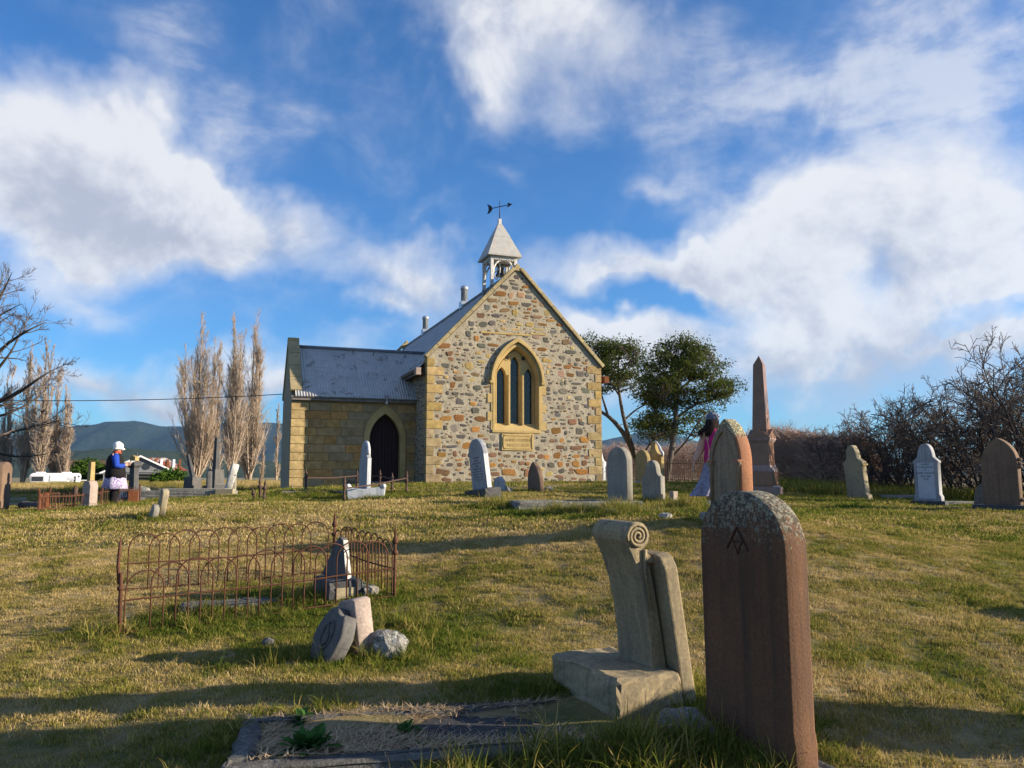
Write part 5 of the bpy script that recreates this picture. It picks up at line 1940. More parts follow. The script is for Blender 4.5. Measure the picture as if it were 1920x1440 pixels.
# 9 --- shouldered grey stone and the two behind it
r9 = stone_at('headstone', 'grey shouldered headstone standing between two trees right of the church', 1226, 18.3, lean=1, dphi=-12, green=.4)
slab(r9, 'tablet', o_shoulder(.58, .92, .56, .33), .15, M['grey_head'], 0, .014)
MB().box((.50, .1, .06), (.14, .14, .34)).build('footstone', M['pink_stone'], r9, .01)
r10 = stone_at('headstone', 'tan round-topped headstone behind the grey shouldered headstone', 1206, 27, green=.1)
slab(r10, 'tablet', o_round(.72, 1.12, 1.0), .14, M['tan_stone'], 0, .012)
r11 = stone_at('headstone', 'tan headstone with scrolled white edge beyond the grey shouldered headstone', 1228, 27.5, green=.1, dphi=-8)
slab(r11, 'tablet', o_shoulder(.80, 1.42, .95, .2, pointed=False), .14, M['tan_stone'], 0, .012)
sc = [(.40, .9), (.40, 1.0), (.37, 1.04), (.31, 1.1), (.25, 1.22), (.18, 1.3), (.12, 1.38), (.05, 1.43)]
MB().tube([(x + .012, 0, z) for x, z in sc], [.03, .05, .05, .045, .04, .035, .03, .02], 6).build('scrolled_edge', M['marble'], r11, smooth=True)
q = gp(1190, 26)
tag(MB().box((0, 0, .02), (1.6, .7, .16), Euler((0, 0, R(20)))).build('grave_slab', M['concrete'], None, .02, loc=q), 'low pale grave slab in front of the tan round-topped headstone', 'slab')
rw1 = stone_at('headstone', 'white marble headstone showing past the right corner of the church', 1122, 37, green=.0)
slab(rw1, 'tablet', o_shoulder(1.1, 1.5, 1.0, .5), .2, M['marble'], 0, .012)
MB().box((0, 0, .0), (1.3, .6, .3)).build('base_block', M['marble'], rw1, .02)

# 10 --- gothic headstone in front of the walking woman
r12 = stone_at('headstone', 'large pointed gothic headstone with red frame, carved columns and lichened top', 1373, 11, lean=0, dphi=2, gr=.9, green=.3)
ow = o_gothic(.69, 1.42, .98, 12)
slab(r12, 'frame', ow, .19, M['gothic_red'], 0, .014)
hw, r_ = .43, 2 * .43 * .86
inn = arch(.245, .80, 1.02, 12, 0, .16)
me = plate('tablet', [inn], .02, .004, -.099)
ob('tablet', me, M['gothic'], r12)
me = plate('arch_moulding', [arch(.315, .80, 1.0, 12, 0, None) + arch(.255, .80, 1.02, 12, 0, None)[::-1]], .03, .008, -.118)
ob('arch_moulding', me, M['gothic'], r12)
for s in (-1, 1):
    MB().lathe([(.032, .16), (.032, .70), (.045, .72), (.035, .75), (.062, .80), (.066, .83)], 12, (s * .285, -.10, 0)).build('column', M['gothic'], r12, smooth=True)
    MB().box((s * .285, -.10, .845), (.14, .10, .028)).build('capital', M['gothic_red'], r12, .006)
MB().box((0, 0, .03), (.90, .42, .24)).build('base_block', M['grey_head'], r12, .02, jitter=.006, cuts=3)

# 11 --- red granite obelisk
q = gp(1432, 20)
r13 = thing('obelisk', 'tall polished red granite obelisk on a stepped gabled pedestal by the hedge', 'obelisk', q, -R(33))
k = 20 / FPX * .993
r13.scale = (.72, .72, 1)
MB().frustum(-.2, .20, (1.05, 1.05), (1.05, 1.05)).build('plinth', M['granite_base'], r13, .02)
MB().frustum(.20, .24, (.98, .98), (.86, .86)).frustum(.24, .58, (.86, .86), (.84, .84)).build('lower_die', M['granite'], r13, .01)
MB().frustum(.58, .62, (.84, .84), (.82, .82)).frustum(.62, .74, (.80, .80), (.68, .68)).build('moulded_course', M['granite_base'], r13, .008)
MB().frustum(.74, 1.30, (.66, .66), (.63, .63)).build('die', M['granite'], r13, .008)
MB().frustum(1.30, 1.36, (.66, .66), (.76, .76)).frustum(1.36, 1.40, (.78, .78), (.78, .78)).build('cornice', M['granite_base'], r13, .006)
cap = MB()
cap.prism([(-.38, 1.40), (.38, 1.40), (.36, 1.46), (.0, 1.62), (-.36, 1.46)], 'y', -.385, .385)
cap.build('gabled_cap', M['granite'], r13, .01)
cap = MB()
cap.prism([(-.384, 1.40), (.384, 1.40), (.36, 1.462), (.0, 1.622), (-.36, 1.462)], 'x', -.386, .386)
cap.build('gabled_cap', M['granite'], r13, .01)
MB().frustum(1.50, 3.24, (.50, .50), (.33, .33)).frustum(3.24, 3.47, (.33, .33), (.015, .015)).build('shaft', M['granite'], r13)
b = MB()
for z0_, sc_ in ((1.78, 1.0),):
    for a in (-70, -35, 0, 35, 70):
        b.box((.252 * 0 + .07 * math.sin(R(a)), -.238, z0_ + .08 * math.cos(R(a))), (.022, .01, .085), Euler((0, R(a), 0)))
    b.box((0, -.235, z0_ - .05), (.12, .012, .014))
    b.box((0, -.232, z0_ + .22), (.03, .012, .05))
b.build('engraved_flower', M['granite_base'], r13)
b = MB()
for a in (-70, -35, 0, 35, 70):
    b.box((.240, .07 * math.sin(R(a)), 1.78 + .08 * math.cos(R(a))), (.012, .022, .085), Euler((-R(a), 0, 0)))
b.box((.241, 0, 1.73), (.012, .12, .014))
b.box((.235, 0, 2.02), (.012, .03, .05))
for a in (0, 60, -60):
    b.box((.157, .03 * math.sin(R(a)), 3.06 + .05 * math.cos(R(a))), (.012, .014, .06), Euler((-R(a), 0, 0)))
b.build('engraved_flower', M['granite_base'], r13)

# 12 --- three headstones by the right-hand bushes
r14 = stone_at('headstone', 'weathered buff headstone leaning left with moulded shoulder, nearest the hedge', 1612, 19.5, lean=4, tilt=-3.5, dphi=-6, green=.15)
slab(r14, 'tablet', o_shoulder(.51, 1.33, .86, .30, pointed=True, flare=.05), .17, M['buff'], 0, .014)
MB().box((.28, 0, .84), (.05, .19, .045)).build('shoulder_moulding', M['tan_stone'], r14, .01)
r15 = stone_at('headstone', 'blue-white shouldered marble headstone with dark lettering before the thorn bushes', 1743, 18, lean=1, dphi=-10, green=.15)
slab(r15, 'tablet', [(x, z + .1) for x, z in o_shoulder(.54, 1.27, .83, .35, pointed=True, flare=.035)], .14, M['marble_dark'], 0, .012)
MB().box((0, 0, .02), (.68, .34, .18)).build('base_block', M['bluestone'], r15, .015)
for txt, sz, zz in (('SACRED', .05, .90), ('TO THE MEMORY', .05, .83), ('OF', .04, .775), ('JOHN LOCKLEY', .062, .70), ('WHO DIED', .048, .635), ('AGED', .045, .575)):
    me = text_mesh('lettering', txt, sz * .95, .0015)
    me.transform(Matrix.Translation((0, -.0715, zz)))
    ob('lettering', me, M['ink'], r15)
me = plate('inset_panel', [[(-.19, .16), (.19, .16), (.19, .95), (-.19, .95)]], .008, .002, -.0705 - .0)
ob('inset_panel', me, M['marble'] if False else stone('pale_marble_panel', (.44, .47, .52), (.37, .40, .45), 3, .7, bump=.2), r15)
r16 = stone_at('headstone', 'tall dark brown gothic headstone with notched columns at the right edge', 1882, 16, dphi=-14, green=.15)
slab(r16, 'tablet', [(x, z + .08) for x, z in o_gothic(.66, 1.36, .82, 12)], .18, M['brown_head'], 0, .016)
for zz in (1.0, .92, .86, .22):
    MB().lathe([(.03, -.02), (.06, 0), (.06, .03), (.03, .05)], 10, (.332, 0, zz)).build('column_ring', M['brown_head'], r16, smooth=True)
MB().box((0, 0, .02), (1.0, .42, .22)).build('base_block', M['bluestone'], r16, .02)
r17 = stone_at('headstone', 'low dark leaning stone half hidden left of the brown gothic headstone', 1845, 17.5, lean=-4, tilt=6, green=0)
slab(r17, 'tablet', [(-.2, -.1), (.2, -.1), (.22, .40), (.1, .52), (-.12, .5), (-.2, .34)], .14, M['dark_head'], 0, .02)
for i, (u, Y, s, lb) in enumerate(((1686, 21, (1.0, .5, .16), 'low grey kerb block between the leaning buff and the marble headstones'), (1500, 22, (1.9, .4, .12), 'flat pale kerb in the grass right of the obelisk'), (1560, 21.5, (.9, .35, .10), 'short flat kerb in the grass left of the leaning buff headstone'), (1795, 19, (.8, .4, .10), 'flat kerb stone right of the blue-white marble headstone'))):
    q = gp(u, Y)
    tag(MB().box((0, 0, .03), s, Euler((0, 0, R(-6 + 5 * i)))).build('kerb_block', M['grey_head'], None, .015, loc=q, jitter=.008, cuts=3), lb, 'kerb')

# a headstone just outside the frame on the right whose long shadow lies across the grass
for i, (x, y, w, h, lb) in enumerate(((4.9, 4.72, .75, 1.35, 'round-topped headstone standing just outside the right edge of the view'), (8.2, 7.35, .7, 1.2, 'second round-topped headstone farther outside the right edge of the view'))):
    rr_ = thing('headstone', lb, 'headstone', (x, y, gz(x, y)), -PHI)
    slab(rr_, 'tablet', o_round(w, h, .8), .15, M['grey_head'], 0, .014)

# 13 --- white edge-on headstone, block and iron posts beside the porch
r18 = stone_at('headstone', 'white marble headstone seen almost edge-on in front of the porch door', 683, 20.6, lean=-1.5, dphi=-5, green=.2, tilt=-2)
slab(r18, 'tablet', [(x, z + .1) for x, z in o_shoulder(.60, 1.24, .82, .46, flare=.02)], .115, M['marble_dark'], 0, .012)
MB().box((.31, 0, .55), (.012, .10, .7)).build('sunlit_edge', M['marble'], r18, .003)  # brighter marble sliver: sunlit edge painted against the shaded face
MB().tube([(.235, 0, 1.0), (.225, 0, 1.12), (.19, 0, 1.22), (.12, 0, 1.30), (0, 0, 1.335)], .045, 6).build('top_moulding', M['marble'], r18, smooth=True)  # moulding in the same lit tone, carrying the bright edge over the head
MB().box((0, 0, .0), (.8, .36, .26)).build('base_block', M['marble_dark'], r18, .012)
q = gp(686, 19.4)
r19 = thing('grave_block', 'white carved grave block with scrolled ends in front of the edge-on headstone', 'grave block', q, R(8))
b = MB()
b.prism([(-.40, -.1), (.40, -.1), (.44, .12), (.46, .30), (.40, .36), (.30, .30), (-.05, .25), (-.30, .27), (-.38, .34), (-.45, .30), (-.43, .12)], 'y', -.20, .20)
b.build('block', M['marble'], r19, .012)
for s in (-1, 1):
    MB().tube([(s * .42, -.21, .32), (s * .42, .21, .32)], .055, 10).build('scroll_end', M['marble'], r19, smooth=True)
ENC = [gp(573, 21.0), gp(645, 18.6), gp(762, 20.2), gp(735, 21.6), gp(712, 22.6), gp(669, 22.6)]
encl = thing('grave_railing', 'sagging rusty rail on short iron finial posts round the white grave block', 'railing', ENC[0])
for i, p in enumerate(ENC):
    l = p - ENC[0]
    h = (.62, .58, .58, .50, .52, .52)[i]
    MB().lathe([(.030, -.1), (.030, .05), (.052, .08), (.034, .12), (.026, .2), (.028, h * .55), (.05, h * .6), (.03, h * .66), (.024, h * .72), (.044, h * .78), (.02, h * .86), (.024, h * .9), (.003, h * 1.02)], 8, l).build('finial_post', M['rust2'], encl, smooth=True)
for a, b_, za, zb in ((0, 5, .36, .36), (1, 2, .30, .40), (2, 3, .36, .36), (5, 4, .36, .36), (4, 3, .36, .36)):
    MB().tube([ENC[a] - ENC[0] + Vector((0, 0, za)), (ENC[a] + ENC[b_]) / 2 - ENC[0] + Vector((0, 0, (za + zb) / 2 - .03)), ENC[b_] - ENC[0] + Vector((0, 0, zb))], .018, 6).build('rail', M['rust2'], encl)
MB().box((0.05, 0, .02), (.36, .2, .10)).build('post_foot', M['pink_stone'], encl)
q = gp(590, 20.6)
tag(MB().box((0, 0, .0), (1.6, .3, .10), Euler((0, 0, R(6)))).build('kerb_block', M['pink_stone'], None, .02, loc=q, jitter=.01, cuts=3), 'broken pale kerb in the grass left of the white grave block', 'kerb')
GREEN += [(ENC[0].x + .4, 20.4, 1.2, .5), (ENC[1].x + .5, 19.0, 1.0, .45), (ENC[2].x, 20.2, .8, .45)]

# 14 --- clutch of iron finial posts
q0 = gp(490, 17.2)
ips = thing('iron_posts', 'three leaning rusty iron grave posts in long grass left of the porch', 'iron posts', q0)
for i, (dx_, dy_, h, lx) in enumerate(((-.17, .1, .30, -.18), (-.02, 0, .50, -.06), (.09, -.15, .46, .05))):
    o = MB().lathe([(.030, -.1), (.030, .1), (.055, h * .3), (.03, h * .36), (.028, h * .62), (.055, h * .68), (.055, h * .74), (.02, h * .8), (.03, h * .9), (.003, h * 1.15)], 8).build('finial_post', M['rust2'], ips, smooth=True, loc=(dx_, dy_, 0), rot=(0, lx, 0))
GREEN.append((q0.x, q0.y, .9, .55))

# 15 --- tilted broken post stone
q = gp(300, 14)
r20 = thing('leaning_stone', 'narrow grey stone post leaning right with a fallen slab against it', 'headstone', q, -R(52), None, (R(-3), R(17)))
slab(r20, 'tablet', [(-.09, -.1), (.09, -.1), (.09, .46), (.06, .50), (-.07, .50), (-.09, .47)], .11, M['buff'], 0, .015)
q = gp(285, 13.9)
r21 = thing('fallen_slab', 'short grey slab tipped against the narrow leaning stone post', 'stone fragment', q, -R(60), None, (R(-10), R(38)))
slab(r21, 'tablet', [(-.12, -.12), (.12, -.12), (.11, .22), (.05, .27), (-.08, .25)], .10, M['grey_head'], 0, .015)
GREEN.append((q.x + .1, q.y, .7, .4))

# 16 --- pale stone with broken tan cross shaft, in the iron enclosure
q = gp(167, 18.6)
r22 = thing('headstone', 'pinkish shouldered headstone carrying a broken tan cross shaft', 'headstone', q, -R(30), None, (0, 0))
slab(r22, 'tablet', [(-.17, 0), (.17, 0), (.145, .12), (.14, .42), (.155, .5), (.11, .60), (.07, .63), (-.07, .63), (-.11, .60), (-.155, .5), (-.14, .42), (-.145, .12)], .20, M['pink_stone'], 0, .015)
MB().frustum(-.1, .09, (.46, .34), (.42, .30)).build('base_block', M['pink_stone'], r22, .02, jitter=.01, cuts=3)
MB().frustum(.63, 1.06, (.125, .11), (.115, .10)).build('cross_shaft', M['tan_stone'], r22, .006)
# dark pillar with an ornament
q = gp(250, 22.5)
r23 = thing('pillar_monument', 'dark stone pillar with square capital and a small tan block on top', 'monument', q, -R(20), None, (0, R(-2)))
MB().frustum(-.2, .12, (.46, .46), (.44, .44)).build('plinth', M['bluestone'], r23, .015)
MB().frustum(.12, .92, (.20, .20), (.165, .165)).build('shaft', M['bluestone'], r23, .01)
MB().frustum(.92, .99, (.17, .17), (.30, .30)).frustum(.99, 1.04, (.30, .30), (.30, .30)).frustum(1.04, 1.12, (.29, .29), (.14, .14)).build('capital', M['bluestone'], r23, .006)
b = MB()
b.prism([(-.095, 1.12), (.095, 1.12), (.095, 1.22), (.0, 1.28), (-.095, 1.22)], 'y', -.07, .07)
b.build('tan_block', M['tan_stone'], r23, .006)
MB().box((.08, 0, 1.30), (.03, .03, .09)).build('ornament', M['bluestone'], r23)
# rusted low enclosure
EA, EB, EC = gp(72, 17.2), gp(92, 19.6), gp(262, 21.5)
ED = gp(190, 19.0)
enc2 = thing('iron_enclosure', 'low collapsed rusty iron picket enclosure around the pinkish headstone', 'railing', EA)


def pickets(A, B, n, h, mat, sp=0):
    A, B = A - EA, B - EA
    for zr in (.08, h * .82):
        MB().tube([A + Vector((0, 0, zr)), (A + B) / 2 + Vector((0, 0, zr - .03)), B + Vector((0, 0, zr))], .014, 5).build('rail', M[mat], enc2)
    for i in range(n + 1):
        p = A + (B - A) * i / n
        big = i in (0, n)
        hh = h * (1.12 if big else random.uniform(.85, 1.02))
        MB().tube([p + Vector((0, 0, -.05)), p + Vector((random.uniform(-.03, .03), 0, hh))], .022 if big else .009, 5).build('picket', M[mat], enc2)


pickets(EA, EB, 16, .44, 'rust3')
pickets(EB, EC, 34, .46, 'rust')
pickets(EA, ED, 20, .42, 'rust')
q = gp(160, 20.0) - EA
MB().lathe([(.03, 0), (.03, .3), (.08, .34), (.05, .4), (.07, .48), (.02, .56)], 8, (gp(139, 19.5) - EA)).build('finial_post', M['rust2'], enc2, smooth=True)
GREEN.append((EA.x + 1.0, 18.6, 1.5, .4))
q = gp(249, 21.2)
tag(MB().box((0, 0, .14), (.24, .12, .46), Euler((R(6), 0, R(20)))).build('rusty_grate', M['rust3'], None, .01, loc=q), 'bright orange rusty iron plate leaning at the foot of the dark pillar', 'grate')
q = gp(236, 22.6)
rq = thing('urn_fragment', 'broken white stone ornament beside the dark pillar', 'stone fragment', q)
MB().ico((-.08, 0, .26), (.11, .09, .10), 2, .8, 3).ico((.10, 0, .30), (.09, .08, .13), 2, .8, 6).build('ornament', M['broken_white'], rq)
MB().box((0, 0, .09), (.34, .24, .24)).build('block', M['marble_dark'], rq, .02)

# 17 --- long slab tomb and the stones behind it
q = gp(348, 24)
r24 = thing('slab_tomb', 'long low pale concrete slab tomb left of the porch', 'tomb', q, R(5))
MB().box((0, 0, .06), (2.75, 1.1, .26)).build('tomb_base', M['concrete'], r24, .02, jitter=.008, cuts=4)
MB().box((.25, .05, .22), (1.9, .7, .07)).build('tomb_lid', M['grey_head'], r24, .02, jitter=.006, cuts=3)
MB().ico((-1.2, -.2, .2), (.25, .2, .12), 2, .7, 3).build('broken_corner', M['rock'], r24)
MB().box((1.25, -.45, .12), (.5, .3, .26)).build('end_block', M['buff'], r24, .015)
r25 = stone_at('headstone', 'mottled white narrow headstone leaning right behind the slab tomb', 424, 25, lean=-15, tilt=0, dphi=2, green=.1)
slab(r25, 'tablet', [(x, z) for x, z in o_round(.44, .98, .8)], .20, M['broken_white'], 0, .02)
r26 = stone_at('headstone', 'dark narrow headstone with ragged edge just right of the mottled white one', 437, 25.4, lean=0, tilt=4, dphi=8, green=.1)
slab(r26, 'tablet', [(x, z) for x, z in o_round(.40, .72, .3)], .16, M['grey_head'], 0, .02)
q = gp(403, 28)
r27 = thing('obelisk', 'dark weathered tall obelisk in front of the poplars', 'obelisk', q, -R(30))
r27.scale = (.62, .62, 1)
MB().frustum(-.2, .3, (.95, .95), (.9, .9)).build('plinth', M['bluestone'], r27, .02)
MB().frustum(.3, .85, (.70, .70), (.62, .62)).build('die', M['dark_head'], r27, .02)
MB().frustum(.85, 1.75, (.28, .28), (.21, .21)).frustum(1.75, 1.82, (.25, .25), (.25, .25)).frustum(1.82, 1.95, (.21, .21), (.17, .17)).build('shaft', M['bluestone'], r27, .01)
q = gp(360, 27)
r28 = thing('leaning_column', 'dark broken column leaning left on a square pedestal', 'monument', q, -R(25))
MB().frustum(-.2, .62, (.44, .44), (.38, .38)).build('pedestal', M['dark_head'], r28, .02)
MB().tube([(0, 0, .6), (-.16, 0, 1.05), (-.27, 0, 1.36)], [.085, .075, .06], 8).build('column', M['bluestone'], r28)
r29 = stone_at('headstone', 'dull blue-grey ornate headstone at the foot of the dark obelisk', 391, 26.5, lean=0, green=.1)
slab(r29, 'tablet', o_shoulder(.5, .78, .45, .3), .16, M['dark_head'], 0, .02)
q = gp(325, 30)
r30 = thing('metal_trough', 'low curved tan metal trough with round holes beside the leaning column', 'trough', q)
b = MB()
b.prism([(-1.0, 0), (1.0, 0), (1.0, .25), (.7, .36), (-.4, .40), (-1.0, .34)], 'y', -.2, .2)
b.build('trough_side', M['tan_stone'], r30, .02)
for kk in range(7):
    MB().tube([(-.8 + .26 * kk, -.215, .12), (-.8 + .26 * kk, -.19, .12)], .07, 12).build('hole', M['dark_inside'], r30)
r31 = stone_at('headstone', 'dark red-brown headstone cut by the left edge of the view', -2, 20, tilt=-4, dphi=6, green=.2)
slab(r31, 'tablet', o_round(.80, 1.20, .4), .24, M['brown_head'], 0, .02)
r32 = tag(MB().ico((0, 0, .05), (.40, .25, .22), 3, .4, 8).build('grave_mound', M['dark_head'], None, loc=gp(62, 20.5)), 'dark rounded low stone left of the rusty enclosure', 'stone')
# ------------------------------------------------------------------ trees and bushes
def tree_thing(name, label, cat, loc, trunk, crown, tm, cm, group=None, extra=None, crown_name='crown'):
    t = thing(name, label, cat, loc, 0, group)
    o = np.array(loc)[None]
    V, F = tubes(trunk)
    ob('trunk', np_mesh('trunk', V - o, F, True), tm, t)
    V, F = tubes(crown)
    ob(crown_name, np_mesh(crown_name, V - o, F), cm, t)
    if extra:
        V, F, A = extra[0]
        ob('foliage', np_mesh('foliage', V - o, F, False, A), extra[1], t)
    return t


def poplar(u, Y, vtop, label, spread=1.0, stems=2, group=None, n1=38):
    b = gp(u, Y, -.2)
    H = at(u, vtop, Y).z - b.z
    Ps, Rs = [], []
    for s in range(stems):
        k = 1 if s == 0 else random.uniform(.72, .93)
        dx = 0 if s == 0 else random.uniform(-1, 1) * .9 * spread
        dy = 0 if s == 0 else random.uniform(-.8, .8)
        p, r = poly([(b.x, b.y, b.z), (b.x + dx * .6, b.y + dy * .6, b.z + H * k * .25), (b.x + dx * .95, b.y + dy, b.z + H * k * .6), (b.x + dx, b.y + dy, b.z + H * k)], H * .014 * k, H * .0012, 12)
        Ps.append(p)
        Rs.append(r)
    P, Rd = np.concatenate(Ps), np.concatenate(Rs)
    P1, R1 = grow(P, Rd, n1 + 8, .30 * (.6 + .4 * spread), 27, .50, .04, .42, .05, .98, 5, sd=.25, tdep=.70)
    P2, R2 = grow(P1, R1, 10, .42, 28, .36, .10, .5, .08, .98, 4, sd=.3, tdep=.4)
    P3, R3 = grow(P2, R2, 6, .55, 32, .22, .12, .6, .15, 1, 3, sd=.3, tdep=.3)
    R2, R3 = np.maximum(R2, .008), np.maximum(R3, .007)
    tree_thing('poplar_tree', label, 'tree', b, [(P, Rd, 7)], [(P1, np.maximum(R1, .012), 4), (P2, R2, 3), (P3, R3, 3)], M['bark_tan'], M['twig_tan'], group)


PG = 'bare poplars beyond the churchyard'
poplar(366, 70, 604, 'tall bare poplar with a broad split crown, left of the pair by the dark obelisk', 1.75, 6, PG, 26)
poplar(403, 71, 651, 'thin shorter bare poplar standing between the two tall poplar clumps', .35, 1, PG, 40)
poplar(429, 68, 610, 'tall slim bare poplar behind the mottled white headstone', 1.3, 5, PG, 26)
poplar(466, 72, 612, 'tall bare poplar nearest the porch, with pale trunk', 1.25, 5, PG, 26)
poplar(491, 74, 800, 'small thin bare poplar just left of the porch', .2, 1, PG, 26)
poplar(517, 75, 760, 'bare poplar half hidden behind the porch gable', .3, 1, PG, 26)
for u, vt, lb in ((8, 690, 'bare poplar at the left edge behind the spreading bare tree'), (40, 648, 'tall bare poplar left of the caravan behind the bare branches'), (70, 640, 'tallest bare poplar of the row above the caravan'), (98, 690, 'lower bare poplar above the right end of the caravan'), (118, 745, 'short bare poplar at the right end of the row by the caravan')):
    poplar(u, 66 + 2 * random.random(), vt, lb, .95, 3, 'row of bare poplars behind the caravan', 26)


def pts_px(lst, Y, dy=None):
    return [tuple(at(u, v, Y + (dy[i] if dy else 0))) for i, (u, v) in enumerate(lst)]


# bare spreading tree whose trunk stands outside the left edge
BY = 31
limbs = [([(-110, 930), (-100, 820), (-85, 720), (-60, 620), (-30, 540), (-10, 470)], .30, .02),
         ([(-98, 800), (-40, 705), (10, 645), (55, 618), (86, 604)], .12, .012), ([(-98, 820), (-30, 765), (35, 738), (80, 704), (108, 690)], .12, .012),
         ([(-100, 840), (-20, 822), (45, 804), (115, 788)], .10, .01), ([(-100, 850), (-20, 848), (40, 858), (90, 851)], .09, .01), ([(-92, 760), (-25, 610), (5, 548), (22, 512)], .11, .012),
         ([(-95, 790), (-10, 700), (25, 655), (48, 598)], .09, .01), ([(-98, 830), (-40, 790), (20, 775), (75, 745), (110, 700)], .08, .01), ([(-90, 700), (-30, 620), (0, 590), (40, 570)], .08, .01),
         ([(-98, 800), (-170, 700), (-230, 640), (-300, 620)], .13, .012), ([(-95, 760), (-150, 620), (-190, 540), (-220, 480)], .12, .012), ([(-100, 840), (-200, 800), (-290, 780)], .1, .01)]
P_, R_ = zip(*[poly(pts_px(l, BY, [random.uniform(-1.5, 1.5) if 0 < i else 0 for i in range(len(l))]), a, b, 12) for l, a, b in limbs])
P, Rd = np.concatenate(P_), np.concatenate(R_)
P1, R1 = grow(P, Rd, 10, .30, 42, .10, .12, .5, .25, 1, 5, sd=.3, tdep=.5, flat=.8)
P2, R2 = grow(P1, R1, 6, .5, 38, .10, .14, .55, .2, 1, 4, sd=.3)
P3, R3 = grow(P2, R2, 4, .55, 36, .06, .16, .6, .25, 1, 4, sd=.35, tdep=.3)
tree_thing('bare_tree', 'spreading bare leafless tree reaching in from the left edge', 'tree', gp(-110, BY, -.2), [(P, Rd, 7)], [(P1, np.maximum(R1, .009), 4), (P2, np.maximum(R2, .007), 3), (P3, np.maximum(R3, .006), 3)], M['bark_dark'], M['twig_grey'])


# evergreen wattles right of the church
def wattle(label, Y, limbs, blobs, n_cl, seed):
    r = np.random.default_rng(seed)
    P_, R_ = zip(*[poly(pts_px(l, Y, [0] + [r.uniform(-.9, .9) for _ in l[1:]]), a, b, 12) for l, a, b in limbs])
    P, Rd = np.concatenate(P_), np.concatenate(R_)
    cl = []
    wsum = sum(b[4] for b in blobs)
    for (u, v, ru, rv, wgt) in blobs:
        k = int(n_cl * wgt / wsum)
        for _ in range(k):
            a = r.uniform(0, 2 * np.pi)
            q = r.uniform(.25, 1.0) ** .6
            c = at(u + ru * q * math.cos(a), v + rv * q * math.sin(a), Y)
            cl.append((c.x, c.y + r.normal() * (ru / FPX * Y) * .55, c.z))
    cl = np.array(cl)
    nodes = P[:, 3:].reshape(-1, 3)
    tw, tr = [], []
    for c in cl:
        dd = ((nodes - c) ** 2).sum(1) + np.maximum(nodes[:, 2] - c[2] + .2, 0) ** 2 * 4
        q = nodes[np.argsort(dd)[r.integers(0, 3)]]
        m = (q + c) / 2 + r.normal(size=3) * .14 + np.array([0, 0, -.1])
        p, rr = poly([q, m, c], .028, .006, 5)
        tw.append(p)
        tr.append(rr)
    TP, TR = np.concatenate(tw), np.concatenate(tr)
    S2, SR = grow(TP, TR, 3, .45, 40, .05, .15, .6, .4, 1, 3)
    leaves = leaf_quads(cl, .066, 58, (.27, .27, .115), seed)
    base = Vector(P[0, 0])
    tree_thing('evergreen_tree', label, 'tree', base, [(P, Rd, 8)], [(TP, TR, 4), (S2, np.maximum(SR, .005), 3)], M['bark'], M['twig_dark'], 'evergreen trees right of the church', (leaves, M['acacia']), 'branches')


wattle('dark evergreen tree with a leaning forked trunk directly behind the right corner of the church', 41,
       [([(1206, 905), (1196, 862), (1180, 830), (1163, 803), (1142, 780), (1118, 768)], .20, .07), ([(1190, 850), (1176, 812), (1166, 770), (1158, 720), (1160, 672), (1166, 650)], .13, .02),
        ([(1168, 790), (1192, 768), (1222, 752), (1240, 742)], .06, .015), ([(1160, 740), (1142, 712), (1126, 690)], .05, .012), ([(1162, 700), (1180, 680), (1192, 664)], .05, .01), ([(1200, 870), (1215, 835), (1238, 815), (1262, 800)], .07, .012), ([(1140, 780), (1128, 740), (1115, 700)], .07, .02)],
       [(1160, 676, 42, 36, 3.2), (1128, 668, 26, 26, 1.4), (1185, 712, 30, 22, 1.0), (1130, 710, 26, 24, 1.2), (1228, 748, 22, 12, .4), (1232, 803, 36, 22, 1.5), (1110, 640, 20, 14, .5), (1150, 650, 30, 14, .8)], 265, 31)
wattle('dark spreading evergreen tree between the church and the obelisk', 38,
       [([(1248, 905), (1258, 855), (1264, 810), (1268, 765), (1272, 710), (1280, 665), (1282, 645)], .16, .025), ([(1262, 825), (1240, 790), (1222, 760), (1212, 735)], .07, .015), ([(1266, 785), (1300, 760), (1335, 748), (1376, 734)], .07, .012),
        ([(1270, 735), (1300, 708), (1325, 690), (1340, 672)], .07, .012), ([(1270, 730), (1248, 705), (1230, 690)], .06, .012), ([(1256, 860), (1285, 830), (1310, 790), (1330, 770)], .06, .012), ([(1276, 690), (1262, 665), (1250, 655)], .04, .01), ([(1268, 770), (1245, 748), (1216, 742)], .05, .012)],
       [(1276, 662, 46, 30, 3.0), (1246, 694, 40, 28, 2.4), (1312, 682, 40, 30, 2.4), (1290, 720, 58, 24, 2.6), (1352, 728, 30, 18, 1.2), (1226, 734, 32, 20, 1.4), (1340, 748, 34, 12, .7), (1300, 765, 40, 14, .7), (1225, 792, 28, 18, 1.3), (1250, 745, 32, 20, 1.4), (1292, 800, 34, 18, 1.0)], 460, 32)


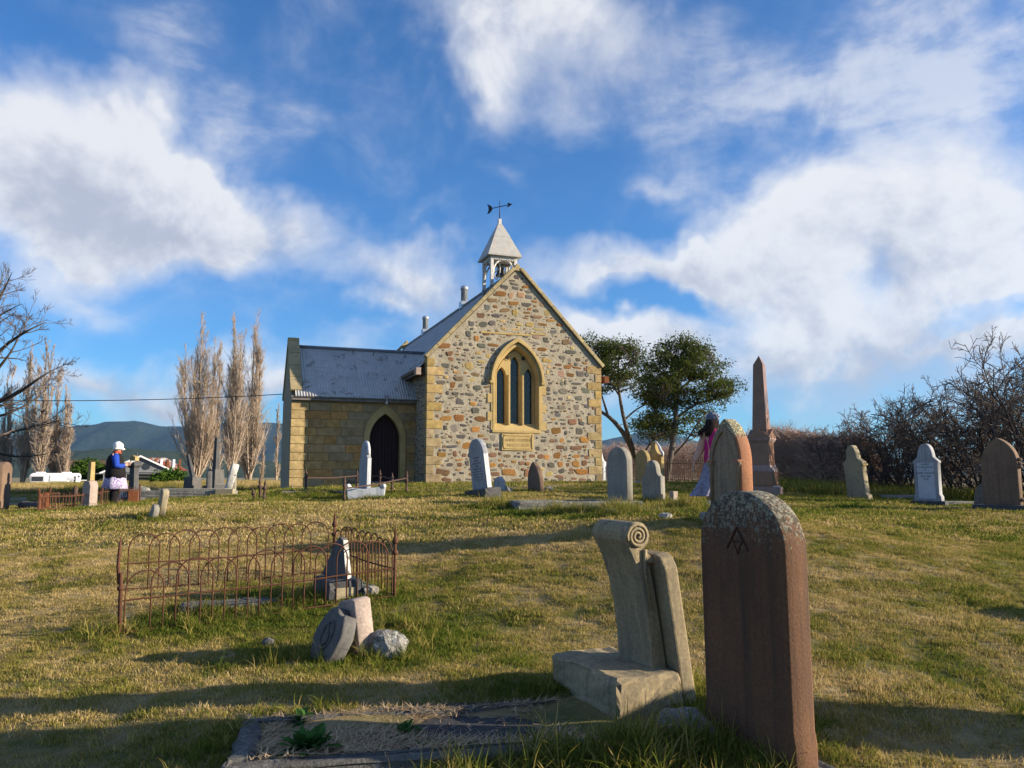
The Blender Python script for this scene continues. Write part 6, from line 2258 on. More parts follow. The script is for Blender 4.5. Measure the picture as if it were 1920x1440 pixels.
# thorn bushes
def thorn_mesh(seed, H, spread, lean=0.0, n0=9, n1=9, n2=8, n3=4):
    global rng
    keep, rng = rng, np.random.default_rng(seed)
    r = rng
    Ps, Rs = [], []
    for i in range(n0):
        a = r.uniform(0, 6.28)
        q = spread * r.uniform(.2, 1.0)
        h = H * r.uniform(.62, 1.0)
        b = (r.normal() * .15, r.normal() * .15, -.15)
        p, rd = poly([b, (b[0] + q * .35 * math.cos(a) + lean * .1, b[1] + q * .35 * math.sin(a), h * .35), (q * .8 * math.cos(a) + lean * .5, q * .8 * math.sin(a), h * .75), (q * 1.05 * math.cos(a) + lean, q * 1.05 * math.sin(a), h)], .035, .008, 8)
        Ps.append(p + np.concatenate([np.zeros((1, 1, 3)), r.normal(size=(1, 7, 3)) * .07], 1))
        Rs.append(rd)
    P, Rd = np.concatenate(Ps), np.concatenate(Rs)
    P1, R1 = grow(P, Rd, n1, .40, 48, .05, .22, .6, .12, 1, 5, sd=.35, tdep=.35)
    P2, R2 = grow(P1, R1, n2, .5, 48, .02, .25, .6, .1, 1, 4, sd=.4, tdep=.3)
    P3, R3 = grow(P2, R2, n3, .5, 45, .0, .25, .7, .15, 1, 3, sd=.4, tdep=.2)
    rng = keep
    V, F = tubes([(P, Rd, 5)])
    a = np_mesh('stems', V, F, True)
    a.materials.append(M['bark_dark'])
    V, F = tubes([(P1, np.maximum(R1, .009), 3), (P2, np.maximum(R2, .0065), 3), (P3, np.maximum(R3, .0045), 3)])
    b = np_mesh('twigs', V, F)
    b.materials.append(M['twig_dark'])
    return a, b


TH = [thorn_mesh(1, 2.6, 1.5, .3), thorn_mesh(2, 2.3, 1.7, -.3), thorn_mesh(3, 3.0, 1.4, -.5, 8), thorn_mesh(4, 1.9, 1.3, .2, 9)]
TG = 'bare thorn bushes along the right side'


def thorn(u, Y, vtop, k, label, rz, sxy=1.0):
    p = gp(u, Y, -.05)
    H = at(u, vtop, Y).z - p.z
    t = thing('thorn_bush', label, 'bush', p, rz, TG)
    base = (2.6, 2.3, 3.0, 1.9)[k]
    t.scale = (sxy * H / base * .9, sxy * H / base * .9, H / base)
    for nm, me in zip(('stems', 'twigs'), TH[k]):
        ob(nm, me, None, t)


for a in ((1580, 25.5, 800, 3, 'low bare thorn bush behind the leaning buff headstone', .4), (1632, 24.5, 785, 0, 'bare thorn bush with upright shoots between the buff and marble headstones', 1.9), (1680, 24, 765, 1, 'dense bare thorn bush left of the blue-white marble headstone', 3.0),
          (1735, 23.5, 775, 0, 'bare thorn bush right behind the blue-white marble headstone', 4.2), (1790, 22.5, 740, 2, 'tall bare thorn bush arching over the marble headstone from the right', .2), (1850, 22, 705, 1, 'tall dense bare thorn bush behind the dark brown gothic headstone', 5.1, 1.05),
          (1920, 21, 690, 2, 'tallest bare thorn bush at the right edge of the view', 2.2, 1.1), (1965, 20, 680, 0, 'bare thorn bush cut by the right edge of the view', 3.7), (1830, 25.5, 745, 3, 'farther bare thorn bush filling the gap behind the two right-hand headstones', 1.2, 1.1), (1700, 26.5, 800, 3, 'farther low bare thorn bush between the buff and marble headstones', 2.7)):
    thorn(*a)

# clipped brown hedge from behind the trees to the thorn bushes
def hedge_mesh(n, L, Wd, H, seed):
    global rng
    keep, rng = rng, np.random.default_rng(seed)
    r = rng
    x = r.uniform(0, L, n)
    y = r.uniform(-Wd / 2, Wd / 2, n)
    prof = H * (.82 + .3 * fbm(x * .8, x * 0, 2, 4)) * np.sqrt(np.maximum(.15, 1 - (y / (Wd * .62)) ** 2))
    z = prof * r.uniform(0, 1, n) ** .6
    d = _nz(r.normal(size=(n, 3)) * np.array([1, 1, .55]) + np.array([0, 0, .45]))
    ln = r.uniform(.18, .55, n)
    c = _nz(r.normal(size=(n, 3))) * .08
    P = np.stack([np.column_stack([x, y, z]), np.column_stack([x, y, z]) + d * (ln * .5)[:, None] + c, np.column_stack([x, y, z]) + d * ln[:, None]], 1)
    Rd = r.uniform(.0055, .011, n)[:, None] * np.array([1, .8, .4])[None]
    V, F = tubes([(P, Rd, 3)])
    rng = keep
    return V, F


h0 = gp(1395, 29, -.05)
h1 = gp(1585, 25.5, -.05)
dv = h1 - h0
V, F = hedge_mesh(15000, dv.length + .8, 1.8, 1.95, 5)
V[:, 2] += np.interp(V[:, 0], [0, dv.length], [0, h1.z - h0.z])
hg = ob('hedge', np_mesh('hedge', V, F), M['twig_red'], None, h0, (0, 0, math.atan2(dv.y, dv.x)))
tag(hg, 'dense clipped reddish brown hedge behind the obelisk', 'hedge')
h0 = gp(1128, 52, -.05)
h1 = gp(1420, 44, -.05)
dv = h1 - h0
V, F = hedge_mesh(16000, dv.length, 3.4, 2.7, 6)
V[:, 2] += np.interp(V[:, 0], [0, dv.length], [0, h1.z - h0.z])
tag(ob('hedge', np_mesh('hedge', V, F), M['twig_red'], None, h0, (0, 0, math.atan2(dv.y, dv.x))), 'brown leafless brush behind the evergreen trees and iron fence', 'hedge')

# iron picket fence in front of it
f0, f1 = gp(1118, 38), gp(1340, 33)
pf = thing('iron_fence', 'rusty iron picket fence below the evergreen trees', 'fence', f0)
dv = f1 - f0
nP = 62
pk = MB().tube([(0, 0, -.05), (0, 0, .98)], .014, 5).lathe([(.014, .95), (.026, .98), (.004, 1.1)], 5).mesh('picket')
pk.materials.append(M['rust2'])
for i in range(nP + 1):
    q = dv * (i / nP)
    q.z = gz(f0.x + q.x, f0.y + q.y) - f0.z
    o = ob('picket', pk, None, pf, q)
    if i % 12 == 0:
        o.scale = (1.8, 1.8, 1.12)
for zr in (.15, .84):
    MB().tube([dv * t + Vector((0, 0, zr + gz(f0.x + dv.x * t, f0.y + dv.y * t) - f0.z)) for t in np.linspace(0, 1, 9)], .016, 4).build('rail', M['rust2'], pf)


# leafy shrubs in the left distance
def shrub(label, u, Y, v0, ru, rv, n, seed):
    r = np.random.default_rng(seed)
    c = at(u, v0, Y)
    k = Y / FPX
    p = r.normal(size=(n, 3))
    p = _nz(p) * (r.uniform(.3, 1, (n, 1)) ** .5)
    p = p * np.array([ru * k, ru * k * .8, rv * k]) * (1 + .25 * (r.random((n, 1)) - .5)) + np.array(c)
    V, F, A = leaf_quads(p, .16, 12, .22, seed)
    b = gp(u, Y)
    t = thing('leafy_shrub', label, 'shrub', b, 0)
    ob('foliage', np_mesh('foliage', V - np.array(b)[None], F, False, A), M['shrub'], t)
    MB().tube([(0, 0, -.1), (.05, 0, .5), (.1, 0, 1.0)], [.12, .1, .05], 6).build('stem', M['bark'], t)


shrub('round bright green leafy shrub behind the pinkish headstone', 166, 84, 884, 30, 22, 260, 41)
shrub('smaller green leafy shrub right of the caravan', 150, 82, 892, 18, 14, 110, 42)
shrub('dark green shrub between the house and the leaning column', 325, 62, 899, 24, 13, 150, 43)
shrub('low green shrub in front of the house verandah', 296, 60, 903, 10, 10, 60, 44)

# ------------------------------------------------------------------ house, sheds, caravan, field fence, cable
M['weatherboard'] = stone('grey_weatherboard', (.23, .235, .25), (.17, .175, .19), 2, bump=.4)
M['red_roof'] = stone('rusted_red_roof', (.25, .075, .05), (.17, .055, .04), 1.2, bump=.3, blotch=((.50, .45, .42), 1.1, .52, .9))
M['white_paint'] = plain('white_paint', (.74, .75, .76), .45, .06, 2)
M['window_dark'] = plain('dark_window', (.03, .035, .045), .15, .2, 2)
M['grey_panel'] = plain('grey_panel', (.46, .48, .52), .5, .08, 2)
HY = 82
kk = HY / FPX
hc = at(262, 890, HY)
hb = gz(hc.x, HY)
house = thing('house', 'low grey weatherboard house with a round gable vent and white barge board', 'house', (hc.x, HY, hb), R(24))
ez, az_ = at(262, 886, HY).z - hb, at(262, 857, HY).z - hb
hw = 3.25
MB().box((0, 3.2, ez / 2 - .2), (2 * hw - .5, 6, ez + .4)).build('wall', M['weatherboard'], house)
MB().prism([(-hw, ez), (hw, ez), (0, az_)], 'y', .0, .12).build('gable', M['weatherboard'], house)
nb = 9
for i in range(nb):
    z = ez + (az_ - ez) * (i + .5) / nb
    w = hw * (1 - (i + .6) / nb)
    MB().box((0, -.02, z), (2 * w, .03, (az_ - ez) / nb - .03)).build('board', M['weatherboard'], house)
for s in (-1, 1):
    MB().prism([(s * (hw + .4), ez - .14), (0, az_ + .06), (0, az_ + .16), (s * (hw + .4), ez - .04)], 'y', -.25, 7).build('roof', M['lead_dark'], house)
    MB().prism([(s * (hw + .42), ez - .20), (0, az_ + .0), (0, az_ + .18), (s * (hw + .42), ez - .02)], 'y', -.32, -.26).build('barge_board', M['white_paint'], house)
MB().tube([(.55, -.08, ez + .62), (.55, -.02, ez + .62)], .36, 20).build('round_vent', M['window_dark'], house)
MB().box((0, -.5, ez - .12), (2 * hw + 1.4, 1.4, .08)).build('verandah_roof', M['lead_dark'], house)
for x in (-3.2, -1.2, 1.7, 2.4, 3.6):
    MB().box((x, -1.1, (ez - .15) / 2), (.10, .10, ez - .15)).build('verandah_post', M['weatherboard'], house)
f_ = MB().box((.6, .17, ez - .75), (2.0, .08, .55)).build('window', M['window_dark'], house)
MB().box((.6, .10, ez - .42), (2.1, .06, .16)).build('window_sash', M['white_paint'], house)
MB().box((1.9, .12, ez - .8), (.22, .06, .9)).build('white_panel', M['white_paint'], house)
# rusty-roofed shed behind
q = at(305, 885, 96)
qb = gz(q.x, 96)
shed = thing('shed', 'shed with a patchy rust red and white iron roof right of the house', 'shed', (q.x, 96, qb), R(22))
e2, a2 = at(305, 883, 96).z - qb, at(305, 858, 96).z - qb
MB().box((0, 1.5, e2 / 2 - .2), (4.4, 3, e2 + .4)).build('wall', M['weatherboard'], shed)
MB().loft([[(-2.4, -.2, e2), (2.9, -.2, e2), (2.9, 3.4, e2), (-2.4, 3.4, e2)], [(-1.6, 1.3, a2), (.3, 1.3, a2), (.3, 1.7, a2), (-1.6, 1.7, a2)]]).build('roof', M['red_roof'], shed)
for i in range(6):
    t = (i + .5) / 6
    MB().box((-1.9 + 4.1 * t, .48, (e2 + a2) / 2 + .02), (.26, 1.6, .03), Euler((math.atan2(a2 - e2, 1.5), 0, 0))).build('roof_sheet', M['rust3'] if i % 2 else M['white_paint'], shed)
q = at(148, 880, 92)
qb = gz(q.x, 92)
shed2 = thing('shed', 'dark red-brown roofed shed behind the round green shrub', 'shed', (q.x, 92, qb), R(26))
e3, a3 = at(148, 884, 92).z - qb, at(148, 862, 92).z - qb
MB().box((0, 1.5, e3 / 2), (4.6, 3, e3)).build('wall', M['weatherboard'], shed2)
MB().loft([[(-2.7, -.2, e3), (3.4, -.2, e3), (3.4, 3.4, e3), (-2.7, 3.4, e3)], [(-2.0, 1.4, a3), (3.0, 1.4, a3), (3.0, 1.7, a3), (-2.0, 1.7, a3)]]).build('roof', M['rust2'], shed2)
# caravan
CY = 64
q = at(103, 910, CY)
qb = gz(q.x, CY)
cv = thing('caravan', 'white caravan parked in the dry field behind the churchyard', 'caravan', (q.x, CY, qb), R(27))
cv.scale = (.88, .88, 1)
ht = at(103, 887, CY).z - qb
body = MB()
body.prism([(-1.95, .35), (1.95, .35), (2.02, .8), (1.95, ht - .06), (1.8, ht), (-1.75, ht), (-1.98, ht - .12), (-2.02, .8)], 'y', 0, 2.0)
body.build('body', M['white_paint'], cv, .05)
MB().box((-1.38, -.012, ht - .42), (1.05, .03, .5)).build('grey_surround', M['grey_panel'], cv)  # plain grey panel framing the left window
MB().box((-1.40, -.03, ht - .46), (.9, .03, .36)).build('window', M['window_dark'], cv, .02)
wf = MB().box((.25, -.02, ht - .42), (1.45, .03, .48)).build('window', M['grey_panel'], cv, .03)
MB().box((.25, -.04, ht - .42), (1.30, .02, .36)).build('pane', M['white_paint'], wf, .02)
MB().box((1.55, -.02, ht - .48), (.12, .03, .46)).build('window', M['window_dark'], cv)
MB().box((1.86, -.02, ht - .26), (.10, .03, .13)).build('vent', M['window_dark'], cv)
for x in (-1.2, .85):
    MB().box((x, 1, ht + .04), (.75, .7, .11)).build('roof_hatch', M['white_paint'], cv, .03)
for y in (.1, 1.9):
    w = ob('wheel', MB().tube([(1.25, y - .09, .33), (1.25, y + .09, .33)], .33, 18).mesh('wheel'), M['window_dark'], cv)
    MB().tube([(1.25, y - .10, .33), (1.25, y + .10, .33)], .18, 14).build('rim', M['grey_panel'], w)
MB().box((2.35, 1, .5), (.8, .08, .07)).build('drawbar', M['grey_panel'], cv)
MB().box((1.25, -.02, .62), (.9, .03, .22)).build('wheel_arch', M['grey_panel'], cv, .02)
# field fence
q = gp(43, 36)
ff = thing('field_fence', 'grey timber post and rail fence at the far left edge of the churchyard', 'fence', q)
kf = 36 / FPX
M['post_wood'] = stone('pale_post_wood', (.36, .33, .27), (.26, .23, .19), 5, bump=.5)
for i, dxp in enumerate((0, -2.2, -4.4, 1.9)):
    MB().tube([(dxp, -.2 * i, -.2), (dxp, -.2 * i, .62 if i < 3 else .5)], .10 if i < 3 else .05, 8).build('post', M['post_wood'], ff)
for z in (.56, .34):
    MB().box((-2.2, -.28, z), (4.7, .05, .11), Euler((0, 0, R(3)))).build('rail', M['post_wood'], ff)
MB().tube([(0, -.05, .5), (.95, -.3, .48), (1.9, -.6, .46)], .012, 4).build('wire', M['rust2'], ff)
# power cable
A_, B_ = at(-260, 742, 44), at(530, 739, 44)
pts = [A_ + (B_ - A_) * t + Vector((0, 0, -.32 * 4 * t * (1 - t))) for t in np.linspace(0, 1, 40)]
B2 = at(900, 700, 52)
pts += [B_ + (B2 - B_) * t for t in np.linspace(.1, 1, 8)]
tag(MB().tube([p - A_ for p in pts], .022, 5).build('power_cable', M['black_iron'], None, loc=A_), 'single dark overhead cable crossing the sky left of the porch', 'cable')
pq = Vector((A_.x, A_.y, gz(A_.x, A_.y)))
pole = thing('power_pole', 'timber pole outside the left edge carrying the overhead cable', 'pole', pq)
MB().tube([(0, 0, -.5), (0, 0, A_.z - pq.z + .5)], [.14, .11], 10).build('shaft', M['bark'], pole)
MB().box((0, 0, A_.z - pq.z + .1), (1.4, .1, .1)).build('crossarm', M['bark'], pole)
pq = Vector((B2.x, B2.y, gz(B2.x, B2.y)))
pole = thing('power_pole', 'timber pole hidden behind the church carrying the far end of the cable', 'pole', pq)
MB().tube([(0, 0, -.5), (0, 0, B2.z - pq.z + .3)], [.14, .11], 10).build('shaft', M['bark'], pole)
# ------------------------------------------------------------------ people
def cloth(name, c, var=.12, pat=None):
    k = NT(name)
    v = k.coord(offset=False)
    a = k.noise(v, 9, 4, .6)
    col = k.mix(k.ramp(a, .3, .7), tuple(x * (1 - var) for x in c), tuple(min(1, x * (1 + var)) for x in c))
    if pat:
        b = k.noise(v, pat[1], 3, .6, 1.0)
        col = k.mix(k.ramp(b, .47, .53), col, pat[0])
    return k.surf(col, .9, k.noise(v, 26, 4, .6), .02, .5, 0, .15)


M['skin'] = cloth('skin', (.50, .30, .22), .06)
M['vest'] = cloth('black_vest', (.012, .011, .012))
M['blue'] = cloth('royal_blue_sleeve', (.018, .055, .33))
M['tunic'] = cloth('lilac_print_tunic', (.50, .46, .54), .1, ((.20, .15, .36), 28))
M['trouser'] = cloth('black_trouser', (.009, .008, .009))
M['hat'] = cloth('white_hat', (.78, .77, .72))
M['scarf'] = cloth('red_scarf', (.45, .07, .03))
M['hair'] = cloth('dark_brown_hair', (.022, .014, .012), .3)
M['pink'] = cloth('magenta_top', (.42, .02, .15))
M['skirt'] = cloth('lilac_skirt', (.185, .18, .25), .2, ((.25, .245, .32), 12))
M['beanie'] = cloth('grey_beanie', (.12, .13, .17), .2)
M['beanie_light'] = cloth('light_grey_petal', (.42, .40, .42))
M['paper'] = plain('white_paper', (.8, .8, .8), .8, .03)


def skin_body(name, J, E, root, mat, parent):
    keys = list(J)
    me = bpy.data.meshes.new(name)
    me.from_pydata([J[k][0] for k in keys], [(keys.index(a), keys.index(b)) for a, b in E], [])
    o = bpy.data.objects.new(name, me)
    C.objects.link(o)
    m = o.modifiers.new('skin', 'SKIN')
    m.use_smooth_shade = True
    for i, k in enumerate(keys):
        r = J[k][1]
        me.skin_vertices[0].data[i].radius = (r, r) if isinstance(r, float) else r
        me.skin_vertices[0].data[i].use_root = (k == root)
    s = o.modifiers.new('sub', 'SUBSURF')
    s.levels = 2
    dg = bpy.context.evaluated_depsgraph_get()
    nm = bpy.data.meshes.new_from_object(o.evaluated_get(dg), depsgraph=dg)
    bpy.data.objects.remove(o)
    for p in nm.polygons:
        p.use_smooth = True
    nm.materials.clear()
    return ob(name, nm, mat, parent)


def ell(c, rx, ry, n=18, wob=0.0, k=5, ph=0.0):
    return [(c[0] + rx * (1 + wob * math.sin(k * a + ph)) * math.cos(a), c[1] + ry * (1 + wob * math.sin(k * a + ph)) * math.sin(a), c[2]) for a in [2 * math.pi * i / n for i in range(n)]]


def hand(parent, w, d, side, curl=.5):
    """palm with four bent fingers and a thumb; w wrist, d direction of the hand, side = where the thumb points"""
    w, d, s = Vector(w), Vector(d).normalized(), Vector(side).normalized()
    s = (s - d * s.dot(d)).normalized()
    nrm_ = d.cross(s)
    b = MB()
    rings = []
    for t, a, h in ((-.01, .022, .018), (.03, .036, .015), (.075, .040, .013), (.09, .036, .010)):
        c = w + d * t
        rings.append([tuple(c + s * a * math.cos(q) + nrm_ * h * math.sin(q)) for q in [2 * math.pi * i / 10 for i in range(10)]])
    b.loft(rings)
    for i, L in enumerate((.068, .078, .072, .056)):
        p0 = w + d * .082 + s * (.027 - .018 * i)
        d1 = (d + nrm_ * curl * .3).normalized()
        d2 = (d + nrm_ * curl * 1.0).normalized()
        d3 = (d + nrm_ * curl * 1.9).normalized()
        b.tube([p0, p0 + d1 * L * .45, p0 + d1 * L * .45 + d2 * L * .3, p0 + d1 * L * .45 + d2 * L * .3 + d3 * L * .25], [.0095, .009, .008, .006], 6)
    p0 = w + d * .025 + s * .03
    b.tube([p0, p0 + (d * .6 + s * .8) * .035, p0 + (d * .6 + s * .8) * .035 + (d + nrm_ * .4) * .03], [.012, .010, .007], 6)
    return b.build('hand', M['skin'], parent, smooth=True)


def face(parent, c, fwd, r=.085):
    """nose, eyes, mouth and ears on a head of radius r looking along fwd"""
    f = Vector(fwd).normalized()
    s = Vector((-f.y, f.x, 0)).normalized()
    c = Vector(c)
    MB().tube([c + f * r * .95 + Vector((0, 0, .02)), c + f * (r + .022) + Vector((0, 0, -.018)), c + f * r * .98 + Vector((0, 0, -.026))], [.008, .014, .008], 6).build('nose', M['skin'], parent, smooth=True)
    for k in (-1, 1):
        MB().ico(c + f * r * .88 + s * k * .032 + Vector((0, 0, .012)), (.011, .011, .007), 1, 0).build('eye', M['hair'], parent)
        MB().ico(c + s * k * r * 1.0 + Vector((0, 0, -.005)), (.012, .012, .028), 1, 0).build('ear', M['skin'], parent, smooth=True)
    MB().tube([c + f * r * .93 - s * .022 + Vector((0, 0, -.048)), c + f * r * .97 + Vector((0, 0, -.05)), c + f * r * .93 + s * .022 + Vector((0, 0, -.048))], .006, 5).build('mouth', M['scarf'], parent)


# woman in the white hat: local +x is the way she faces
p = gp(213, 20)
w1 = thing('person', 'person in white sun hat, black vest, blue sleeves and lilac tunic by the dark pillar', 'person', p, R(22))
J = {'pel': ((0, 0, .84), .15), 'sp': ((-.01, 0, 1.02), .145), 'ch': ((-.01, 0, 1.20), .145), 'nk': ((.01, 0, 1.345), .05), 'hd': ((.03, 0, 1.43), .085), 'ht': ((.03, 0, 1.52), .07)}
E_ = [('pel', 'sp'), ('sp', 'ch'), ('ch', 'nk'), ('nk', 'hd'), ('hd', 'ht')]
for k, s in (('l', 1), ('r', -1)):
    J.update({k + 'sh': ((-.01, s * .18, 1.27), .07), k + 'el': ((.03, s * .25, 1.02), .05), k + 'wr': ((.20, s * .16, 1.04), .032), k + 'hip': ((0, s * .09, .76), .11), k + 'kn': ((.01, s * .10, .43), .07), k + 'an': ((-.02, s * .11, .09), .045), k + 'to': ((.13, s * .12, .03), .035)})
    E_ += [('ch', k + 'sh'), (k + 'sh', k + 'el'), (k + 'el', k + 'wr'), ('pel', k + 'hip'), (k + 'hip', k + 'kn'), (k + 'kn', k + 'an'), (k + 'an', k + 'to')]
skin_body('body', J, E_, 'pel', M['skin'], w1)
MB().loft([ell((0, 0, .72), .235, .275, 20, .03), ell((0, 0, .85), .235, .27, 20, .02), ell((-.01, 0, 1.0), .22, .255, 20), ell((-.02, 0, 1.14), .205, .245, 20), ell((-.02, 0, 1.26), .165, .215, 20), ell((-.01, 0, 1.33), .10, .14, 20), ell((0, 0, 1.36), .07, .08, 20)]).build('vest', M['vest'], w1, smooth=True)
MB().loft([ell((0, 0, .46), .285, .33, 32, .07, 6), ell((0, 0, .58), .265, .31, 32, .05, 6, .3), ell((0, 0, .74), .23, .27, 32, .02, 6), ell((0, 0, .80), .20, .24, 32)]).build('tunic', M['tunic'], w1, smooth=True)
for s in (1, -1):
    MB().tube([(0, s * .10, .80), (0, s * .105, .45), (-.02, s * .115, .2), (-.02, s * .12, .05)], [.125, .10, .085, .08], 12).build('trouser_leg', M['trouser'], w1, smooth=True)
    MB().loft([ell((.03, s * .12, -.01), .14, .055, 14), ell((.03, s * .12, .04), .14, .055, 14), ell((-.0, s * .12, .09), .08, .05, 14)]).build('shoe', M['trouser'], w1, smooth=True)
    MB().tube([(-.02, s * .15, 1.28), (0, s * .225, 1.18), (.03, s * .255, 1.02), (.11, s * .225, 1.01), (.195, s * .165, 1.04)], [.085, .088, .078, .066, .045], 12).build('sleeve', M['blue'], w1, smooth=True)
    hand(w1, (.195, s * .16, 1.04), (.9, -s * .3, .25), (0, 0, 1), .5)
MB().lathe([(.085, -.03), (.10, 0), (.085, .045), (.06, .06)], 16, (.005, 0, 1.34)).build('scarf', M['scarf'], w1, smooth=True)
MB().loft([ell((.03, 0, 1.455), .105, .10, 22), ell((.04, 0, 1.43), .142, .122, 22, .07, 5), ell((.04, 0, 1.44), .142, .122, 22, .07, 5), ell((.03, 0, 1.475), .112, .105, 22), ell((.03, 0, 1.52), .118, .108, 22, .05, 6), ell((.025, 0, 1.575), .10, .095, 22, .07, 5), ell((.015, 0, 1.61), .065, .06, 22, .08, 4), ell((.03, 0, 1.63), .02, .02, 22)]).build('sun_hat', M['hat'], w1, smooth=True)
face(w1, (.03, 0, 1.42), (1, 0, 0))
tag(MB().box((0, 0, 0), (.15, .20, .006), Euler((0, R(-30), 0))).build('paper', M['paper'], None, loc=Vector(p) + Matrix.Rotation(R(22), 3, 'Z') @ Vector((.32, .02, 1.11))), 'white sheet of paper held by the person in the white hat', 'paper')

# woman walking behind the gothic headstone: local x right, y away
p = gp(1342, 13.3)
w2 = thing('person', 'person in grey beanie, magenta top and lilac skirt walking behind the gothic headstone', 'person', p, R(0))
J = {'pel': ((.0, 0, .82), .14), 'sp': ((.0, 0, 1.0), .125), 'ch': ((-.0, 0, 1.18), .13), 'nk': ((-.0, .0, 1.36), .05), 'hd': ((-.01, .01, 1.46), .085), 'ht': ((-.01, .02, 1.56), .07),
     'lsh': ((-.135, .02, 1.29), .078), 'lel': ((-.215, .06, 1.0), .068), 'lwr': ((-.335, .02, .80), .042), 'rsh': ((.16, .02, 1.28), .06), 'rel': ((.24, .02, 1.02), .048), 'rwr': ((.25, .14, .82), .03),
     'lhip': ((-.08, 0, .76), .11), 'lkn': ((-.09, .0, .43), .068), 'lan': ((-.09, .02, .10), .042), 'lto': ((-.2, -.01, .04), .035), 'rhip': ((.08, 0, .76), .11), 'rkn': ((.10, .12, .45), .068), 'ran': ((.12, .16, .10), .042), 'rto': ((.04, .22, .04), .035)}
E_ = [('pel', 'sp'), ('sp', 'ch'), ('ch', 'nk'), ('nk', 'hd'), ('hd', 'ht')]
for k in 'lr':
    E_ += [('ch', k + 'sh'), (k + 'sh', k + 'el'), (k + 'el', k + 'wr'), ('pel', k + 'hip'), (k + 'hip', k + 'kn'), (k + 'kn', k + 'an'), (k + 'an', k + 'to')]
skin_body('body', J, E_, 'pel', M['skin'], w2)
MB().loft([ell((0, 0, .76), .165, .135, 20), ell((0, 0, .88), .165, .135, 20), ell((0, 0, 1.0), .155, .125, 20), ell((0, 0, 1.15), .165, .135, 20), ell((0.01, 0, 1.27), .135, .115, 20), ell((.01, 0, 1.34), .09, .085, 20), ell((0, 0, 1.38), .058, .058, 20)]).build('top', M['pink'], w2, smooth=True)
sk_ = []
for z, cx, rx, ry, wv in ((.80, 0, .16, .135, 0), (.70, -.01, .18, .16, .02), (.55, -.04, .19, .20, .05), (.40, -.07, .205, .22, .08), (.32, -.10, .225, .23, .12), (.255, -.12, .245, .24, .15)):
    sk_.append([(x - max(0, -(x - cx)) * (.12 if z < .5 else 0) * 1.0, y, zz - (.0 if x > cx else 0)) for x, y, zz in ell((cx, 0, z), rx, ry, 56, wv, 9)])
MB().loft(sk_, cap=False).build('skirt', M['skirt'], w2, smooth=True)
for xs_, ys_, tx, ty in ((-.09, .02, -.2, -.01), (.12, .16, .04, .22)):
    MB().loft([ell((xs_ * .45 + tx * .55, ys_ * .45 + ty * .55, -.0), .135, .06, 14), ell((xs_ * .45 + tx * .55, ys_ * .45 + ty * .55, .06), .125, .06, 14), ell((xs_ * .7 + tx * .3, ys_ * .7 + ty * .3, .10), .07, .05, 14)]).build('shoe', M['trouser'], w2, smooth=True)
    MB().tube([(xs_, ys_, .07), (xs_, ys_, .20)], [.048, .05], 10).build('sock', M['hat'], w2, smooth=True)
hand(w2, (-.335, .02, .80), (-.12, 0, -1), (0, -1, .2), .35)
hand(w2, (.25, .14, .82), (0, .2, -1), (0, 1, .2), .35)
MB().loft([ell((-.01, .02, 1.475), .098, .105, 18), ell((-.01, .02, 1.53), .108, .112, 18, .02, 6), ell((-.01, .02, 1.585), .095, .098, 18, .02, 6), ell((-.01, .02, 1.625), .055, .055, 18), ell((-.01, .02, 1.64), .01, .01, 18)]).build('beanie', M['beanie'], w2, smooth=True)
for k in range(5):
    a = 2 * math.pi * k / 5
    MB().tube([(.055, -.075, 1.555), (.055 + .035 * math.cos(a), -.082, 1.555 + .038 * math.sin(a)), (.055 + .052 * math.cos(a), -.068, 1.555 + .055 * math.sin(a))], [.008, .014, .006], 5).build('petal', M['beanie_light'], w2, smooth=True)
hb_ = MB()
hr = random.Random(2)
for k in range(26):
    a = hr.uniform(math.pi * .85, math.pi * 1.95)
    x0_, y0_ = -.01 + .088 * math.cos(a), .01 + .09 * math.sin(a)
    fl = hr.uniform(0, 1) ** 1.5
    hb_.tube([(x0_, y0_, 1.50), (x0_ * 1.05 - .01, y0_ * 1.05, 1.42), (x0_ - .03 - .05 * fl, y0_ - .02, 1.36), (x0_ - .05 - .12 * fl, y0_ - .02, 1.28 + .03 * fl), (x0_ - .04 - .16 * fl, y0_, 1.21 + hr.uniform(-.05, .06))], [.022, .026, .022, .016, .004], 6)
hb_.build('hair', M['hair'], w2, smooth=True)
face(w2, (-.01, .01, 1.455), (-.45, .9, 0))

# ------------------------------------------------------------------ grass
def pts_in(n, y0, y1, margin=.08, power=1.0):
    y = np.sqrt(rng.uniform(y0 ** 2, y1 ** 2, n)) if power == 1.0 else rng.uniform(y0, y1, n)
    x = rng.uniform(-1, 1, n) * (y * (960 / FPX + margin) + 2.2)
    return x, y


def keep_out(x, y):
    k = np.ones(len(x), bool)
    # church and porch footprint
    dx, dy = x - CH_O.x, y - CH_O.y
    lx, ly = dx * CH_EX.x + dy * CH_EX.y, dx * CH_EY.x + dy * CH_EY.y
    k &= ~((lx > -.0) & (lx < WID) & (ly > -.1) & (ly < 20))
    k &= ~((lx > PX0) & (lx < .1) & (ly > PY0 - .05) & (ly < PY1))
    # inside of the near kerbed grave
    dx, dy = x - o3.x, y - o3.y
    lx, ly = dx * math.cos(ka) + dy * math.sin(ka), -dx * math.sin(ka) + dy * math.cos(ka)
    k &= ~((lx > -.04) & (lx < 2.4) & (ly > -.83) & (ly < .04))
    return k


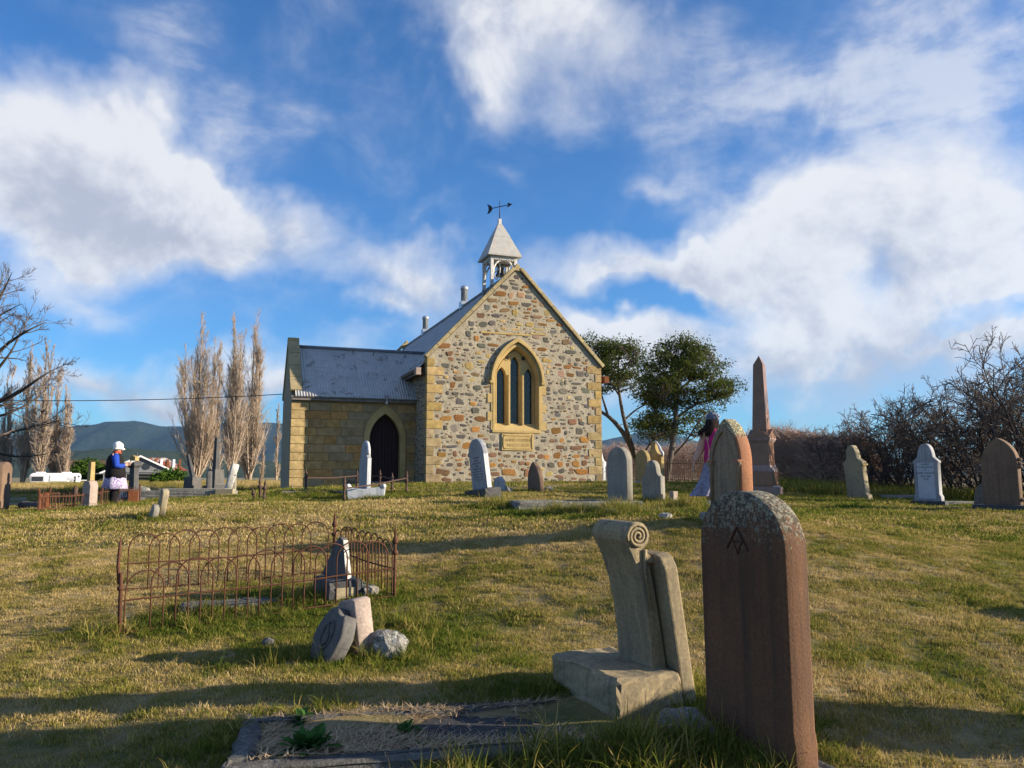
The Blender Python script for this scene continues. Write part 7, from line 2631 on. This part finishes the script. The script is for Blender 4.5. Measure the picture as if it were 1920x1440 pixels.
LAWN = [clump('lawn_a', 24, .075, .036, .0032, .7, M['grass'], 1), clump('lawn_b', 24, .075, .044, .0034, .9, M['grass'], 2), clump('lawn_c', 20, .075, .030, .0036, 1.1, M['grass'], 3), clump('lawn_d', 28, .08, .048, .003, .6, M['grass'], 4)]
FARL = [clump('far_a', 26, .20, .055, .008, .8, M['grass'], 5), clump('far_b', 26, .20, .065, .009, .9, M['grass'], 6), clump('far_c', 22, .2, .05, .009, 1.0, M['grass'], 7)]
TALL = [clump('tall_a', 16, .055, .20, .0042, .75, M['grass'], 8, 3), clump('tall_b', 20, .07, .16, .0040, .9, M['grass'], 9, 3), clump('tall_c', 12, .04, .26, .0045, .6, M['grass'], 10, 3)]


def lawn(name, n, y0, y1, protos, smin, smax, lift=0.0):
    x, y = pts_in(n, y0, y1)
    k = keep_out(x, y)
    x, y = x[k], y[k]
    d = dryness(x, y)
    # bald, thin patches
    thin = fbm(x * 1.7, y * 1.7, 3, 14)
    k = rng.random(len(x)) < np.clip(1.25 - 1.6 * (thin - .45) * (d > .5), .45, 1)
    k &= (vnoise(x * 11, y * 11, 33) > .30) | (rng.random(len(x)) < .3) | (y > 16)
    x, y, d = x[k], y[k], d[k]
    z = ground(x, y) + lift
    t = np.clip(d + rng.normal(0, .13, len(x)), 0, 1)
    hgt = .5 * fbm(x * 2.2, y * 2.2, 3, 21) + .5 * vnoise(x * 9, y * 9, 27)
    s = rng.uniform(smin, smax, len(x)) * (.36 + .95 * hgt) * (1 + .5 * np.clip(.5 - d, 0, .5))
    return tag(scatter(name, np.column_stack([x, y, z]), s, t, rng.integers(0, len(protos), len(x)), protos), kind='stuff')


lawn('grass', 112000, 3.6, 11.5, LAWN, .75, 1.25)
lawn('grass', 62000, 11.5, 22, FARL, .7, 1.15)
lawn('grass', 48000, 22, 53, FARL, .95, 1.5)


def tufts():
    X, Y, T_, Sc = [], [], [], []
    for gx, gy, r, k in GREEN:
        if gy > 26:
            continue
        n = int(min(r * r * 620 * k, 420) * (2.2 if gy < 5.2 else 1.0 if gy < 13 else .75))
        a, q = rng.uniform(0, 2 * np.pi, n), np.abs(rng.normal(0, .62, n)) * r
        x, y = gx + q * np.cos(a), gy + q * np.sin(a)
        X.append(x)
        Y.append(y)
        T_.append(rng.normal(.22, .16, n) + .25 * rng.random(n) ** 3)
        Sc.append(rng.uniform(.35, 1.0, n) * (.55 + k) * np.exp(-(q / r) ** 2 * .5))
    # odd tufts anywhere
    n = 700
    x, y = pts_in(n, 4.2, 24)
    X.append(x)
    Y.append(y)
    T_.append(rng.normal(.35, .2, n))
    Sc.append(rng.uniform(.25, .55, n))
    x, y, t, s = map(np.concatenate, (X, Y, T_, Sc))
    k = keep_out(x, y)
    x, y, t, s = x[k], y[k], t[k], s[k]
    tag(scatter('long_grass', np.column_stack([x, y, ground(x, y)]), s, np.clip(t, 0, 1), rng.integers(0, 3, len(x)), TALL), kind='stuff')


tufts()
# along the foot of the kerb and church
# tall dry pasture beyond the yard on the left, rough grass behind the thorn bushes
MEAD = [clump('mead_a', 34, .35, .62, .016, .5, M['grass'], 12, 2), clump('mead_b', 34, .4, .5, .016, .7, M['grass'], 13, 2)]
n = 9000
y = rng.uniform(50, 74, n)
x = rng.uniform(-.72, -.24, n) * y
z = ground(x, y)
tag(scatter('dry_meadow', np.column_stack([x, y, z]), rng.uniform(.4, .85, n), np.clip(rng.normal(.78, .12, n) - .35 * (fbm(x * .2, y * .2, 2, 3) > .56), 0, 1), rng.integers(0, 2, n), MEAD), kind='stuff')
n = 5000
y = rng.uniform(21, 34, n)
x = rng.uniform(.33, .78, n) * y
k = keep_out(x, y)
x, y = x[k], y[k]
tag(scatter('rough_grass', np.column_stack([x, y, ground(x, y)]), rng.uniform(.3, .7, len(x)), np.clip(rng.normal(.25, .13, len(x)), 0, 1), rng.integers(0, 2, len(x)), MEAD), kind='stuff')

# ------------------------------------------------------------------ air between here and the hills
hz = MB().box((0, 3000, 205), (17000, 14000, 450)).build('haze', None)
k = NT('pale_haze')
pv = k.n('ShaderNodeVolumePrincipled')
pv.inputs['Color'].default_value = (.36, .62, 1.0, 1)
pv.inputs['Density'].default_value = HAZE = .000042
pv.inputs['Anisotropy'].default_value = .2
k.l(pv.outputs[0], k.out.inputs['Volume'])
hz.data.materials.append(k.m)
tag(hz, kind='stuff')
